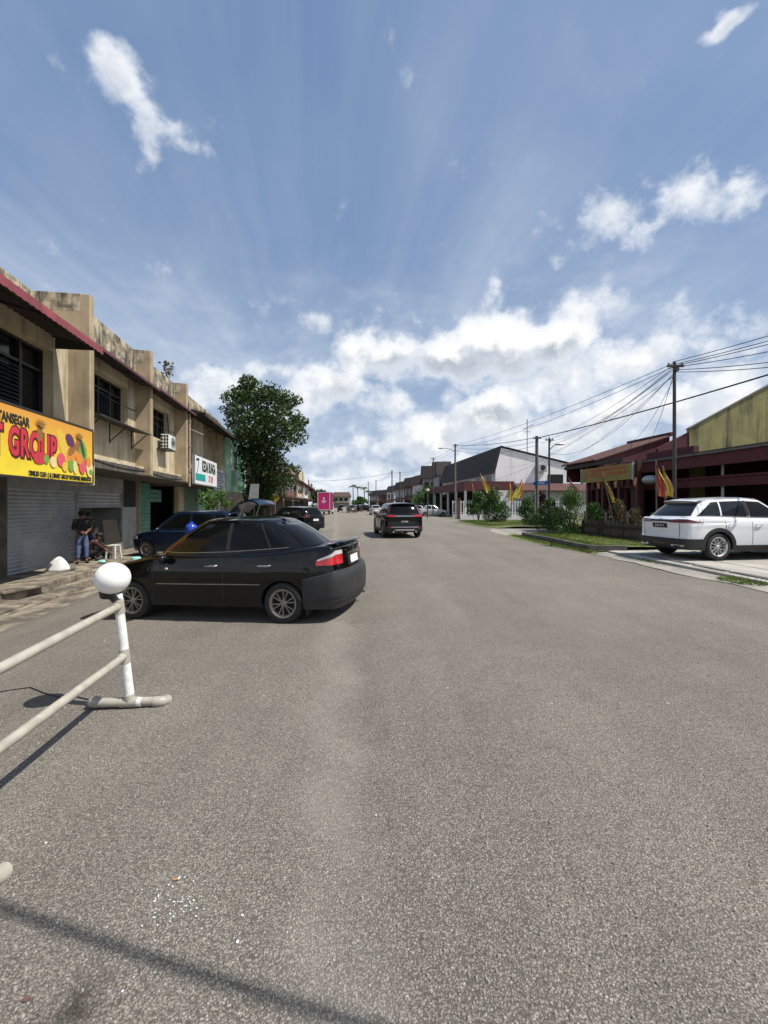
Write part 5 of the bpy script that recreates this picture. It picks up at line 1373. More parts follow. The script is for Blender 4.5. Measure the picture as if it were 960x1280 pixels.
# ---------------------------------------------------------------- right-hand side
def poly_slab(name, pts, z0, z1, mat, bevel=0):
    m = MB(); m.hexa([Vector((x, y, z0)) for x, y in pts], [Vector((x, y, z1)) for x, y in pts])
    return m.build(name, mat, bevel=bevel)
def fbox(m, v0, v1, r0, r1, z0, z1):
    p = [FR(v0, r0, z0), FR(v1, r0, z0), FR(v1, r1, z0), FR(v0, r1, z0)]
    return m.hexa(p, [q+Vector((0, 0, z1-z0)) for q in p])

def right_ground():
    def sheet(name, edge, far, z, mat, zj=0.006, n=3):
        G = []
        for (a, b) in zip(edge, far):
            a, b = Vector((*a, z)), Vector((*b, z))
            G.append([a.lerp(b, k/n)+Vector((0, 0, random.uniform(-zj, zj))) for k in range(n+1)])
        m = MB(); m.grid(G); return structure(m.build(name, mat, smooth=True, base=False))
    # worn concrete gutter strip along the road edge
    ys = [3+.6*k for k in range(32)]
    edge = [(6.78+.0*y+random.uniform(-.1, .1)+(.22 if y < 9 else 0), y) for y in ys]
    far = [(7.75-.02*max(0, y-14)+random.uniform(-.04, .04), y) for y in ys]
    sheet('gutter', edge, far, .012, M['concrete'])
    # driveway slab under the white car, with an edge step
    structure(poly_slab('driveway', [(7.7, 2.5), (7.45, 13.85), (10.6, 14.3), (20, 14.3), (20, 2.5)], -.2, .075, M['slab'], .02))
    m = MB()
    for k in range(9):
        y = 3.4+1.1*k; x = 7.98-.012*y+random.uniform(-.03, .03)
        m.box((x, y, .083), (.16, .95, .03), (0, 0, .03+random.uniform(-.02, .02)))
    structure(m.build('drain_cover', M['kerbstone'], bevel=.008, base=False))
    # lawns
    def lawn(name, edge, far, z, n=6):
        G = []
        for (a, b) in zip(edge, far):
            a, b = Vector((*a, z)), Vector((*b, z))
            r = []
            for k in range(n+1):
                q = a.lerp(b, k/n); q.z = z*min(1, .08+k*2.)+random.uniform(0, .03)*(k > 0); r.append(q)
            G.append(r)
        m = MB(); m.grid(G); return structure(m.build(name, M['turf'], smooth=True, base=False))
    e1 = [(7.0, 13.9), (6.97, 15.5), (6.93, 17.5), (6.88, 19.5), (6.85, 20.6)]
    f1 = [(13.2, 14.4), (13.2, 15.5), (13.2, 17.5), (13.2, 19.5), (12.6, 21.6)]
    lawn('lawn', e1, f1, .17)
    e2 = [(6.75, 13.2), (6.55, 15), (6.35, 17), (6.2, 19), (6.2, 20.6), (6.5, 22.)]
    f2 = [(7.02, 13.8), (6.98, 15), (6.95, 17), (6.9, 19), (6.88, 20.6), (6.9, 22.)]
    lawn('verge', e2, f2, .05, 2)
    e3 = [(7.5, 28.2), (6.9, 31), (6.6, 35), (6.9, 38.5), (8, 40)]
    f3 = [(16, 26.5), (16, 30), (16, 34), (16, 38), (16, 40)]
    lawn('lawn', e3, f3, .15)
    m = MB(); m.add([(6.3, 21.6, .008), (16, 21.0, .008), (16, 26.6, .008), (7.3, 28.0, .008), (6.35, 25, .008)], [(0,1,2,3,4)]); structure(m.build('pavement', M['concrete'], base=False))
    m = MB(); m.add([(8, 47, .012), (60, 47, .012), (60, 60, .012), (8.2, 60, .012)], [(0,1,2,3)]); structure(m.build('verge', M['turf'], base=False))
    # low kerb walls of the planting beds
    def kerb(label, pts, h, w=.13):
        m = MB(); L_ = []; 
        G = []
        for i, (x, y) in enumerate(pts):
            a = Vector((*pts[max(i-1, 0)], 0)); b = Vector((*pts[min(i+1, len(pts)-1)], 0)); d = (b-a).normalized(); n = Vector((d.y, -d.x, 0))
            p = Vector((x, y, 0)); hh = h+random.uniform(-.015, .015)
            G.append([p+Vector((0,0,-.1)), p+Vector((0,0,hh)), p-n*w+Vector((0,0,hh)), p-n*w+Vector((0,0,-.1))])
        m.grid(G); m.f.append([0,1,2,3]); m.mi.append(0); k = 4*(len(pts)-1); m.f.append([k,k+1,k+2,k+3]); m.mi.append(0)
        tag(m.build('kerb_wall', M['kerbstone'], bevel=.012, base=False), label, 'low wall')
    kerb('low dark concrete kerb wall round the near planting bed by the white car', [(8.1, 13.95), (7.02, 14.15), (6.97, 15.5), (6.94, 17), (6.9, 18.5), (6.86, 20.3), (7.3, 21)], .25)
    kerb('low dark concrete kerb wall round the further planting bed with round bushes', [(12.5, 27.0), (9.6, 28.6), (8.0, 30.5), (7.3, 33)], .2)

def grass_blades():
    def field(name, xy, n, h, label):
        xs = RNG.uniform(0, 1, size=(n, 2)); P = []
        for a, b in xs:
            x, y, z = xy(a, b); P.append((x, y, z))
        P = np.array(P)
        ang = RNG.uniform(0, 6.28, n); hh = h*RNG.uniform(.4, 1.3, n); w = .007+.006*RNG.random(n)
        lean = RNG.normal(0, .35, size=(n, 2))*hh[:, None]
        dx, dy = np.cos(ang)*w, np.sin(ang)*w
        v0 = P+np.stack([dx, dy, np.zeros(n)], 1); v1 = P-np.stack([dx, dy, np.zeros(n)], 1)
        v2 = P+np.stack([lean[:, 0], lean[:, 1], hh], 1)
        V = np.stack([v0, v1, v2], 1).reshape(-1, 3)
        me = bpy.data.meshes.new(name); me.from_pydata(V.tolist(), [], np.arange(3*n).reshape(-1, 3).tolist()); me.materials.append(M['grass'])
        o = bpy.data.objects.new(name, me); col.objects.link(o); tag(o, label, 'grass', kind='stuff')
    field('grass', lambda a, b: (7.1+4.9*a, 14.2+6.9*b, .15), 34000, .085, 'short sunlit grass of the near planting bed')
    field('grass', lambda a, b: ((6.75-.35*min(1, (b*7.)/4))*(1-a)+7.0*a, 13.6+7.4*b, .02), 7000, .09, 'ragged grass in front of the near kerb wall')
    field('grass', lambda a, b: (6.9+7*a, 28.8+10*b, .12), 16000, .12, 'grass of the further planting bed under the bushes')
    def tuft(a, b):
        r = math.sqrt(a)*.5; t = 6.28*b; return (7.38+.45*r*math.cos(t)*1.6, 8.6+.95*r*math.sin(t), .01)
    field('grass', tuft, 420, .085, 'dry grass tuft growing in the gutter crack at the right edge')
    def tuft2(a, b):
        r = math.sqrt(a)*.3; t = 6.28*b; return (7.55+r*math.cos(t), 11.6+2.*r*math.sin(t), .015)
    field('grass', tuft2, 300, .06, 'thin grass along the driveway edge')

def bush(label, px, Y, base, w, h, mat='leaf_hedge', size=.07, trunk=False, per=330, ratio=1.):
    x = (px-480)/F*Y
    t = thing('bush', label, 'bush', (x, Y, base), group='bushes in the planting beds')
    m = MB()
    for k in range(5):
        a = 6.28*k/5; m.tube([Vector((x, Y, base-.05)), Vector((x+.2*w*math.cos(a)*.5, Y+.2*w*math.sin(a)*.5, base+h*.35)), Vector((x+.33*w*math.cos(a), Y+.33*w*math.sin(a), base+h*.75))], [.035, .025, .01], 5)
    m.build('stem', M['bark'], t)
    cl = []
    z0 = base+(.25*h if trunk else .0)
    for k in range(44):
        a = random.uniform(0, 6.28); zz = random.random()
        env = math.sin(PI*min(1, .16+.84*zz)**.75)
        rr = .5*w*env*math.sqrt(random.random())*1.0
        cl.append(((x+rr*math.cos(a), Y+rr*math.sin(a)*.8, z0+.06+(base+h-z0-.1)*zz), random.uniform(.15, .26)*w))
    pts = clump_pts(cl, per*2.6*(.07/size)**1.2, .3)
    leaf_mesh('foliage', pts, size*.8, M[mat], t)

def bushes():
    bush('rounded dark green bush with a bare stem foot, leftmost in the further bed', 598, 38, .1, 2.0, 2.6, 'leaf_hedge', .1, True)
    bush('large rounded bright green bush, second from the left in the further bed', 619, 35.5, .1, 2.3, 2.9, 'leaf_hedge', .1)
    bush('green bush between the large round one and the dark red shrub', 660, 33, .1, 1.8, 2.0, 'leaf_hedge', .09)
    bush('dark reddish shrub growing behind the green bushes under the blue street sign', 676, 36, .1, 2.2, 2.5, 'leaf_red', .1)
    bush('low dark green bush just left of the tall leafy bush by the kerb', 687, 24.5, .1, 1.75, 1.75, 'leaf_hedge', .075)
    bush('tall loose bright leafy bush at the end of the near kerb wall', 714, 20.3, .1, 1.75, 2.15, 'leaf_light', .065)
    bush('small low bush at the foot of the kerb between the two beds', 668, 29, .05, 1.4, .75, 'leaf_hedge', .07)
    bush('straggly dark bush against the red shop fence', 742, 20.2, .1, 1.3, 1.5, 'leaf_hedge', .06)
    bush('dry brownish climbing plant hanging on the dark shop fence', 773, 18.6, .1, 1.1, 1.75, 'leaf_dry', .05)
    bush('small leafy bush behind the white car beside the fence', 795, 17.6, .1, .9, 1.3, 'leaf_dry', .05)

def red_shop():
    r = thing('shop', 'dark red open-fronted shop with tiled eave behind the white car', 'shop building', FR(18, 16, 0))
    # lean-to with two maroon fascia bands
    m = MB(); fbox(m, 1.28, 20.992, 14.464, 14.618, 3.136, 3.648); m.build('fascia', M['maroon'], r)
    m = MB(); fbox(m, 1.28, 21.248, 14.362, 14.46, 3.61, 3.693); m.build('gutter_pipe', M['pole_conc'], r)
    m = MB(); fbox(m, 1.28, 20.48, 14.874, 15.027, 2.33, 2.688); fbox(m, 1.28, 20.48, 14.797, 14.87, 2.675, 2.752); m.build('lower_fascia', M['maroon'], r)
    m = MB(); fbox(m, 1.28, 21.248, 14.618, 21.76, 3.699, 3.776); m.build('roof_sheet', M['awning_under'], r)
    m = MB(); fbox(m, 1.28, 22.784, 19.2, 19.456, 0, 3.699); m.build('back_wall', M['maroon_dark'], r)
    for v in (5.4, 9.5, 15.0, 20.7):
        m = MB(); m.tube([FR(v, 15.1, 0), FR(v, 15.1, 3.64)], .055, 8); m.build('post', M['galv' if v < 18 else 'maroon'], r)
    # front counter, stacked oddments in the shade
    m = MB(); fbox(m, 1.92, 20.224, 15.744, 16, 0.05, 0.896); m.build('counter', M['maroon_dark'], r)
    # tiled eave and slope on the far half
    G = []
    for i in range(45):
        v = 21.2+3.5*i/44; hz = .03*(1 if i % 2 else -1)
        G.append([FR(v, 13.76, 4.06+hz), FR(v, 15.6, 4.64+hz), FR(v, 18.3, 5.5+hz)])
    m = MB(); m.slab(G, Vector((0, 0, -.06))); m.build('tile_roof', M['roof_red'], r)
    m = MB(); fbox(m, 21.2, 24.7, 18.15, 18.5, 5.45, 5.62); m.build('ridge', M['roof_red'], r)
    m = MB(); fbox(m, 19.2, 24.576, 13.888, 14.016, 3.75, 3.955); m.build('eave_board', M['awning_under'], r)
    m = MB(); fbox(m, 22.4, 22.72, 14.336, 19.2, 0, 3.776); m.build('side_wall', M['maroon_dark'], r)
    for v in (18.3, 19.6, 20.9, 22.27):
        m = MB(); fbox(m, v, v+.18, 14.0, 14.2, 0, 3.75); m.build('post', M['red_wood'], r)
    # gable end that carries the tiled slope
    for v in (21.3, 24.5):
        pr = [(14.05, 3.0), (14.05, 4.03), (15.6, 4.53), (18.2, 5.38), (18.2, 3.0)]
        m = MB(); m.hexa([FR(v, r_, z) for r_, z in pr], [FR(v+.12, r_, z) for r_, z in pr]); m.build('gable_end', M['maroon'], r)
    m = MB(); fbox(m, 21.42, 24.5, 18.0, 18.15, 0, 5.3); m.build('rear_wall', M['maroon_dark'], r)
    # red screens and low panels between the posts
    for k in range(7):
        v = 18.3+.56*k; h = random.choice((1.5, 1.8, 2.3, 2.7))
        m = MB(); fbox(m, v, v+.28, 14.23+.04*(k % 2), 14.33+.04*(k % 2), .8, h+.3); m.build('hanging_screen', M['red_wood'], r)
    m = MB(); fbox(m, 18.432, 22.272, 14.08, 14.195, 2.432, 2.752); m.build('valance', M['maroon'], r)
    for k in range(8):
        v = 18.4+.47*k; m = MB(); m.tube([FR(v, 13.98, 2.9), FR(v+.03, 13.98, 2.7), FR(v+.02, 13.98, 2.48)], [.06, .10, .04], 6); m.build('hanging_lantern', M['flag_pink' if k % 3 == 0 else 'red_wood'], r)
    m = MB(); m.ell(FR(17.8, 14.25, 2.75), (.36, .36, .22), 14, 8); m.build('dish_cover', M['galv'], r, smooth=True)
    m = MB(); fbox(m, 16.64, 19.456, 15.36, 15.616, 3.776, 4.186); m.build('upper_fascia', M['maroon'], r)
    # tall firewall between the houses
    w = thing('party_wall', 'stained mustard yellow gable wall rising above the red shop', 'wall', (20, 22, 0))
    Yw = 22.0
    m = MB()
    def zw(x): return 5.6+(x-16.15)*.545
    a, b = 16.15, 27.0
    lo = [Vector((a, Yw, 0)), Vector((b, Yw, 0)), Vector((b, Yw+.2, 0)), Vector((a, Yw+.2, 0))]
    hi = [Vector((a, Yw, zw(a))), Vector((b, Yw, zw(b))), Vector((b, Yw+.2, zw(b))), Vector((a, Yw+.2, zw(a)))]
    m.hexa(lo, hi); m.build('wall', M['mustard'], w)
    m = MB()
    m.hexa([Vector((14.5, Yw+.03, 0)), Vector((a-.003, Yw+.03, 0)), Vector((a-.003, Yw+.2, 0)), Vector((14.5, Yw+.2, 0))], [Vector((14.5, Yw+.03, 4.6)), Vector((a-.003, Yw+.03, 5.45)), Vector((a-.003, Yw+.2, 5.45)), Vector((14.5, Yw+.2, 4.6))]); m.build('maroon_end', M['maroon'], w)
    m = MB()
    m.hexa([Vector((a-.02, Yw-.05, zw(a)+.002)), Vector((b, Yw-.05, zw(b)+.002)), Vector((b, Yw+.25, zw(b)+.002)), Vector((a-.02, Yw+.25, zw(a)+.002))], [Vector((a-.02, Yw-.05, zw(a)+.06)), Vector((b, Yw-.05, zw(b)+.06)), Vector((b, Yw+.25, zw(b)+.06)), Vector((a-.02, Yw+.25, zw(a)+.06))]); m.build('coping', M['kerbstone'], w)
    # banner
    bn = thing('banner', 'yellow banner with red lettering under the tiled eave of the red shop', 'banner', FR(22, 13.82, 2.8))
    v0, v1 = uR(790, 13.82), uR(727, 13.82)
    m = MB(); fbox(m, v0, v1, 13.82, 13.86, 2.83, 3.61); pb = m.build('banner_sheet', M['banner'], bn)
    m = MB(); fbox(m, v0-.07, v0-.003, 13.8, 13.88, 2.78, 3.65); fbox(m, v1+.003, v1+.07, 13.8, 13.88, 2.78, 3.65); m.build('frame', M['galv'], bn)
    xd = -FR(1, 0, 0); zd = Vector((0, 0, 1))
    def txt(name, s_, v, z, size, mat, sx=.8):
        vs, fs = text_geo(s_, size, .003, .002, sx); mm = plane_M(FR(v, 13.812, z), xd, zd); q = MB(); q.add([mm @ k for k in vs], fs); q.build(name, M[mat], pb)
    vm = (v0+v1)/2
    txt('lettering', 'PERSATUAN PENGANUT DEWA', vm-.15, 3.44, .25, 'sign_red', .82)
    txt('lettering', 'DATUK KONG TUA PEK JOHOR', vm-.15, 3.20, .25, 'sign_red', .86)
    txt('lettering', '大伯公', vm+.12, 2.97, .19, 'fr_brown', 1.3)
    m = MB(); fbox(m, v1-.54, v1-.2, 13.807, 13.816, 3.03, 3.47); m.build('crest', M['fr_brown'], pb)
    # fence of dark boards
    f = thing('fence', 'dark weathered board fence in front of the red shop', 'fence', FR(16.5, 11.6, .1))
    m = MB(); v = 14.4
    while v < 18.9:
        w_ = random.uniform(.07, .13); fbox(m, v, v+w_, 11.58, 11.61+random.uniform(0, .02), .1, random.uniform(.75, 1.0)); v += w_+random.uniform(.02, .07)
    m.build('board', M['bark'], f)
    m = MB(); fbox(m, 14.4, 18.9, 11.62, 11.67, .3, .36); fbox(m, 14.4, 18.9, 11.62, 11.67, .68, .74); m.build('rail', M['pole_steel'], f)
    for v in (14.5, 15.9, 17.3, 18.8):
        m = MB(); fbox(m, v, v+.09, 11.67, 11.76, .0, 1.3); m.build('fence_post', M['pole_steel'], f)
def uR(px, Rr):                        # v of a picture column on the plane at R
    a = (px-480)/F
    Y = Rr/(a*cR-sR)
    return sR*a*Y+cR*Y

def flag(label, px, py0, py1, Y, lean, mats, w):
    top = PX(px, py0, Y); bot = Vector((top.x+lean, Y, top.z-(py1-py0)/F*Y))
    g = Vector((bot.x+lean*.6, Y, min(bot.z, .12)))
    t = thing('flag', label, 'flag', tuple(g), group='flags along the right-hand side')
    m = MB(); m.tube([g, top+Vector((0, 0, .08))], .022, 6); m.build('flag_pole', M['plywood'], t)
    n = 9; G = []
    for k in range(n):
        q = top.lerp(bot, k/(n-1)); wd = w*(k/(n-1))*(1 if k < n-2 else .8)
        G.append([q+Vector((wd*j/5+.02*math.sin(3*j+k), -.04-.05*math.sin(2.2*j+.7*k)*(j > 0), -.16*wd*j/5)) for j in range(6)])
    m = MB(); m.slab(G, Vector((0, .006, 0))); fl = m.build('cloth', M[mats[0]], t, smooth=True)
    G2 = [[q[5]+Vector((-.05*w, -.008, 0)), q[5]+Vector((.02, -.012, 0)), q[5]+Vector((.05*w+.02, .0, -.03))] for q in G[1:]]
    m = MB(); m.slab(G2, Vector((0, .005, 0))); m.build('cloth_border', M[mats[1]], fl)
def flags():
    flag('yellow flag with red border on a leaning stick behind the largest round bush', 600, 592, 616, 41, .55, ('flag_yellow', 'flag_red'), .75)
    flag('small faded pink flag left of the large yellow one by the maroon porch', 590, 604, 617, 42, .1, ('flag_pink', 'flag_red'), .3)
    flag('narrow yellow flag with orange edge left of the broad flag above the white fence', 637, 602, 626, 41, -.1, ('flag_yellow', 'flag_red'), .55)
    flag('broad yellow and orange flag above the white fence', 652.5, 600, 622, 40, -1.0, ('flag_yellow', 'flag_red'), 1.0)
    flag('pale flag drooping by the tall leafy bush and the red shop corner', 711, 598, 618, 22.5, .35, ('flag_pink', 'flag_red'), .3)
    flag('slim yellow furled flag hanging in front of the yellow banner', 753.5, 594, 628, 18.5, .4, ('flag_yellow', 'flag_pink'), .16)
    flag('orange and red pennant flag rising behind the white car', 820, 579, 620, 14.3, .02, ('flag_red', 'flag_yellow'), .42)
    flag('pale yellow pennant flag beside the orange one behind the white car', 828.5, 585, 620, 14.5, .12, ('flag_yellow', 'flag_pink'), .28)

def white_house():
    t = thing('house', 'two-storey terrace house end with white gable and dark steep roof', 'house', FR(55, 22, 0))
    v0, v1 = 52.0, 80.0; r0 = 20.0
    # gable wall facing the camera
    def zrl(k): return 9.0-(k-21.0)*.30
    m = MB()
    prof = [(20.0, 0), (20.0, 5.9), (20.75, 9.0), (30.2, 6.9), (30.2, 0)]
    m.hexa([FR(v0, r, z) for r, z in prof], [FR(v1, r, z) for r, z in prof]); m.build('wall', M['white_house'], t)
    G = []
    for i in range(2):
        v = v0-.25+(v1-v0+.5)*i; G.append([FR(v, 19.55, 5.75), FR(v, 19.75, 6.1), FR(v, 20.62, 9.12), FR(v, 20.9, 9.2)])
    m = MB(); m.slab(G, FR(0, -.12, 0)); m.build('mansard_roof', M['roof_dark'], t)
    G = [[FR(v, 20.7, 9.12), FR(v, 30.5, 6.95)] for v in (v0-.2, v1+.2)]
    m = MB(); m.slab(G, Vector((0, 0, .12))); m.build('back_roof', M['roof_dark'], t)
    for k in range(6):
        va = 53.5+4.4*k
        m = MB(); fbox(m, va, va+2.2, 19.93, 20.05, 4.2, 5.5); w = m.build('window', M['winglass'], t)
        m = MB(); fbox(m, va+1.05, va+1.13, 19.90, 19.93, 4.2, 5.5); fbox(m, va-.06, va+2.26, 19.88, 19.93, 4.1, 4.19); m.build('window_frame', M['winframe'], w)
    # window and lower annexe on the gable side
    m = MB(); p = FR(v0, 28.2, 0)
    fbox(m, v0-.05, v0+.05, 27.1, 29.2, 4.2, 5.6); m.build('window', M['winglass'], t)
    # porch with a maroon fascia
    m = MB(); fbox(m, 51.2, 78, 15.6, 15.75, 3.45, 4.55); fbox(m, 51.2, 51.35, 15.75, 22.2, 3.45, 4.6); m.build('porch_fascia', M['maroon'], t)
    m = MB(); fbox(m, 51.35, 78, 15.75, 20, 4.3, 4.4); m.build('porch_roof', M['roof_brown'], t)
    for k in range(7):
        v = 51.6+4.3*k; m = MB(); fbox(m, v, v+.25, 15.8, 16.05, 0, 3.45); m.build('porch_post', M['white_paint'], t)
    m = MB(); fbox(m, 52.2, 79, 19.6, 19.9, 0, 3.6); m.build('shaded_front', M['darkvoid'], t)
    # side lean-to with red tiles
    G = [[FR(v, r, z) for r, z in ((22.4, 4.35), (32, 4.35))] for v in (50.2,)]
    m = MB(); m.hexa([FR(49.4, 22.3, 3.3), FR(49.4, 33, 3.3), FR(52, 33, 4.3), FR(52, 22.3, 4.3)], [FR(49.4, 22.3, 3.42), FR(49.4, 33, 3.42), FR(52, 33, 4.42), FR(52, 22.3, 4.42)]); m.build('side_roof', M['roof_red'], t)
    m = MB(); fbox(m, 49.8, 50, 22.4, 33, 0, 3.3); m.build('side_wall', M['greywall'], t)
    a = thing('air_conditioner', 'small outdoor air conditioner on the white gable wall', 'air conditioner', FR(51.5, 26.0, 5.9))
    m = MB(); fbox(m, 51.4, 51.95, 25.4, 26.7, 5.9, 6.9); m.build('casing', M['galv'], a, bevel=.03)
    m = MB(); m.lathe([(.001, 0), (.36, 0), (.36, .02)], c=FR(51.37, 26.1, 6.4), axis='y', n=18); m.build('fan_grille', M['winframe'], a)
    # aerial
    an = thing('aerial', 'thin television aerial standing above the white gable roof', 'aerial', FR(55, 23, 8.6))
    c = PX(659, 556, 55); m = MB(); m.tube([Vector((c.x, 55, 8.2)), Vector((c.x, 55, 1.6+107/F*55))], .05, 5); m.build('mast', M['pole_steel'], an)
    m = MB(); zt = 1.6+104/F*55
    m.tube([Vector((c.x-.5, 55, zt-1.0)), Vector((c.x+.8, 55, zt-.4))], .04, 4)
    for k in range(6): 
        x = c.x-.4+.22*k; m.tube([Vector((x, 54.6, zt-.95+.1*k)), Vector((x, 55.4, zt-.95+.1*k))], .025, 4)
    m.tube([Vector((c.x-.45, 55, zt-1.35)), Vector((c.x+.5, 55, zt-1.35))], .03, 4); m.build('antenna', M['pole_steel'], an)
    # white fence
    f = thing('fence', 'white picket fence on a low white wall before the white house', 'fence', (14, 46, 0))
    Y = 46
    xa, xb = (566-480)/F*Y, (705-480)/F*Y
    m = MB(); m.box(((xa+xb)/2, Y, .28), (xb-xa, .15, .56)); m.build('base_wall', M['white_paint'], f)
    m = MB(); x = xa
    while x < xb:
        m.box((x, Y, 1.3), (.11, .05, 1.5)); x += .30
    for z in (.75, 1.9): m.box(((xa+xb)/2, Y+.05, z), (xb-xa, .05, .08))
    m.build('picket', M['white_paint'], f)
    for k, px in enumerate((573, 612, 634, 668, 704)):
        x = (px-480)/F*Y; m = MB(); m.box((x, Y-.02, 1.1), (.32, .32, 2.2)); m.box((x, Y-.02, 2.26), (.42, .42, .1)); m.build('gate_pillar', M['white_paint' if k else 'brick_dull'], f)

def far_right():
    # terrace houses running away on the right, front edges read from the picture
    def at(px, Y): return Vector(((px-480)/F*Y, Y, 0))
    S = [(548, 84, 562, 84, 'greywall', 10.4, 'roof_dark', 'grey weathered terrace house end with dark roof, next beyond the white house'),
         (528, 98, 547, 97, 'greywall', 10.8, 'roof_dark', 'grey rendered house with a plain side wall past the grey-posted lamp'),
         (516, 112, 527, 104, 'white_paint', 9.3, 'roof_brown', 'white walled house with a red-brown upper front in the far right row'),
         (505, 128, 515, 122, 'brick_dull', 9.8, 'roof_brown', 'reddish brown house in the middle of the far right row'),
         (494, 150, 504, 140, 'greywall', 9.6, 'roof_dark', 'dull grey house with flat dark roof in the far right row'),
         (484, 172, 493, 160, 'white_paint', 9.2, 'roof_brown', 'small pale house front beside the far poles'),
         (473, 196, 483, 184, 'brick_dull', 8.4, 'roof_brown', 'far brownish house just right of the palms'),
         (462, 225, 472, 210, 'plaster_stain', 9., 'roof_dark', 'farthest dark house of the right row')]
    for (p0, y0, p1, y1, mt, h, rf, lb) in S:
        a, b = at(p0, y0), at(p1, y1); d = (b-a).normalized(); n = Vector((-d.y, d.x, 0))
        if n.y < 0: n = -n
        L_ = (b-a).length; D_ = 7+L_*.5
        def bx(m, s0, s1, e0, e1, z0, z1):
            q = [a+d*L_*s0+n*e0, a+d*L_*s1+n*e0, a+d*L_*s1+n*e1, a+d*L_*s0+n*e1]
            m.hexa([v+Vector((0, 0, z0)) for v in q], [v+Vector((0, 0, z1)) for v in q])
        t = thing('house', lb, 'house', tuple((a+b)/2), group='houses in the far right row')
        m = MB(); bx(m, 0, 1, 0, D_, 0, h*.72); m.build('wall', M[mt], t)
        m = MB()
        q0, q1, q2, q3 = a-d*.4-n*.8, b+d*.4-n*.8, b+d*.4+n*D_, a-d*.4+n*D_
        z0 = h*.72+.003; m.hexa([v+Vector((0, 0, z0)) for v in (q0, q1, q2, q3)], [q0+n*1.2+Vector((0, 0, h)), q1+n*1.2+Vector((0, 0, h)), q2+Vector((0, 0, h+.6)), q3+Vector((0, 0, h+.6))])
        m.build('roof', M[rf], t)
        for k in range(2):
            m = MB(); bx(m, .14+.44*k, .42+.44*k, -.06, .1, h*.45, h*.64); m.build('window', M['winglass'], t)
        m = MB(); bx(m, .02, .98, -2.2, -.001, h*.33, h*.38); m.build('porch_roof', M['roof_brown' if mt != 'brick_dull' else 'maroon'], t)
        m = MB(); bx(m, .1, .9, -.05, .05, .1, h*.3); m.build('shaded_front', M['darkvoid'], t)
    # house closing the street
    t = thing('house', 'low house with a grey roof closing the far end of the street', 'house', (-14, 215, 0))
    Y = 215
    x0, x1 = (416-480)/F*Y, (437-480)/F*Y
    m = MB(); m.box(((x0+x1)/2, Y+4, 2.8), (x1-x0, 8, 6.6)); m.build('wall', M['greywall'], t)
    m = MB(); m.hexa([Vector((x0-.5, Y-1.2, 5.9)), Vector((x1+.5, Y-1.2, 5.9)), Vector((x1+.5, Y+8.5, 5.9)), Vector((x0-.5, Y+8.5, 5.9))], [Vector((x0+.4, Y+2, 8.2)), Vector((x1-.4, Y+2, 8.2)), Vector((x1-.4, Y+4, 8.2)), Vector((x0+.4, Y+4, 8.2))]); m.build('roof', M['roof_brown'], t)
    m = MB()
    for k in range(3): m.box((x0+1.6+2.6*k, Y-.05, 4.4), (1.6, .2, 1.4))
    m.build('window', M['winglass'], t)
    m = MB(); m.box(((x0+x1)/2, Y-1.5, 2.9), (x1-x0, 3, .3)); m.build('porch_roof', M['cream'], t)

def palm(label, px, Y, top, n=12):
    x = (px-480)/F*Y; zt = 1.6+(HY-top)/F*Y
    t = thing('palm_tree', label, 'palm tree', (x, Y, -.2), group='palm trees at the far end of the street')
    m = MB(); m.tube([Vector((x, Y, -.2)), Vector((x+.2, Y, zt*.5)), Vector((x, Y, zt-1.2))], [.25, .2, .16], 7); m.build('trunk', M['bark'], t)
    m = MB(); c = Vector((x, Y, zt-1.2))
    for k in range(n):
        a = 6.28*k/n+random.uniform(-.2, .2); up = random.uniform(.2, 1.3); l = random.uniform(1.8, 2.6)
        d = Vector((math.cos(a), math.sin(a), 0)); s = Vector((-math.sin(a), math.cos(a), 0)); prev = None; G = []
        for j in range(7):
            f = j/6; p = c+d*l*f+Vector((0, 0, up*f*1.6-1.9*f*f)); w = .38*math.sin(PI*min(1, .12+f*.9))+.02
            G.append([p-s*w+Vector((0, 0, -w*.6)), p, p+s*w+Vector((0, 0, -w*.6))])
        m.grid(G)
    m.build('crown', M['leaf'], t)

def far_green():
    for a in (('tall palm with a ragged crown at the far end of the street, leftmost', 441, 190, 604), ('palm close behind the leftmost one at the far street end', 447, 200, 606), ('palm standing right of the gap at the far street end', 455, 180, 606), ('short palm beside the far dark houses', 460, 205, 611)):
        palm(*a)
    def round_tree(label, px, Y, w, top, base=640, mat='leaf', size=.35):
        x = (px-480)/F*Y; zt = 1.6+(HY-top)/F*Y
        t = thing('tree', label, 'tree', (x, Y, -.2)); m = MB(); m.tube([Vector((x, Y, -.2)), Vector((x, Y, zt*.6))], [.3, .15], 7); m.build('trunk', M['bark'], t)
        cl = []
        for k in range(40):
            a = random.uniform(0, 6.28); zz = random.random(); rr = .5*w*math.sqrt(random.random())*math.sin(PI*(.2+.75*zz))
            cl.append(((x+rr*math.cos(a), Y+rr*math.sin(a), zt*.28+zt*.68*zz), w*.15))
        leaf_mesh('crown', clump_pts(cl, 60/(w*.15)**2), size, M[mat], t)
    round_tree('round dark tree standing behind the pink truck', 401, 120, 7.5, 614)
    round_tree('low spreading tree behind the far parked cars', 450, 170, 6, 622, mat='leaf_hedge')
    round_tree('green garden tree behind the far white car', 535, 75, 7.0, 611, mat='leaf_hedge', size=.22)
    round_tree('small yellowish garden tree by the house wall behind the white car', 556, 70, 2.6, 622, mat='leaf_dry', size=.15)

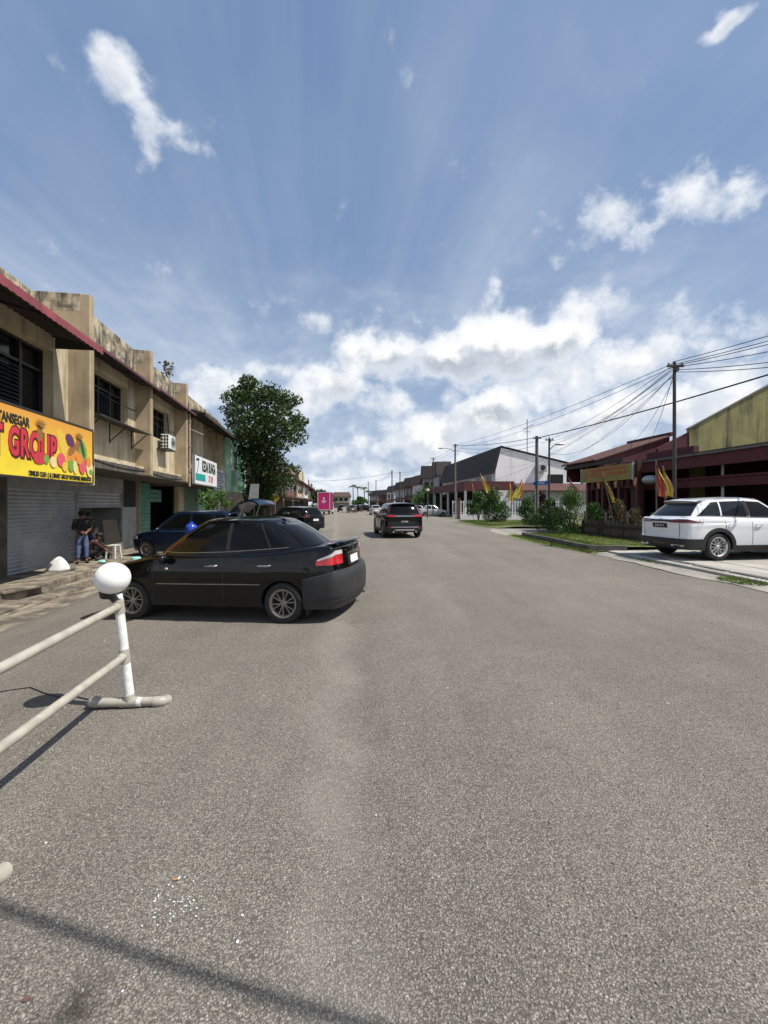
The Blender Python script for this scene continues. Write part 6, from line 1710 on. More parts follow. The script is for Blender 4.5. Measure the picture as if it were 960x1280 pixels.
# ---------------------------------------------------------------- poles and wires
POLES = {}
def pole(label, px, Y, top, r, mat, arms=1, lamp=0, name='utility_pole'):
    x = (px-480)/F*Y; zt = 1.6+(HY-top)/F*Y; b = Vector((x, Y, zg(x, Y)))
    t = thing(name, label, 'utility pole' if name == 'utility_pole' else 'street lamp', tuple(b), group='poles along the right-hand side')
    m = MB(); m.tube([b, Vector((x, Y, zt))], [r, r*.72], 10); m.build('shaft', M[mat], t, smooth=True)
    for k in range(arms):
        z = zt-.18-.45*k; w = .3
        m = MB(); m.box((x, Y-.06, z), (2*w, .07, .07)); m.box((x, Y-.10, z-.12), (.12, .16, .16)); m.build('cross_arm', M['pole_steel'], t)
        for e in (-w*.8, w*.8):
            m = MB(); m.lathe([(.001, 0), (.035, 0), (.05, .05), (.03, .1), (.001, .12)], c=(x+e, Y-.06, z+.035), n=8); m.build('insulator', M['plastic_cream'], t, smooth=True)
    if lamp:
        m = MB(); z = zt-.6
        m.tube([Vector((x, Y-.05, z-.3)), Vector((x+lamp*.6, Y-.1, z)), Vector((x+lamp*1.3, Y-.1, z+.1))], .03, 7); m.build('lamp_arm', M['pole_steel'], t, smooth=True)
        m = MB(); m.ell((x+lamp*1.65, Y-.1, z+.1), (.38, .13, .08), 14, 8); m.build('lamp_head', M['galv'], t, smooth=True)
    POLES[px] = Vector((x, Y, zt)); return t
def wire(label, a, b, sag, r=.013, n=18):
    a, b = Vector(a), Vector(b)
    m = MB(); m.tube([a.lerp(b, k/n)-Vector((0, 0, 4*sag*(k/n)*(1-k/n))) for k in range(n+1)], r, 5)
    tag(m.build('overhead_wire', M['wire'], smooth=True, base=False), label, 'wire', 'overhead wires between the poles')
def poles():
    pole('slim dark pole rising behind the white car, wires fanning from its top', 843, 15.2, 452, .075, 'pole_steel', 1)
    pole('thick grey concrete pole left of the pair by the blue street sign', 671, 31, 545, .15, 'pole_conc', 1)
    pole('dark thin pole with short lamp arm, right of the blue street sign', 686.5, 30, 547, .085, 'pole_steel', 1, lamp=.45)
    pole('grey pole in front of the maroon porch with a lamp arm to the left', 569, 48, 555, .13, 'pole_conc', 1, lamp=-1)
    pole('thin dark pole beside the far white car', 541.5, 56, 572, .09, 'pole_steel', 1)
    pole('dark pole above the black SUV roof, left of two', 490, 100, 588, .17, 'pole_steel', 2)
    pole('dark pole above the roof of the black SUV, right of two', 500, 92, 590, .15, 'pole_steel', 1)
    pole('small far pole in the distance left of the two dark ones', 470, 150, 600, .18, 'pole_steel', 1)
    pole('faint farthest pole near the palms', 460.5, 180, 602, .18, 'pole_steel', 1)
    t = thing('street_lamp', 'short garden lamp with a pale round head in front of the far white car', 'street lamp', ((534-480)/F*50, 50, 0))
    x = (534.5-480)/F*50; m = MB(); m.tube([Vector((x, 50, 0)), Vector((x, 50, 3.2))], .07, 8); m.build('post', M['pole_steel'], t); m = MB(); m.ell((x, 50, 3.35), (.24, .24, .2)); m.build('lamp_globe', M['plastic_cream'], t, smooth=True)
    P = POLES
    near = P[843]; z = lambda p, d: p-Vector((0, 0, d))
    off = Vector((13.2, 2.2, 7.0))
    W = wire
    def PW(px, py, Y): return PX(px, py, Y)
    for k, (py, ly, dz) in enumerate(((416, .0, .02), (421, .1, .06), (424, .15, .1), (432, .2, .12), (444, .3, .2), (449, .38, .26))):
        e = PW(960, py, 12.0); a = z(near, ly); d = (e-a); W(f"thin wire from the slim pole top to the right edge, {['topmost','second from the top','third from the top','fourth from the top','fifth, lower','lowest of the fan'][k]}", a, a+d*2.6, .10+.03*k, .012)
    W('thick black cable crossing low from the pole pair to the right edge', z(P[671], .15), PW(690, 544, 29)+(PW(960, 462, 13.5)-PW(690, 544, 29))*1.5, .25, .03)
    for k in range(9):
        tgt = [z(P[686.5], .15), z(P[686.5], .5), z(P[671], .5), FR(52, 21.5, 6.5), FR(23, 18, 4.95), z(P[686.5], 1.1), FR(53, 27, 7.2), FR(51.4, 15.8, 4.5), FR(24.5, 18.3, 5.6)][k]
        W(f"thin wire from the slim pole top {['to the lamp-armed pole top','to the lamp-armed pole below its arm','to the thick grey pole','to the white house gable','to the tiled red roof','low on the lamp-armed pole','to the back of the white house','to the maroon porch','to the ridge of the tiled red roof'][k]}", z(near, .1+.06*k), tgt, [.25,.5,.7,1.0,.5,1.1,1.2,1.3,.4][k], .009)
    for k in range(2):
        W(f"long upper wire from the slim pole to the pole by the maroon porch, {['upper','lower'][k]}", z(near, .05+.12*k), z(P[569], .1+.25*k), .35+.25*k, .011)
    for k in range(3):
        W(f"wire between the thick grey pole and the porch pole, {['top','middle','bottom'][k]}", z(P[671], .1+.3*k), z(P[569], .1+.3*k), .25+.12*k, .022 if k == 0 else .014)
    for k in range(2):
        W(f"wire from the porch pole to the thin pole by the far white car, {['upper','lower'][k]}", z(P[569], .2+.4*k), z(P[541.5], .1+.3*k), .2, .016)
        W(f"wire from the thin pole by the far white car to the far dark pole, {['upper','lower'][k]}", z(P[541.5], .1+.3*k), z(P[500], .2+.5*k), .6, .018)
        W(f"far wire running on between the two distant poles, {['upper','lower'][k]}", z(P[490], .2+.5*k), z(P[470], .2+.5*k), .6, .025)
    W('wire between the two dark poles above the black SUV', z(P[500], .3), z(P[490], .3), .1, .02)
    W('long wire crossing the street far off above the pink truck', PX(360, 601, 110), z(P[490], .6), .8, .03)
    # service cable overhead whose shadow falls across the foreground
    sh = lambda q: q+S*((5.3-q.z)/S.z)      # the cable stands up-sun of where its shadow lies
    a, b = sh(Vector((-1.64, 1.775, -.12))), sh(Vector((.05, 1.29, -.03)))
    W('black service cable crossing overhead from the nearest shop', a+(b-a)*(-5.6), b+(b-a)*2.4, .10, .021, 24)
    # street name sign
    s = thing('street_sign', 'blue street name sign on the post between two poles', 'sign', PX(678, 655, 30.4))
    a, b = PX(667, 604.5, 30.4), PX(686, 603.5, 30.4)
    m = MB(); m.hexa([a+Vector((0, 0, -.13)), b+Vector((0, 0, -.13)), b+Vector((0, .04, -.13)), a+Vector((0, .04, -.13))], [a+Vector((0, 0, .15)), b+Vector((0, 0, .15)), b+Vector((0, .04, .15)), a+Vector((0, .04, .15))]); sp_ = m.build('sign_plate', M['blue_sign'], s)
    vs, fs = text_geo('JALAN', .17, .0, .002, .9); mm = plane_M((a+b)/2+Vector((0, -.006, .01)), (1, 0, 0), (0, 0, 1)); q = MB(); q.add([mm @ v for v in vs], fs); q.build('lettering', M['sign_white'], sp_)
    for e in (.12, .88):
        c = a.lerp(b, e); m = MB(); m.tube([Vector((c.x, c.y+.07, 0)), Vector((c.x, c.y+.07, c.z+.2))], .028, 7); m.build('post', M['galv'], s)
# ---------------------------------------------------------------- barrier, people and small things
def barrier():
    px, Y = 163, 3.55
    b = PX(163, 878, Y); zf = zg(b.x, b.y); b.z = zf
    t = thing('barrier', 'home-made pipe barrier with a white ball on its leaning post', 'barrier', tuple(b))
    near = Vector((-2.04, 1.85, zg(-2.04, 1.85)))
    rp = .033
    for i, (c, top) in enumerate(((b, PX(147, 742, Y)), (near, near+Vector((-.02, 0, .88))))):
        def at(z): k = (z-c.z)/(top.z-c.z); return c.lerp(top, k)
        m = MB(); m.tube([c+Vector((0, 0, .05)), top], .036, 16); po = m.build('post', M['pvc_white'], t, smooth=True, ang=60)
        for zz in ((.31, .733) if i == 0 else (.265, .689)):
            m = MB(); m.tube([at(zz-.06), at(zz+.06)], .0415, 16); m.tube([at(zz), at(zz)+Vector((.0, -.085 if i == 0 else .085, -.0))], .0365, 16); m.build('pipe_joint', M['pvc'], po, smooth=True, ang=50)
        m = MB(); m.tube([c+Vector((0, 0, .03)), at(c.z+.11)], .042, 16); m.build('pipe_joint', M['pvc'], po, smooth=True, ang=50)
        # foot: a tee with two elbows at its ends
        m = MB(); f = Vector((0, 0, .044))
        m.tube([c+f+Vector((-.26, -.012, 0)), c+f+Vector((.20, .01, 0))], .037, 16)
        m.tube([c+f+Vector((-.075, -.003, 0)), c+f+Vector((.065, .003, 0))], .043, 16)
        for s in (-1, 1):
            q = c+f+Vector((.2*s if s > 0 else -.26, .01*s, 0))
            m.tube([q, q+Vector((.035*s, 0, 0)), q+Vector((.062*s, .014, -.004)), q+Vector((.072*s, .045, -.012)), q+Vector((.072*s, .075, -.02))], [.042, .043, .043, .042, .041], 16)
        m.build('foot', M['pvc'], t, smooth=True, ang=50)
        m = MB(); m.tube([c+f+Vector((.055, 0, 0)), c+f+Vector((.10, 0, 0))], .038, 16); m.build('paint_mark', M['pvc_white'], po, smooth=True)
        bc = PX(140.5, 723, Y) if i == 0 else top+Vector((-.02, 0, .12))
        m = MB(); m.ell(bc, (.138, .138, .134), 40, 28); bl = m.build('ball', M['ball'], t, smooth=True, ang=80)
        m = MB(); m.tube([top-Vector((0, 0, .06)), bc-Vector((0, 0, .09))], [.045, .05], 16); m.tube([bc-Vector((.035, 0, .165)), bc-Vector((.03, 0, .11))], [.06, .075], 14); m.build('ball_collar', M['tape'], bl, smooth=True)
    m = MB(); m.tube([bc0 for bc0 in (PX(148, 758, Y), Vector((-2.055, 1.85, .689)))], .031, 16); m.build('upper_rail', M['pvc'], t, smooth=True)
    m = MB(); m.tube([PX(156, 820, Y), Vector((-2.05, 1.85, .265))], .031, 16); m.build('lower_rail', M['pvc'], t, smooth=True)
    # thin cord trailing on the ground
    m = MB(); P = [(0, 862), (18, 860), (38, 858), (55, 866), (78, 873), (95, 872), (120, 879)]
    pts = []
    for x, y in P:
        Yc = 1.75*F/(y-HY); xx = (x-480)/F*Yc; pts.append(Vector((xx, Yc, zg(xx, Yc)+.006)))
    m.tube(pts, .005, 5); tag(m.build('cord', M['tape'], smooth=True, base=False), 'thin dark cord lying on the asphalt behind the barrier rails', 'cord')

def skin_obj(name, V, E, Rr, mat, parent, sub=2):
    me = bpy.data.meshes.new(name); Mi = WM[parent].inverted()
    me.from_pydata([tuple(Mi @ Vector(v)) for v in V], E, [])
    o = bpy.data.objects.new(name, me); col.objects.link(o); o.parent = parent; WM[o] = WM[parent]
    s = o.modifiers.new('skin', 'SKIN'); s.use_smooth_shade = True
    sv = me.skin_vertices[0].data
    for i, r in enumerate(Rr): sv[i].radius = (r, r) if not isinstance(r, tuple) else r; sv[i].use_root = (i == 0)
    u = o.modifiers.new('sub', 'SUBSURF'); u.levels = sub; u.render_levels = sub
    me.materials.append(mat); return o
def person(label, base, face, pose, top, legs, cap=None, group=None, scale=1.):
    """pose: dict of joints in the person's own frame (x right, y forward, z up)"""
    ca, sa = math.cos(face), math.sin(face)
    def T(p): x, y, z = p; return Vector(base)+Vector((ca*x-sa*y, sa*x+ca*y, z))*scale
    t = thing('person', label, 'person', base)
    J = pose
    names = ['pelvis','waist','chest','neck','head0','head1','head2','lsh','lel','lwr','rsh','rel','rwr','lhip','lkn','lan','lto','rhip','rkn','ran','rto']
    V = [T(J[n]) for n in names]; ix = {n: i for i, n in enumerate(names)}
    rad = dict(pelvis=.12, waist=.11, chest=.135, neck=.05, head0=.075, head1=.09, head2=.078, lsh=.06, lel=.042, lwr=.028, rsh=.06, rel=.042, rwr=.028, lhip=.088, lkn=.058, lan=.042, lto=.035, rhip=.088, rkn=.058, ran=.042, rto=.035)
    Rr = [rad[n]*scale for n in names]
    ed = [('pelvis','waist'),('waist','chest'),('chest','neck'),('neck','head0'),('head0','head1'),('head1','head2'),('chest','lsh'),('lsh','lel'),('lel','lwr'),('chest','rsh'),('rsh','rel'),('rel','rwr'),('pelvis','lhip'),('lhip','lkn'),('lkn','lan'),('lan','lto'),('pelvis','rhip'),('rhip','rkn'),('rkn','ran'),('ran','rto')]
    E = [(ix[a], ix[b]) for a, b in ed]
    for s in 'lr':                      # palm, four fingers and a thumb
        w = Vector(J[s+'wr']); d = (w-Vector(J[s+'el'])).normalized(); side = d.cross(Vector((0, 1, .3))).normalized(); cu = d.cross(side)
        pm = w+d*.055; V.append(T(pm)); Rr.append(.032*scale); pi_ = len(V)-1; E.append((ix[s+'wr'], pi_))
        for k in range(4):
            a = pm+side*(.03-.02*k)+d*.05; bb = a+d*(.035-.006*abs(k-1))+cu*.018
            V += [T(a), T(bb)]; Rr += [.009*scale, .007*scale]; E += [(pi_, len(V)-2), (len(V)-2, len(V)-1)]
        a = w+d*.03+side*.04; bb = a+d*.04+side*.015; V += [T(a), T(bb)]; Rr += [.011*scale, .009*scale]; E += [(pi_, len(V)-2), (len(V)-2, len(V)-1)]
    body = skin_obj('body', V, E, Rr, M['skin'], t, 2)
    # face
    h1 = Vector(J['head1']); h0 = Vector(J['head0']); fd = (h0-h1); fy = Vector((0, 1, 0)); tilt = J.get('face', Vector((0, 1, -.25))); tilt = Vector(tilt).normalized(); rt = tilt.cross(Vector((0, 0, 1))).normalized(); upv = rt.cross(tilt)
    m = MB(); m.ell(T(h1+tilt*.098-upv*.02), (.017*scale, .022*scale, .03*scale), 8, 6)
    for e in (-1, 1): m.ell(T(h1+rt*.092*e-upv*.01), (.012*scale, .022*scale, .032*scale), 8, 6)
    m.build('nose_and_ears', M['skin'], body, smooth=True)
    m = MB()
    for e in (-1, 1): m.ell(T(h1+tilt*.086+rt*.033*e+upv*.012), .011*scale, 8, 6)
    m.ell(T(h1+tilt*.085-upv*.055), (.022*scale, .01*scale, .006*scale), 8, 6); m.build('eyes_and_mouth', M['hair'], body, smooth=True)
    m = MB(); c = T(h1+upv*.035-tilt*.018); m.ell(c, (.104*scale, .108*scale, .098*scale), 16, 10); m.build('hair', M['hair'], t, smooth=True)
    if cap:
        m = MB(); m.ell(T(h1+upv*.062-tilt*.01), (.112*scale, .118*scale, .085*scale), 16, 10); q = T(h1+upv*.045+tilt*.12); m.ell(q, (.09*scale, .085*scale, .012*scale), 14, 6); m.build('cap', M[cap], t, smooth=True)
    # shirt and trousers as slightly larger skins
    def sub(names_, edges, add, mat, nm):
        VV = [T(J[n]) if isinstance(n, str) else T(n) for n in names_]
        RR = add
        skin_obj(nm, VV, edges, [r*scale for r in RR], M[mat], t, 2)
    mid = lambda a, b, k: tuple(Vector(J[a]).lerp(Vector(J[b]), k))
    sub(['waist', 'pelvis', 'chest', mid('chest', 'neck', .45), 'lsh', 'lel', mid('lel', 'lwr', .25), 'rsh', 'rel', mid('rel', 'rwr', .25)],
        [(0,1),(0,2),(2,3),(2,4),(4,5),(5,6),(2,7),(7,8),(8,9)], [.135,.142,.155,.085,.078,.062,.056,.078,.062,.056], top, 'shirt')
    sub(['pelvis', mid('pelvis', 'waist', .4), 'lhip', 'lkn', mid('lkn', 'lan', .85), 'rhip', 'rkn', mid('rkn', 'ran', .85)],
        [(0,1),(0,2),(2,3),(3,4),(0,5),(5,6),(6,7)], [.130,.125,.104,.078,.066,.104,.078,.066], legs, 'trousers')
    m = MB()
    for s in 'lr':
        a, b_ = Vector(J[s+'an']), Vector(J[s+'to']); c = (a+b_)/2; c.z -= .012
        m.ell(T(c), (.052*scale, .135*scale, .045*scale), 12, 8, (0, 0, face+math.atan2(-(b_-a).x, (b_-a).y)))
    m.build('shoe', M['cloth_black'], t, smooth=True)
    return t
def stand_pose(hand=0):
    return dict(pelvis=(0,0,.92), waist=(0,.01,1.06), chest=(0,0,1.29), neck=(0,.0,1.45), head0=(0,.03,1.52), head1=(0,.035,1.60), head2=(0,.02,1.655), face=(0,1,-.35),
        lsh=(-.19,0,1.40), lel=(-.24,-.03,1.13), lwr=(-.10,.22,1.03), rsh=(.19,0,1.40), rel=(.24,-.02,1.13), rwr=(.08,.24,1.06),
        lhip=(-.09,0,.88), lkn=(-.11,.03,.48), lan=(-.12,0,.07), lto=(-.14,.15,.04), rhip=(.09,0,.88), rkn=(.11,.04,.48), ran=(.12,0,.07), rto=(.14,.15,.04))
def squat_pose():
    return dict(pelvis=(0,-.1,.24), waist=(0,-.10,.38), chest=(0,.02,.58), neck=(0,.12,.70), head0=(0,.17,.75), head1=(0,.19,.83), head2=(0,.18,.885), face=(0,1,-.4),
        lsh=(-.18,.06,.66), lel=(-.27,.30,.50), lwr=(-.18,.52,.40), rsh=(.18,.06,.66), rel=(.26,.30,.46), rwr=(.16,.55,.25),
        lhip=(-.10,-.08,.23), lkn=(-.18,.30,.42), lan=(-.14,.12,.07), lto=(-.17,.28,.04), rhip=(.10,-.08,.23), rkn=(.19,.30,.40), ran=(.15,.12,.07), rto=(.18,.28,.04))
def people():
    zp = -.33
    fz = R_(-100)
    b = FL(uL(102.5, 7.75), 7.75, zp)
    person('standing man in black cap, black jacket and faded jeans looking down at his hands', tuple(b), R_(-135), stand_pose(), 'cloth_black', 'denim', 'cloth_black', scale=1.0)
    b = FL(uL(110, 8.1), 8.1, zp)
    person('second man standing close behind in an olive shirt and dark jeans', tuple(b), R_(-120), stand_pose(), 'cloth_olive', 'denim_dark', None, scale=.97)
    b = FL(uL(115.5, 7.75), 7.75, zp)
    person('person squatting on the pavement in dark red top reaching forward', tuple(b), R_(-60), squat_pose(), 'cloth_maroon', 'cloth_black', 'hair', scale=1.0)
    # white stool
    c = FL(uL(142, 7.3), 7.3, zp)
    s = thing('stool', 'white plastic stool with slim legs on the pavement by the doorway', 'stool', tuple(c))
    m = MB(); m.box(c+Vector((0, 0, .47)), (.32, .32, .03)); m.build('seat', M['plastic_white'], s, bevel=.012)
    for a in (-1, 1):
        for d in (-1, 1):
            m = MB(); m.hexa([c+Vector((a*.17-.02, d*.17-.02, 0)), c+Vector((a*.17+.02, d*.17-.02, 0)), c+Vector((a*.17+.02, d*.17+.02, 0)), c+Vector((a*.17-.02, d*.17+.02, 0))], [c+Vector((a*.13-.022, d*.13-.022, .455)), c+Vector((a*.13+.022, d*.13-.022, .455)), c+Vector((a*.13+.022, d*.13+.022, .455)), c+Vector((a*.13-.022, d*.13+.022, .455))]); m.build('leg', M['plastic_white'], s)
    m = MB(); m.box(c+Vector((0, -.155, .22)), (.29, .02, .03)); m.box(c+Vector((0, .155, .22)), (.29, .02, .03)); m.build('stretcher', M['plastic_cream'], s)
    # board leaning at the doorway
    u0, u1 = uL(125, 8.2), uL(147, 8.2)
    m = MB(); m.hexa([FL(u0-.1, 7.95, zp), FL(u1, 7.95, zp), FL(u1, 7.99, zp), FL(u0-.1, 7.99, zp)], [FL(u0+.28, 8.24, 1.0), FL(u1, 8.24, 1.0), FL(u1, 8.28, 1.0), FL(u0+.28, 8.28, 1.0)])
    tag(m.build('board', M['plywood'], bevel=.006), 'large brown-grey board with a sloped edge leaning in the shop doorway', 'board')
    # white box behind the people, gas bottle
    c = FL(uL(117, 8.6), 8.6, zp)
    bx = thing('carton', 'small white box standing on a crate behind the squatting person', 'box', tuple(c))
    m = MB(); m.box(c+Vector((0, 0, .85)), (.3, .3, .38), (0, 0, .2)); m.build('box', M['plastic_white'], bx, bevel=.01)
    m = MB(); m.box(c+Vector((0, 0, .32)), (.42, .4, .64), (0, 0, .2)); m.build('crate', M['galv'], bx, bevel=.01)
    c = FL(uL(133, 7.7), 7.7, zp)
    g = thing('gas_cylinder', 'dark green gas cylinder on the pavement left of the white stool', 'gas cylinder', tuple(c))
    m = MB(); m.lathe([(.001, .03), (.12, .03), (.16, .08), (.165, .3), (.15, .40), (.08, .46), (.03, .48), (.03, .52), (.001, .52)], c=tuple(c), n=22); m.build('cylinder', M['gas_green'], g, smooth=True)
    m = MB(); m.lathe([(.10, .44), (.105, .56), (.095, .56), (.09, .44)], c=tuple(c), n=22); m.lathe([(.12, 0), (.125, .06), (.11, .06), (.11, 0)], c=tuple(c), n=22); m.build('collar', M['gas_green'], g, smooth=True)
    # white sack slumped against the shutter
    c = FL(uL(72, 7.55), 7.55, zp)
    m = MB(); n1, n2 = 14, 20; G = []
    for i in range(n1+1):
        k = i/n1; z = .40*k; r = .27*(1-k)**.5*(1 if k > .08 else .86+.14*k/.08)+.03*(1-k)
        G.append([c+Vector(((r*(1+.10*math.sin(3*a+4*k)+.05*math.sin(7*a+9*k)))*math.cos(a)*1.12+.05*k, r*(.85+.08*math.sin(2*a+1))*math.sin(a), z+.02*math.sin(5*a)*k)) for a in [2*PI*j/n2 for j in range(n2+1)]])
    m.grid(G); tag(m.build('sack', M['sack'], smooth=True, ang=70), 'slumped white plastic sack with pointed top by the closed shutter', 'sack')
    for k, (px, D, s_, mt, lb) in enumerate(((86, 7.3, .09, 'plastic_white', 'crumpled white cup lying right of the sack'), (90, 7.2, .10, 'kerbstone', 'dark rubbish lump beside the standing man'), (127, 7.05, .12, 'plastic_teal', 'pale teal and white packet on the pavement below the stool'))):
        c = FL(uL(px, D), D, zp); m = MB(); m.ell(c+Vector((0, 0, s_*.5)), (s_, s_*.8, s_*.55), 9, 6)
        m.v = [v+Vector((random.uniform(-1, 1), random.uniform(-1, 1), 0))*s_*.12 for v in m.v]
        tag(m.build('litter', M[mt], smooth=True), lb, 'litter')
    # wire rack on the step, next to the ball
    c = FL(uL(115, 6.3), 6.3, -.525); m = MB()
    for d in (0, .22): m.tube([c+Vector((d, 0, 0)), c+Vector((d, 0, .26)), c+Vector((d*.5+.06, .1, .3)), c+Vector((d, .18, .26)), c+Vector((d, .18, 0))], .012, 6)
    m.tube([c+Vector((0, 0, .15)), c+Vector((.22, 0, .15))], .012, 6); m.tube([c+Vector((0, 0, .26)), c+Vector((.22, 0, .26))], .012, 6)
    tag(m.build('wire_rack', M['plastic_cream'], smooth=True), 'small pale wire rack standing on the step beside the white ball', 'rack')
    # tub on the bonnet, blue bottle beyond the roof
    c = PX(172.5, 689, 6.55)
def small_things(sal):
    Mv = WM[sal]
    # tub stands on the bonnet
    p = Mv @ Vector((-.55, 1.42, .865))
    b = thing('bowl', 'pale teal upturned bowl with a white rim on the black saloon bonnet', 'bowl', tuple(p))
    m = MB(); m.lathe([(.001, .085), (.05, .083), (.07, .07), (.078, .03)], c=tuple(p), n=24); m.build('bowl_body', M['plastic_teal'], b, smooth=True)
    m = MB(); m.lathe([(.076, .03), (.084, .03), (.086, .0), (.078, .0)], c=tuple(p), n=24); m.build('rim', M['plastic_white'], b, smooth=True)
    # blue water bottle on a stand between the saloon and the blue car
    Y = 12.2; c = PX(239, 672, Y); zb = zg(c.x, Y)
    top = PX(239, 651.5, Y).z
    st = thing('stand', 'grey stand under the blue water bottle behind the black saloon', 'stand', (c.x, Y, zb))
    m = MB(); m.box((c.x, Y, (zb+top-.47)/2), (.3, .3, top-.47-zb)); m.build('stand_body', M['galv'], st, bevel=.02)
    q = thing('water_bottle', 'glossy blue water bottle seen above the roof of the black saloon', 'bottle', (c.x, Y, top-.47))
    m = MB(); z0 = top-.47; m.lathe([(.001, z0), (.15, z0), (.165, z0+.03), (.165, z0+.12), (.158, z0+.14), (.165, z0+.16), (.165, z0+.27), (.15, z0+.34), (.09, z0+.39), (.05, z0+.41), (.05, z0+.45)], c=(c.x, Y, 0), n=28); m.build('bottle_body', M['plastic_blue'], q, smooth=True)
    m = MB(); m.lathe([(.055, z0+.43), (.055, z0+.46), (.001, z0+.46)], c=(c.x, Y, 0), n=20); m.build('cap', M['plastic_blue'], q, smooth=True)
    # things lying on the road
    def gp(x, y):
        Y = 1.62*F/(y-HY); X = (x-480)/F*Y; z = zg(X, Y); Y = (EYE-z)*F/(y-HY); X = (x-480)/F*Y; return Vector((X, Y, zg(X, Y)))
    c = gp(221, 1100)
    t = thing('cigarette_end', 'orange cigarette end lying on the asphalt in the foreground', 'cigarette end', tuple(c))
    m = MB(); m.tube([c+Vector((-.013, -.004, .006)), c+Vector((.006, .001, .006))], .0045, 10); m.build('filter', M['butt'], t, smooth=True)
    m = MB(); m.tube([c+Vector((.0062, .001, .006)), c+Vector((.013, .004, .006))], .0043, 10); m.build('paper', M['plastic_white'], t, smooth=True)
    # chips of white paint trodden into the road
    spots = [(57, 1054, .008), (303, 1145, .008), (297, 1178, .010), (153, 1240, .006), (330, 870, .008), (470, 1020, .006), (690, 880, .009), (505, 905, .008), (835, 880, .009), (560, 860, .008)]
    m = MB()
    for k in range(64):
        x, y = random.gauss(218, 22), random.gauss(1132, 18); spots.append((x, y, random.uniform(.002, .0055)))
    for x, y, s in spots:
        c = gp(x, y); c.z += .0025; n = 6
        ring = [c+Vector((s*random.uniform(.5, 1)*math.cos(6.28*j/n), s*random.uniform(.4, .9)*math.sin(6.28*j/n), 0)) for j in range(n)]
        m.hexa(ring, [v+Vector((0, 0, .0025)) for v in ring])
    tag(m.build('paint_flecks', M['sign_white'], base=False), 'scatter of white paint flecks on the asphalt near the cigarette end', 'paint flecks', kind='stuff')
    m = MB()
    for k in range(900):
        x = random.uniform(-20, 980); y = 700+580*random.random()**1.4; c = gp(x, y); s = random.uniform(.003, .008)*(1+.15*c.y)
        if c.x > 6.6: continue
        n = 5; ring = [c+Vector((s*random.uniform(.6, 1)*math.cos(6.28*j/n), s*random.uniform(.6, 1)*math.sin(6.28*j/n), 0)) for j in range(n)]
        m.hexa(ring, [c+(v-c)*.5+Vector((0, 0, s*.8)) for v in ring])
    tag(m.build('gravel', M['concrete'], base=False), 'loose pale grit scattered over the asphalt', 'grit', kind='stuff')
    c = gp(32, 1250); m = MB(); n = 7
    ring = [c+Vector((.016*random.uniform(.5, 1)*math.cos(6.28*j/n), .012*random.uniform(.5, 1)*math.sin(6.28*j/n), .003)) for j in range(n)]; m.hexa(ring, [v+Vector((0, 0, .003)) for v in ring])
    tag(m.build('petal', M['brick_dull']), 'tiny reddish scrap on the asphalt at the lower left', 'scrap')
# ---------------------------------------------------------------- assemble
def car_at(d, name, label, cat, x, y, head, group=None, pitch=0, roll=0, z=None, scale=1):
    z = zg(x, y) if z is None else z
    return make_car(d, name, label, cat, (x, y, z), (pitch, roll, R_(head)), group, scale)
def truck():
    Y = 68; x0, x1 = (397-480)/F*Y, (412.5-480)/F*Y; z = zg((x0+x1)/2, Y)
    t = thing('truck', 'small box truck with a magenta back far down the street', 'truck', ((x0+x1)/2, Y, z))
    zb, zt = .75+z, 1.6+16/F*Y
    ln = 4.2
    m = MB(); m.box(((x0+x1)/2, Y+ln/2, (zb+zt)/2), (x1-x0, ln, zt-zb)); bx = m.build('cargo_box', M['truck_side'], t, bevel=.03)
    m = MB(); m.box(((x0+x1)/2, Y-.02, (zb+zt)/2), (x1-x0-.16, .03, zt-zb-.16)); bk = m.build('rear_doors', M['magenta'], bx)
    m = MB(); cx = (x0+x1)/2
    for xx in (x0+.04, x1-.04): m.box((xx, Y-.03, (zb+zt)/2), (.09, .05, zt-zb))
    m.box((cx, Y-.03, zt-.04), (x1-x0-.18, .05, .09)); m.box((cx, Y-.03, zb+.04), (x1-x0-.18, .05, .09)); m.build('door_frame', M['sign_white'], bx)
    m = MB(); c = Vector((cx, Y-.04, (zb+zt)/2+.25)); m.lathe([(.001, 0), (.13, 0)], c=tuple(c+Vector((0, 0, .28))), axis='y', n=16); m.box(c+Vector((0, 0, .0)), (.2, .01, .34)); m.box(c+Vector((0, 0, -.28)), (.75, .01, .16)); m.box(c+Vector((0, 0, -.52)), (.55, .01, .1)); m.build('emblem', M['sign_white'], bk)
    m = MB(); m.box((cx, Y+ln+1.0, z+1.25), (x1-x0-.2, 1.7, 1.7)); m.box((cx, Y+2.6, z+.62), (1.2, 5, .2)); m.build('cab', M['white_car'], t, bevel=.1)
    for e in (-1, 1):
        for yy in (Y+.9, Y+ln+1.2):
            m = MB(); m.lathe([(.001, -.12), (.3, -.12), (.36, -.08), (.36, .08), (.3, .12), (.001, .12)], c=(cx+e*.75, yy, z+.36), axis='x', n=20); m.build('wheel', M['tyre'], t, smooth=True)
        m = MB(); m.box((cx+e*.8, Y-.0, zb-.12), (.25, .05, .12)); m.build('taillight', M['tail_red'], t)

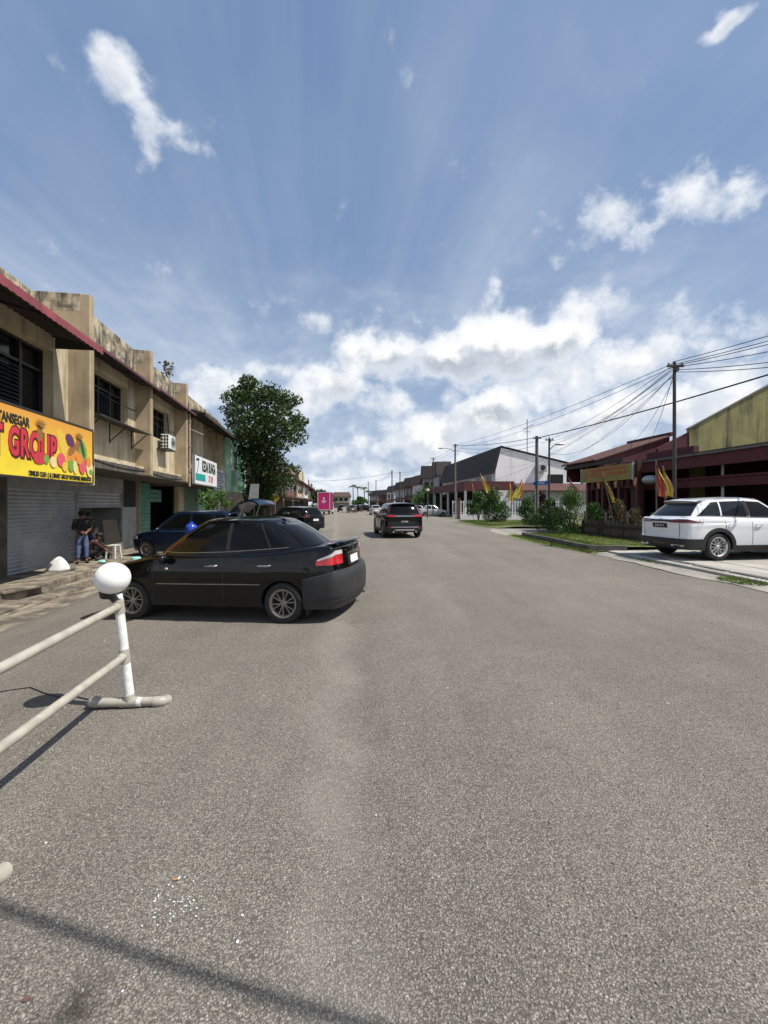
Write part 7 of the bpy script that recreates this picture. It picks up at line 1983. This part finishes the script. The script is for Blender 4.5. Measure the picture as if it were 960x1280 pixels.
make_materials()
S = setup_view(); setup_sky(S)
ground(); left_pavement(); left_row(); left_tree(); far_left()
right_ground(); grass_blades(); bushes(); red_shop(); flags(); white_house(); far_right(); far_green(); poles()
barrier(); people()
saloon, sb = car_at(SALOON, 'saloon_car', 'black four-door saloon with faded black rear bumper parked at the left kerb', 'car', -2.50, 6.96, 78.3, pitch=R_(-1.6), z=-.135, scale=.985)
small_things(saloon)
car_at(SUV_W, 'suv', 'white SUV parked on the concrete driveway at the right edge', 'car', 10.36, 12.40, -82.5, z=.078, scale=1.045)
car_at(SUV_B, 'suv', 'black SUV with red tail lamps driving away down the middle of the road', 'car', .62, 22.1, 9, scale=1.05)
mp, ms = car_at(MPV, 'people_carrier', 'dark blue people carrier with its tailgate raised beside the shops', 'car', -7.35, 16.1, 80, scale=1.06)
def tailgate():
    m = MB(); G = []
    for i in range(9):
        x = -.66+1.32*i/8; c = 1-(x/.66)**2
        G.append([Vector((x, -1.80, 1.63+.05*c)), Vector((x, -2.10, 1.92+.06*c)), Vector((x, -2.45, 2.05+.06*c)), Vector((x, -2.75, 2.0+.05*c)), Vector((x, -2.88, 1.88+.04*c))])
    m.slab(G, Vector((0, .02, -.05))); g = m.build('tailgate', M['blue_paint'], mp, smooth=True, local=True, ang=50)
    m = MB(); G2 = [[p+Vector((0, .03, -.056)) for p in r[1:3]] for r in G[1:-1]]; m.slab(G2, Vector((0, 0, -.01))); m.build('tailgate_glass', M['carglass_grey'], g, local=True)
    m = MB()
    for e in (-1, 1): m.tube([Vector((e*.62, -1.98, 1.12)), Vector((e*.60, -2.3, 1.96))], .014, 6)
    m.build('gas_strut', M['chrome'], g, local=True)
tailgate()
D2 = dict(SUV_B); D2.update(hz=1.02, hl=.85, extra=[plain_extra], tl='tail_dark', clad=.36)
car_at(D2, 'suv', 'dark SUV parked nose-in between the blue people carrier and the road', 'car', -5.9, 26.6, 52)
WC = dict(HATCH); WC.update(paint='silver_paint', mirrormat='silver_paint', handlemat='silver_paint')
car_at(WC, 'saloon_car', 'white saloon parked side-on by the houses beyond the black SUV', 'car', (541-480)/F*58, 58, -84, group='cars far down the street')
GC = dict(HATCH); GC.update(paint='grey_paint')
car_at(GC, 'saloon_car', 'greenish grey car partly hidden behind the far white saloon', 'car', (524-480)/F*66, 66, -84, group='cars far down the street')
car_at(D2, 'suv', 'dark vehicle parked facing away far down the street, left of the small cream cabinet', 'car', (427-480)/F*95, 95, 8, group='cars far down the street')
car_at(GC, 'saloon_car', 'grey car far down the street right of the small cream cabinet', 'car', (439-480)/F*84, 84, 14, group='cars far down the street')
car_at(WC, 'saloon_car', 'silver car far down the street behind the grey one', 'car', (446-480)/F*105, 105, 20, group='cars far down the street')
car_at(D2, 'suv', 'dark pickup-like vehicle parked under the far right houses', 'car', (456-480)/F*98, 98, -60, group='cars far down the street')
car_at(WC, 'saloon_car', 'pale car just left of the black SUV far ahead', 'car', (469-480)/F*66, 66, 6, group='cars far down the street')
truck()
h = PX(430.5, 637, 82); h.z = zg(h.x, 82)
t = thing('hut', 'small cream cabinet between two far parked cars', 'cabinet', tuple(h))
m = MB(); m.box(h+Vector((0, 0, .6)), (.7, .6, 1.2)); m.build('cabinet_body', M['plastic_cream'], t, bevel=.02); m = MB(); m.box(h+Vector((0, -.31, .6)), (.5, .02, .9)); m.build('door', M['plastic_white'], t)
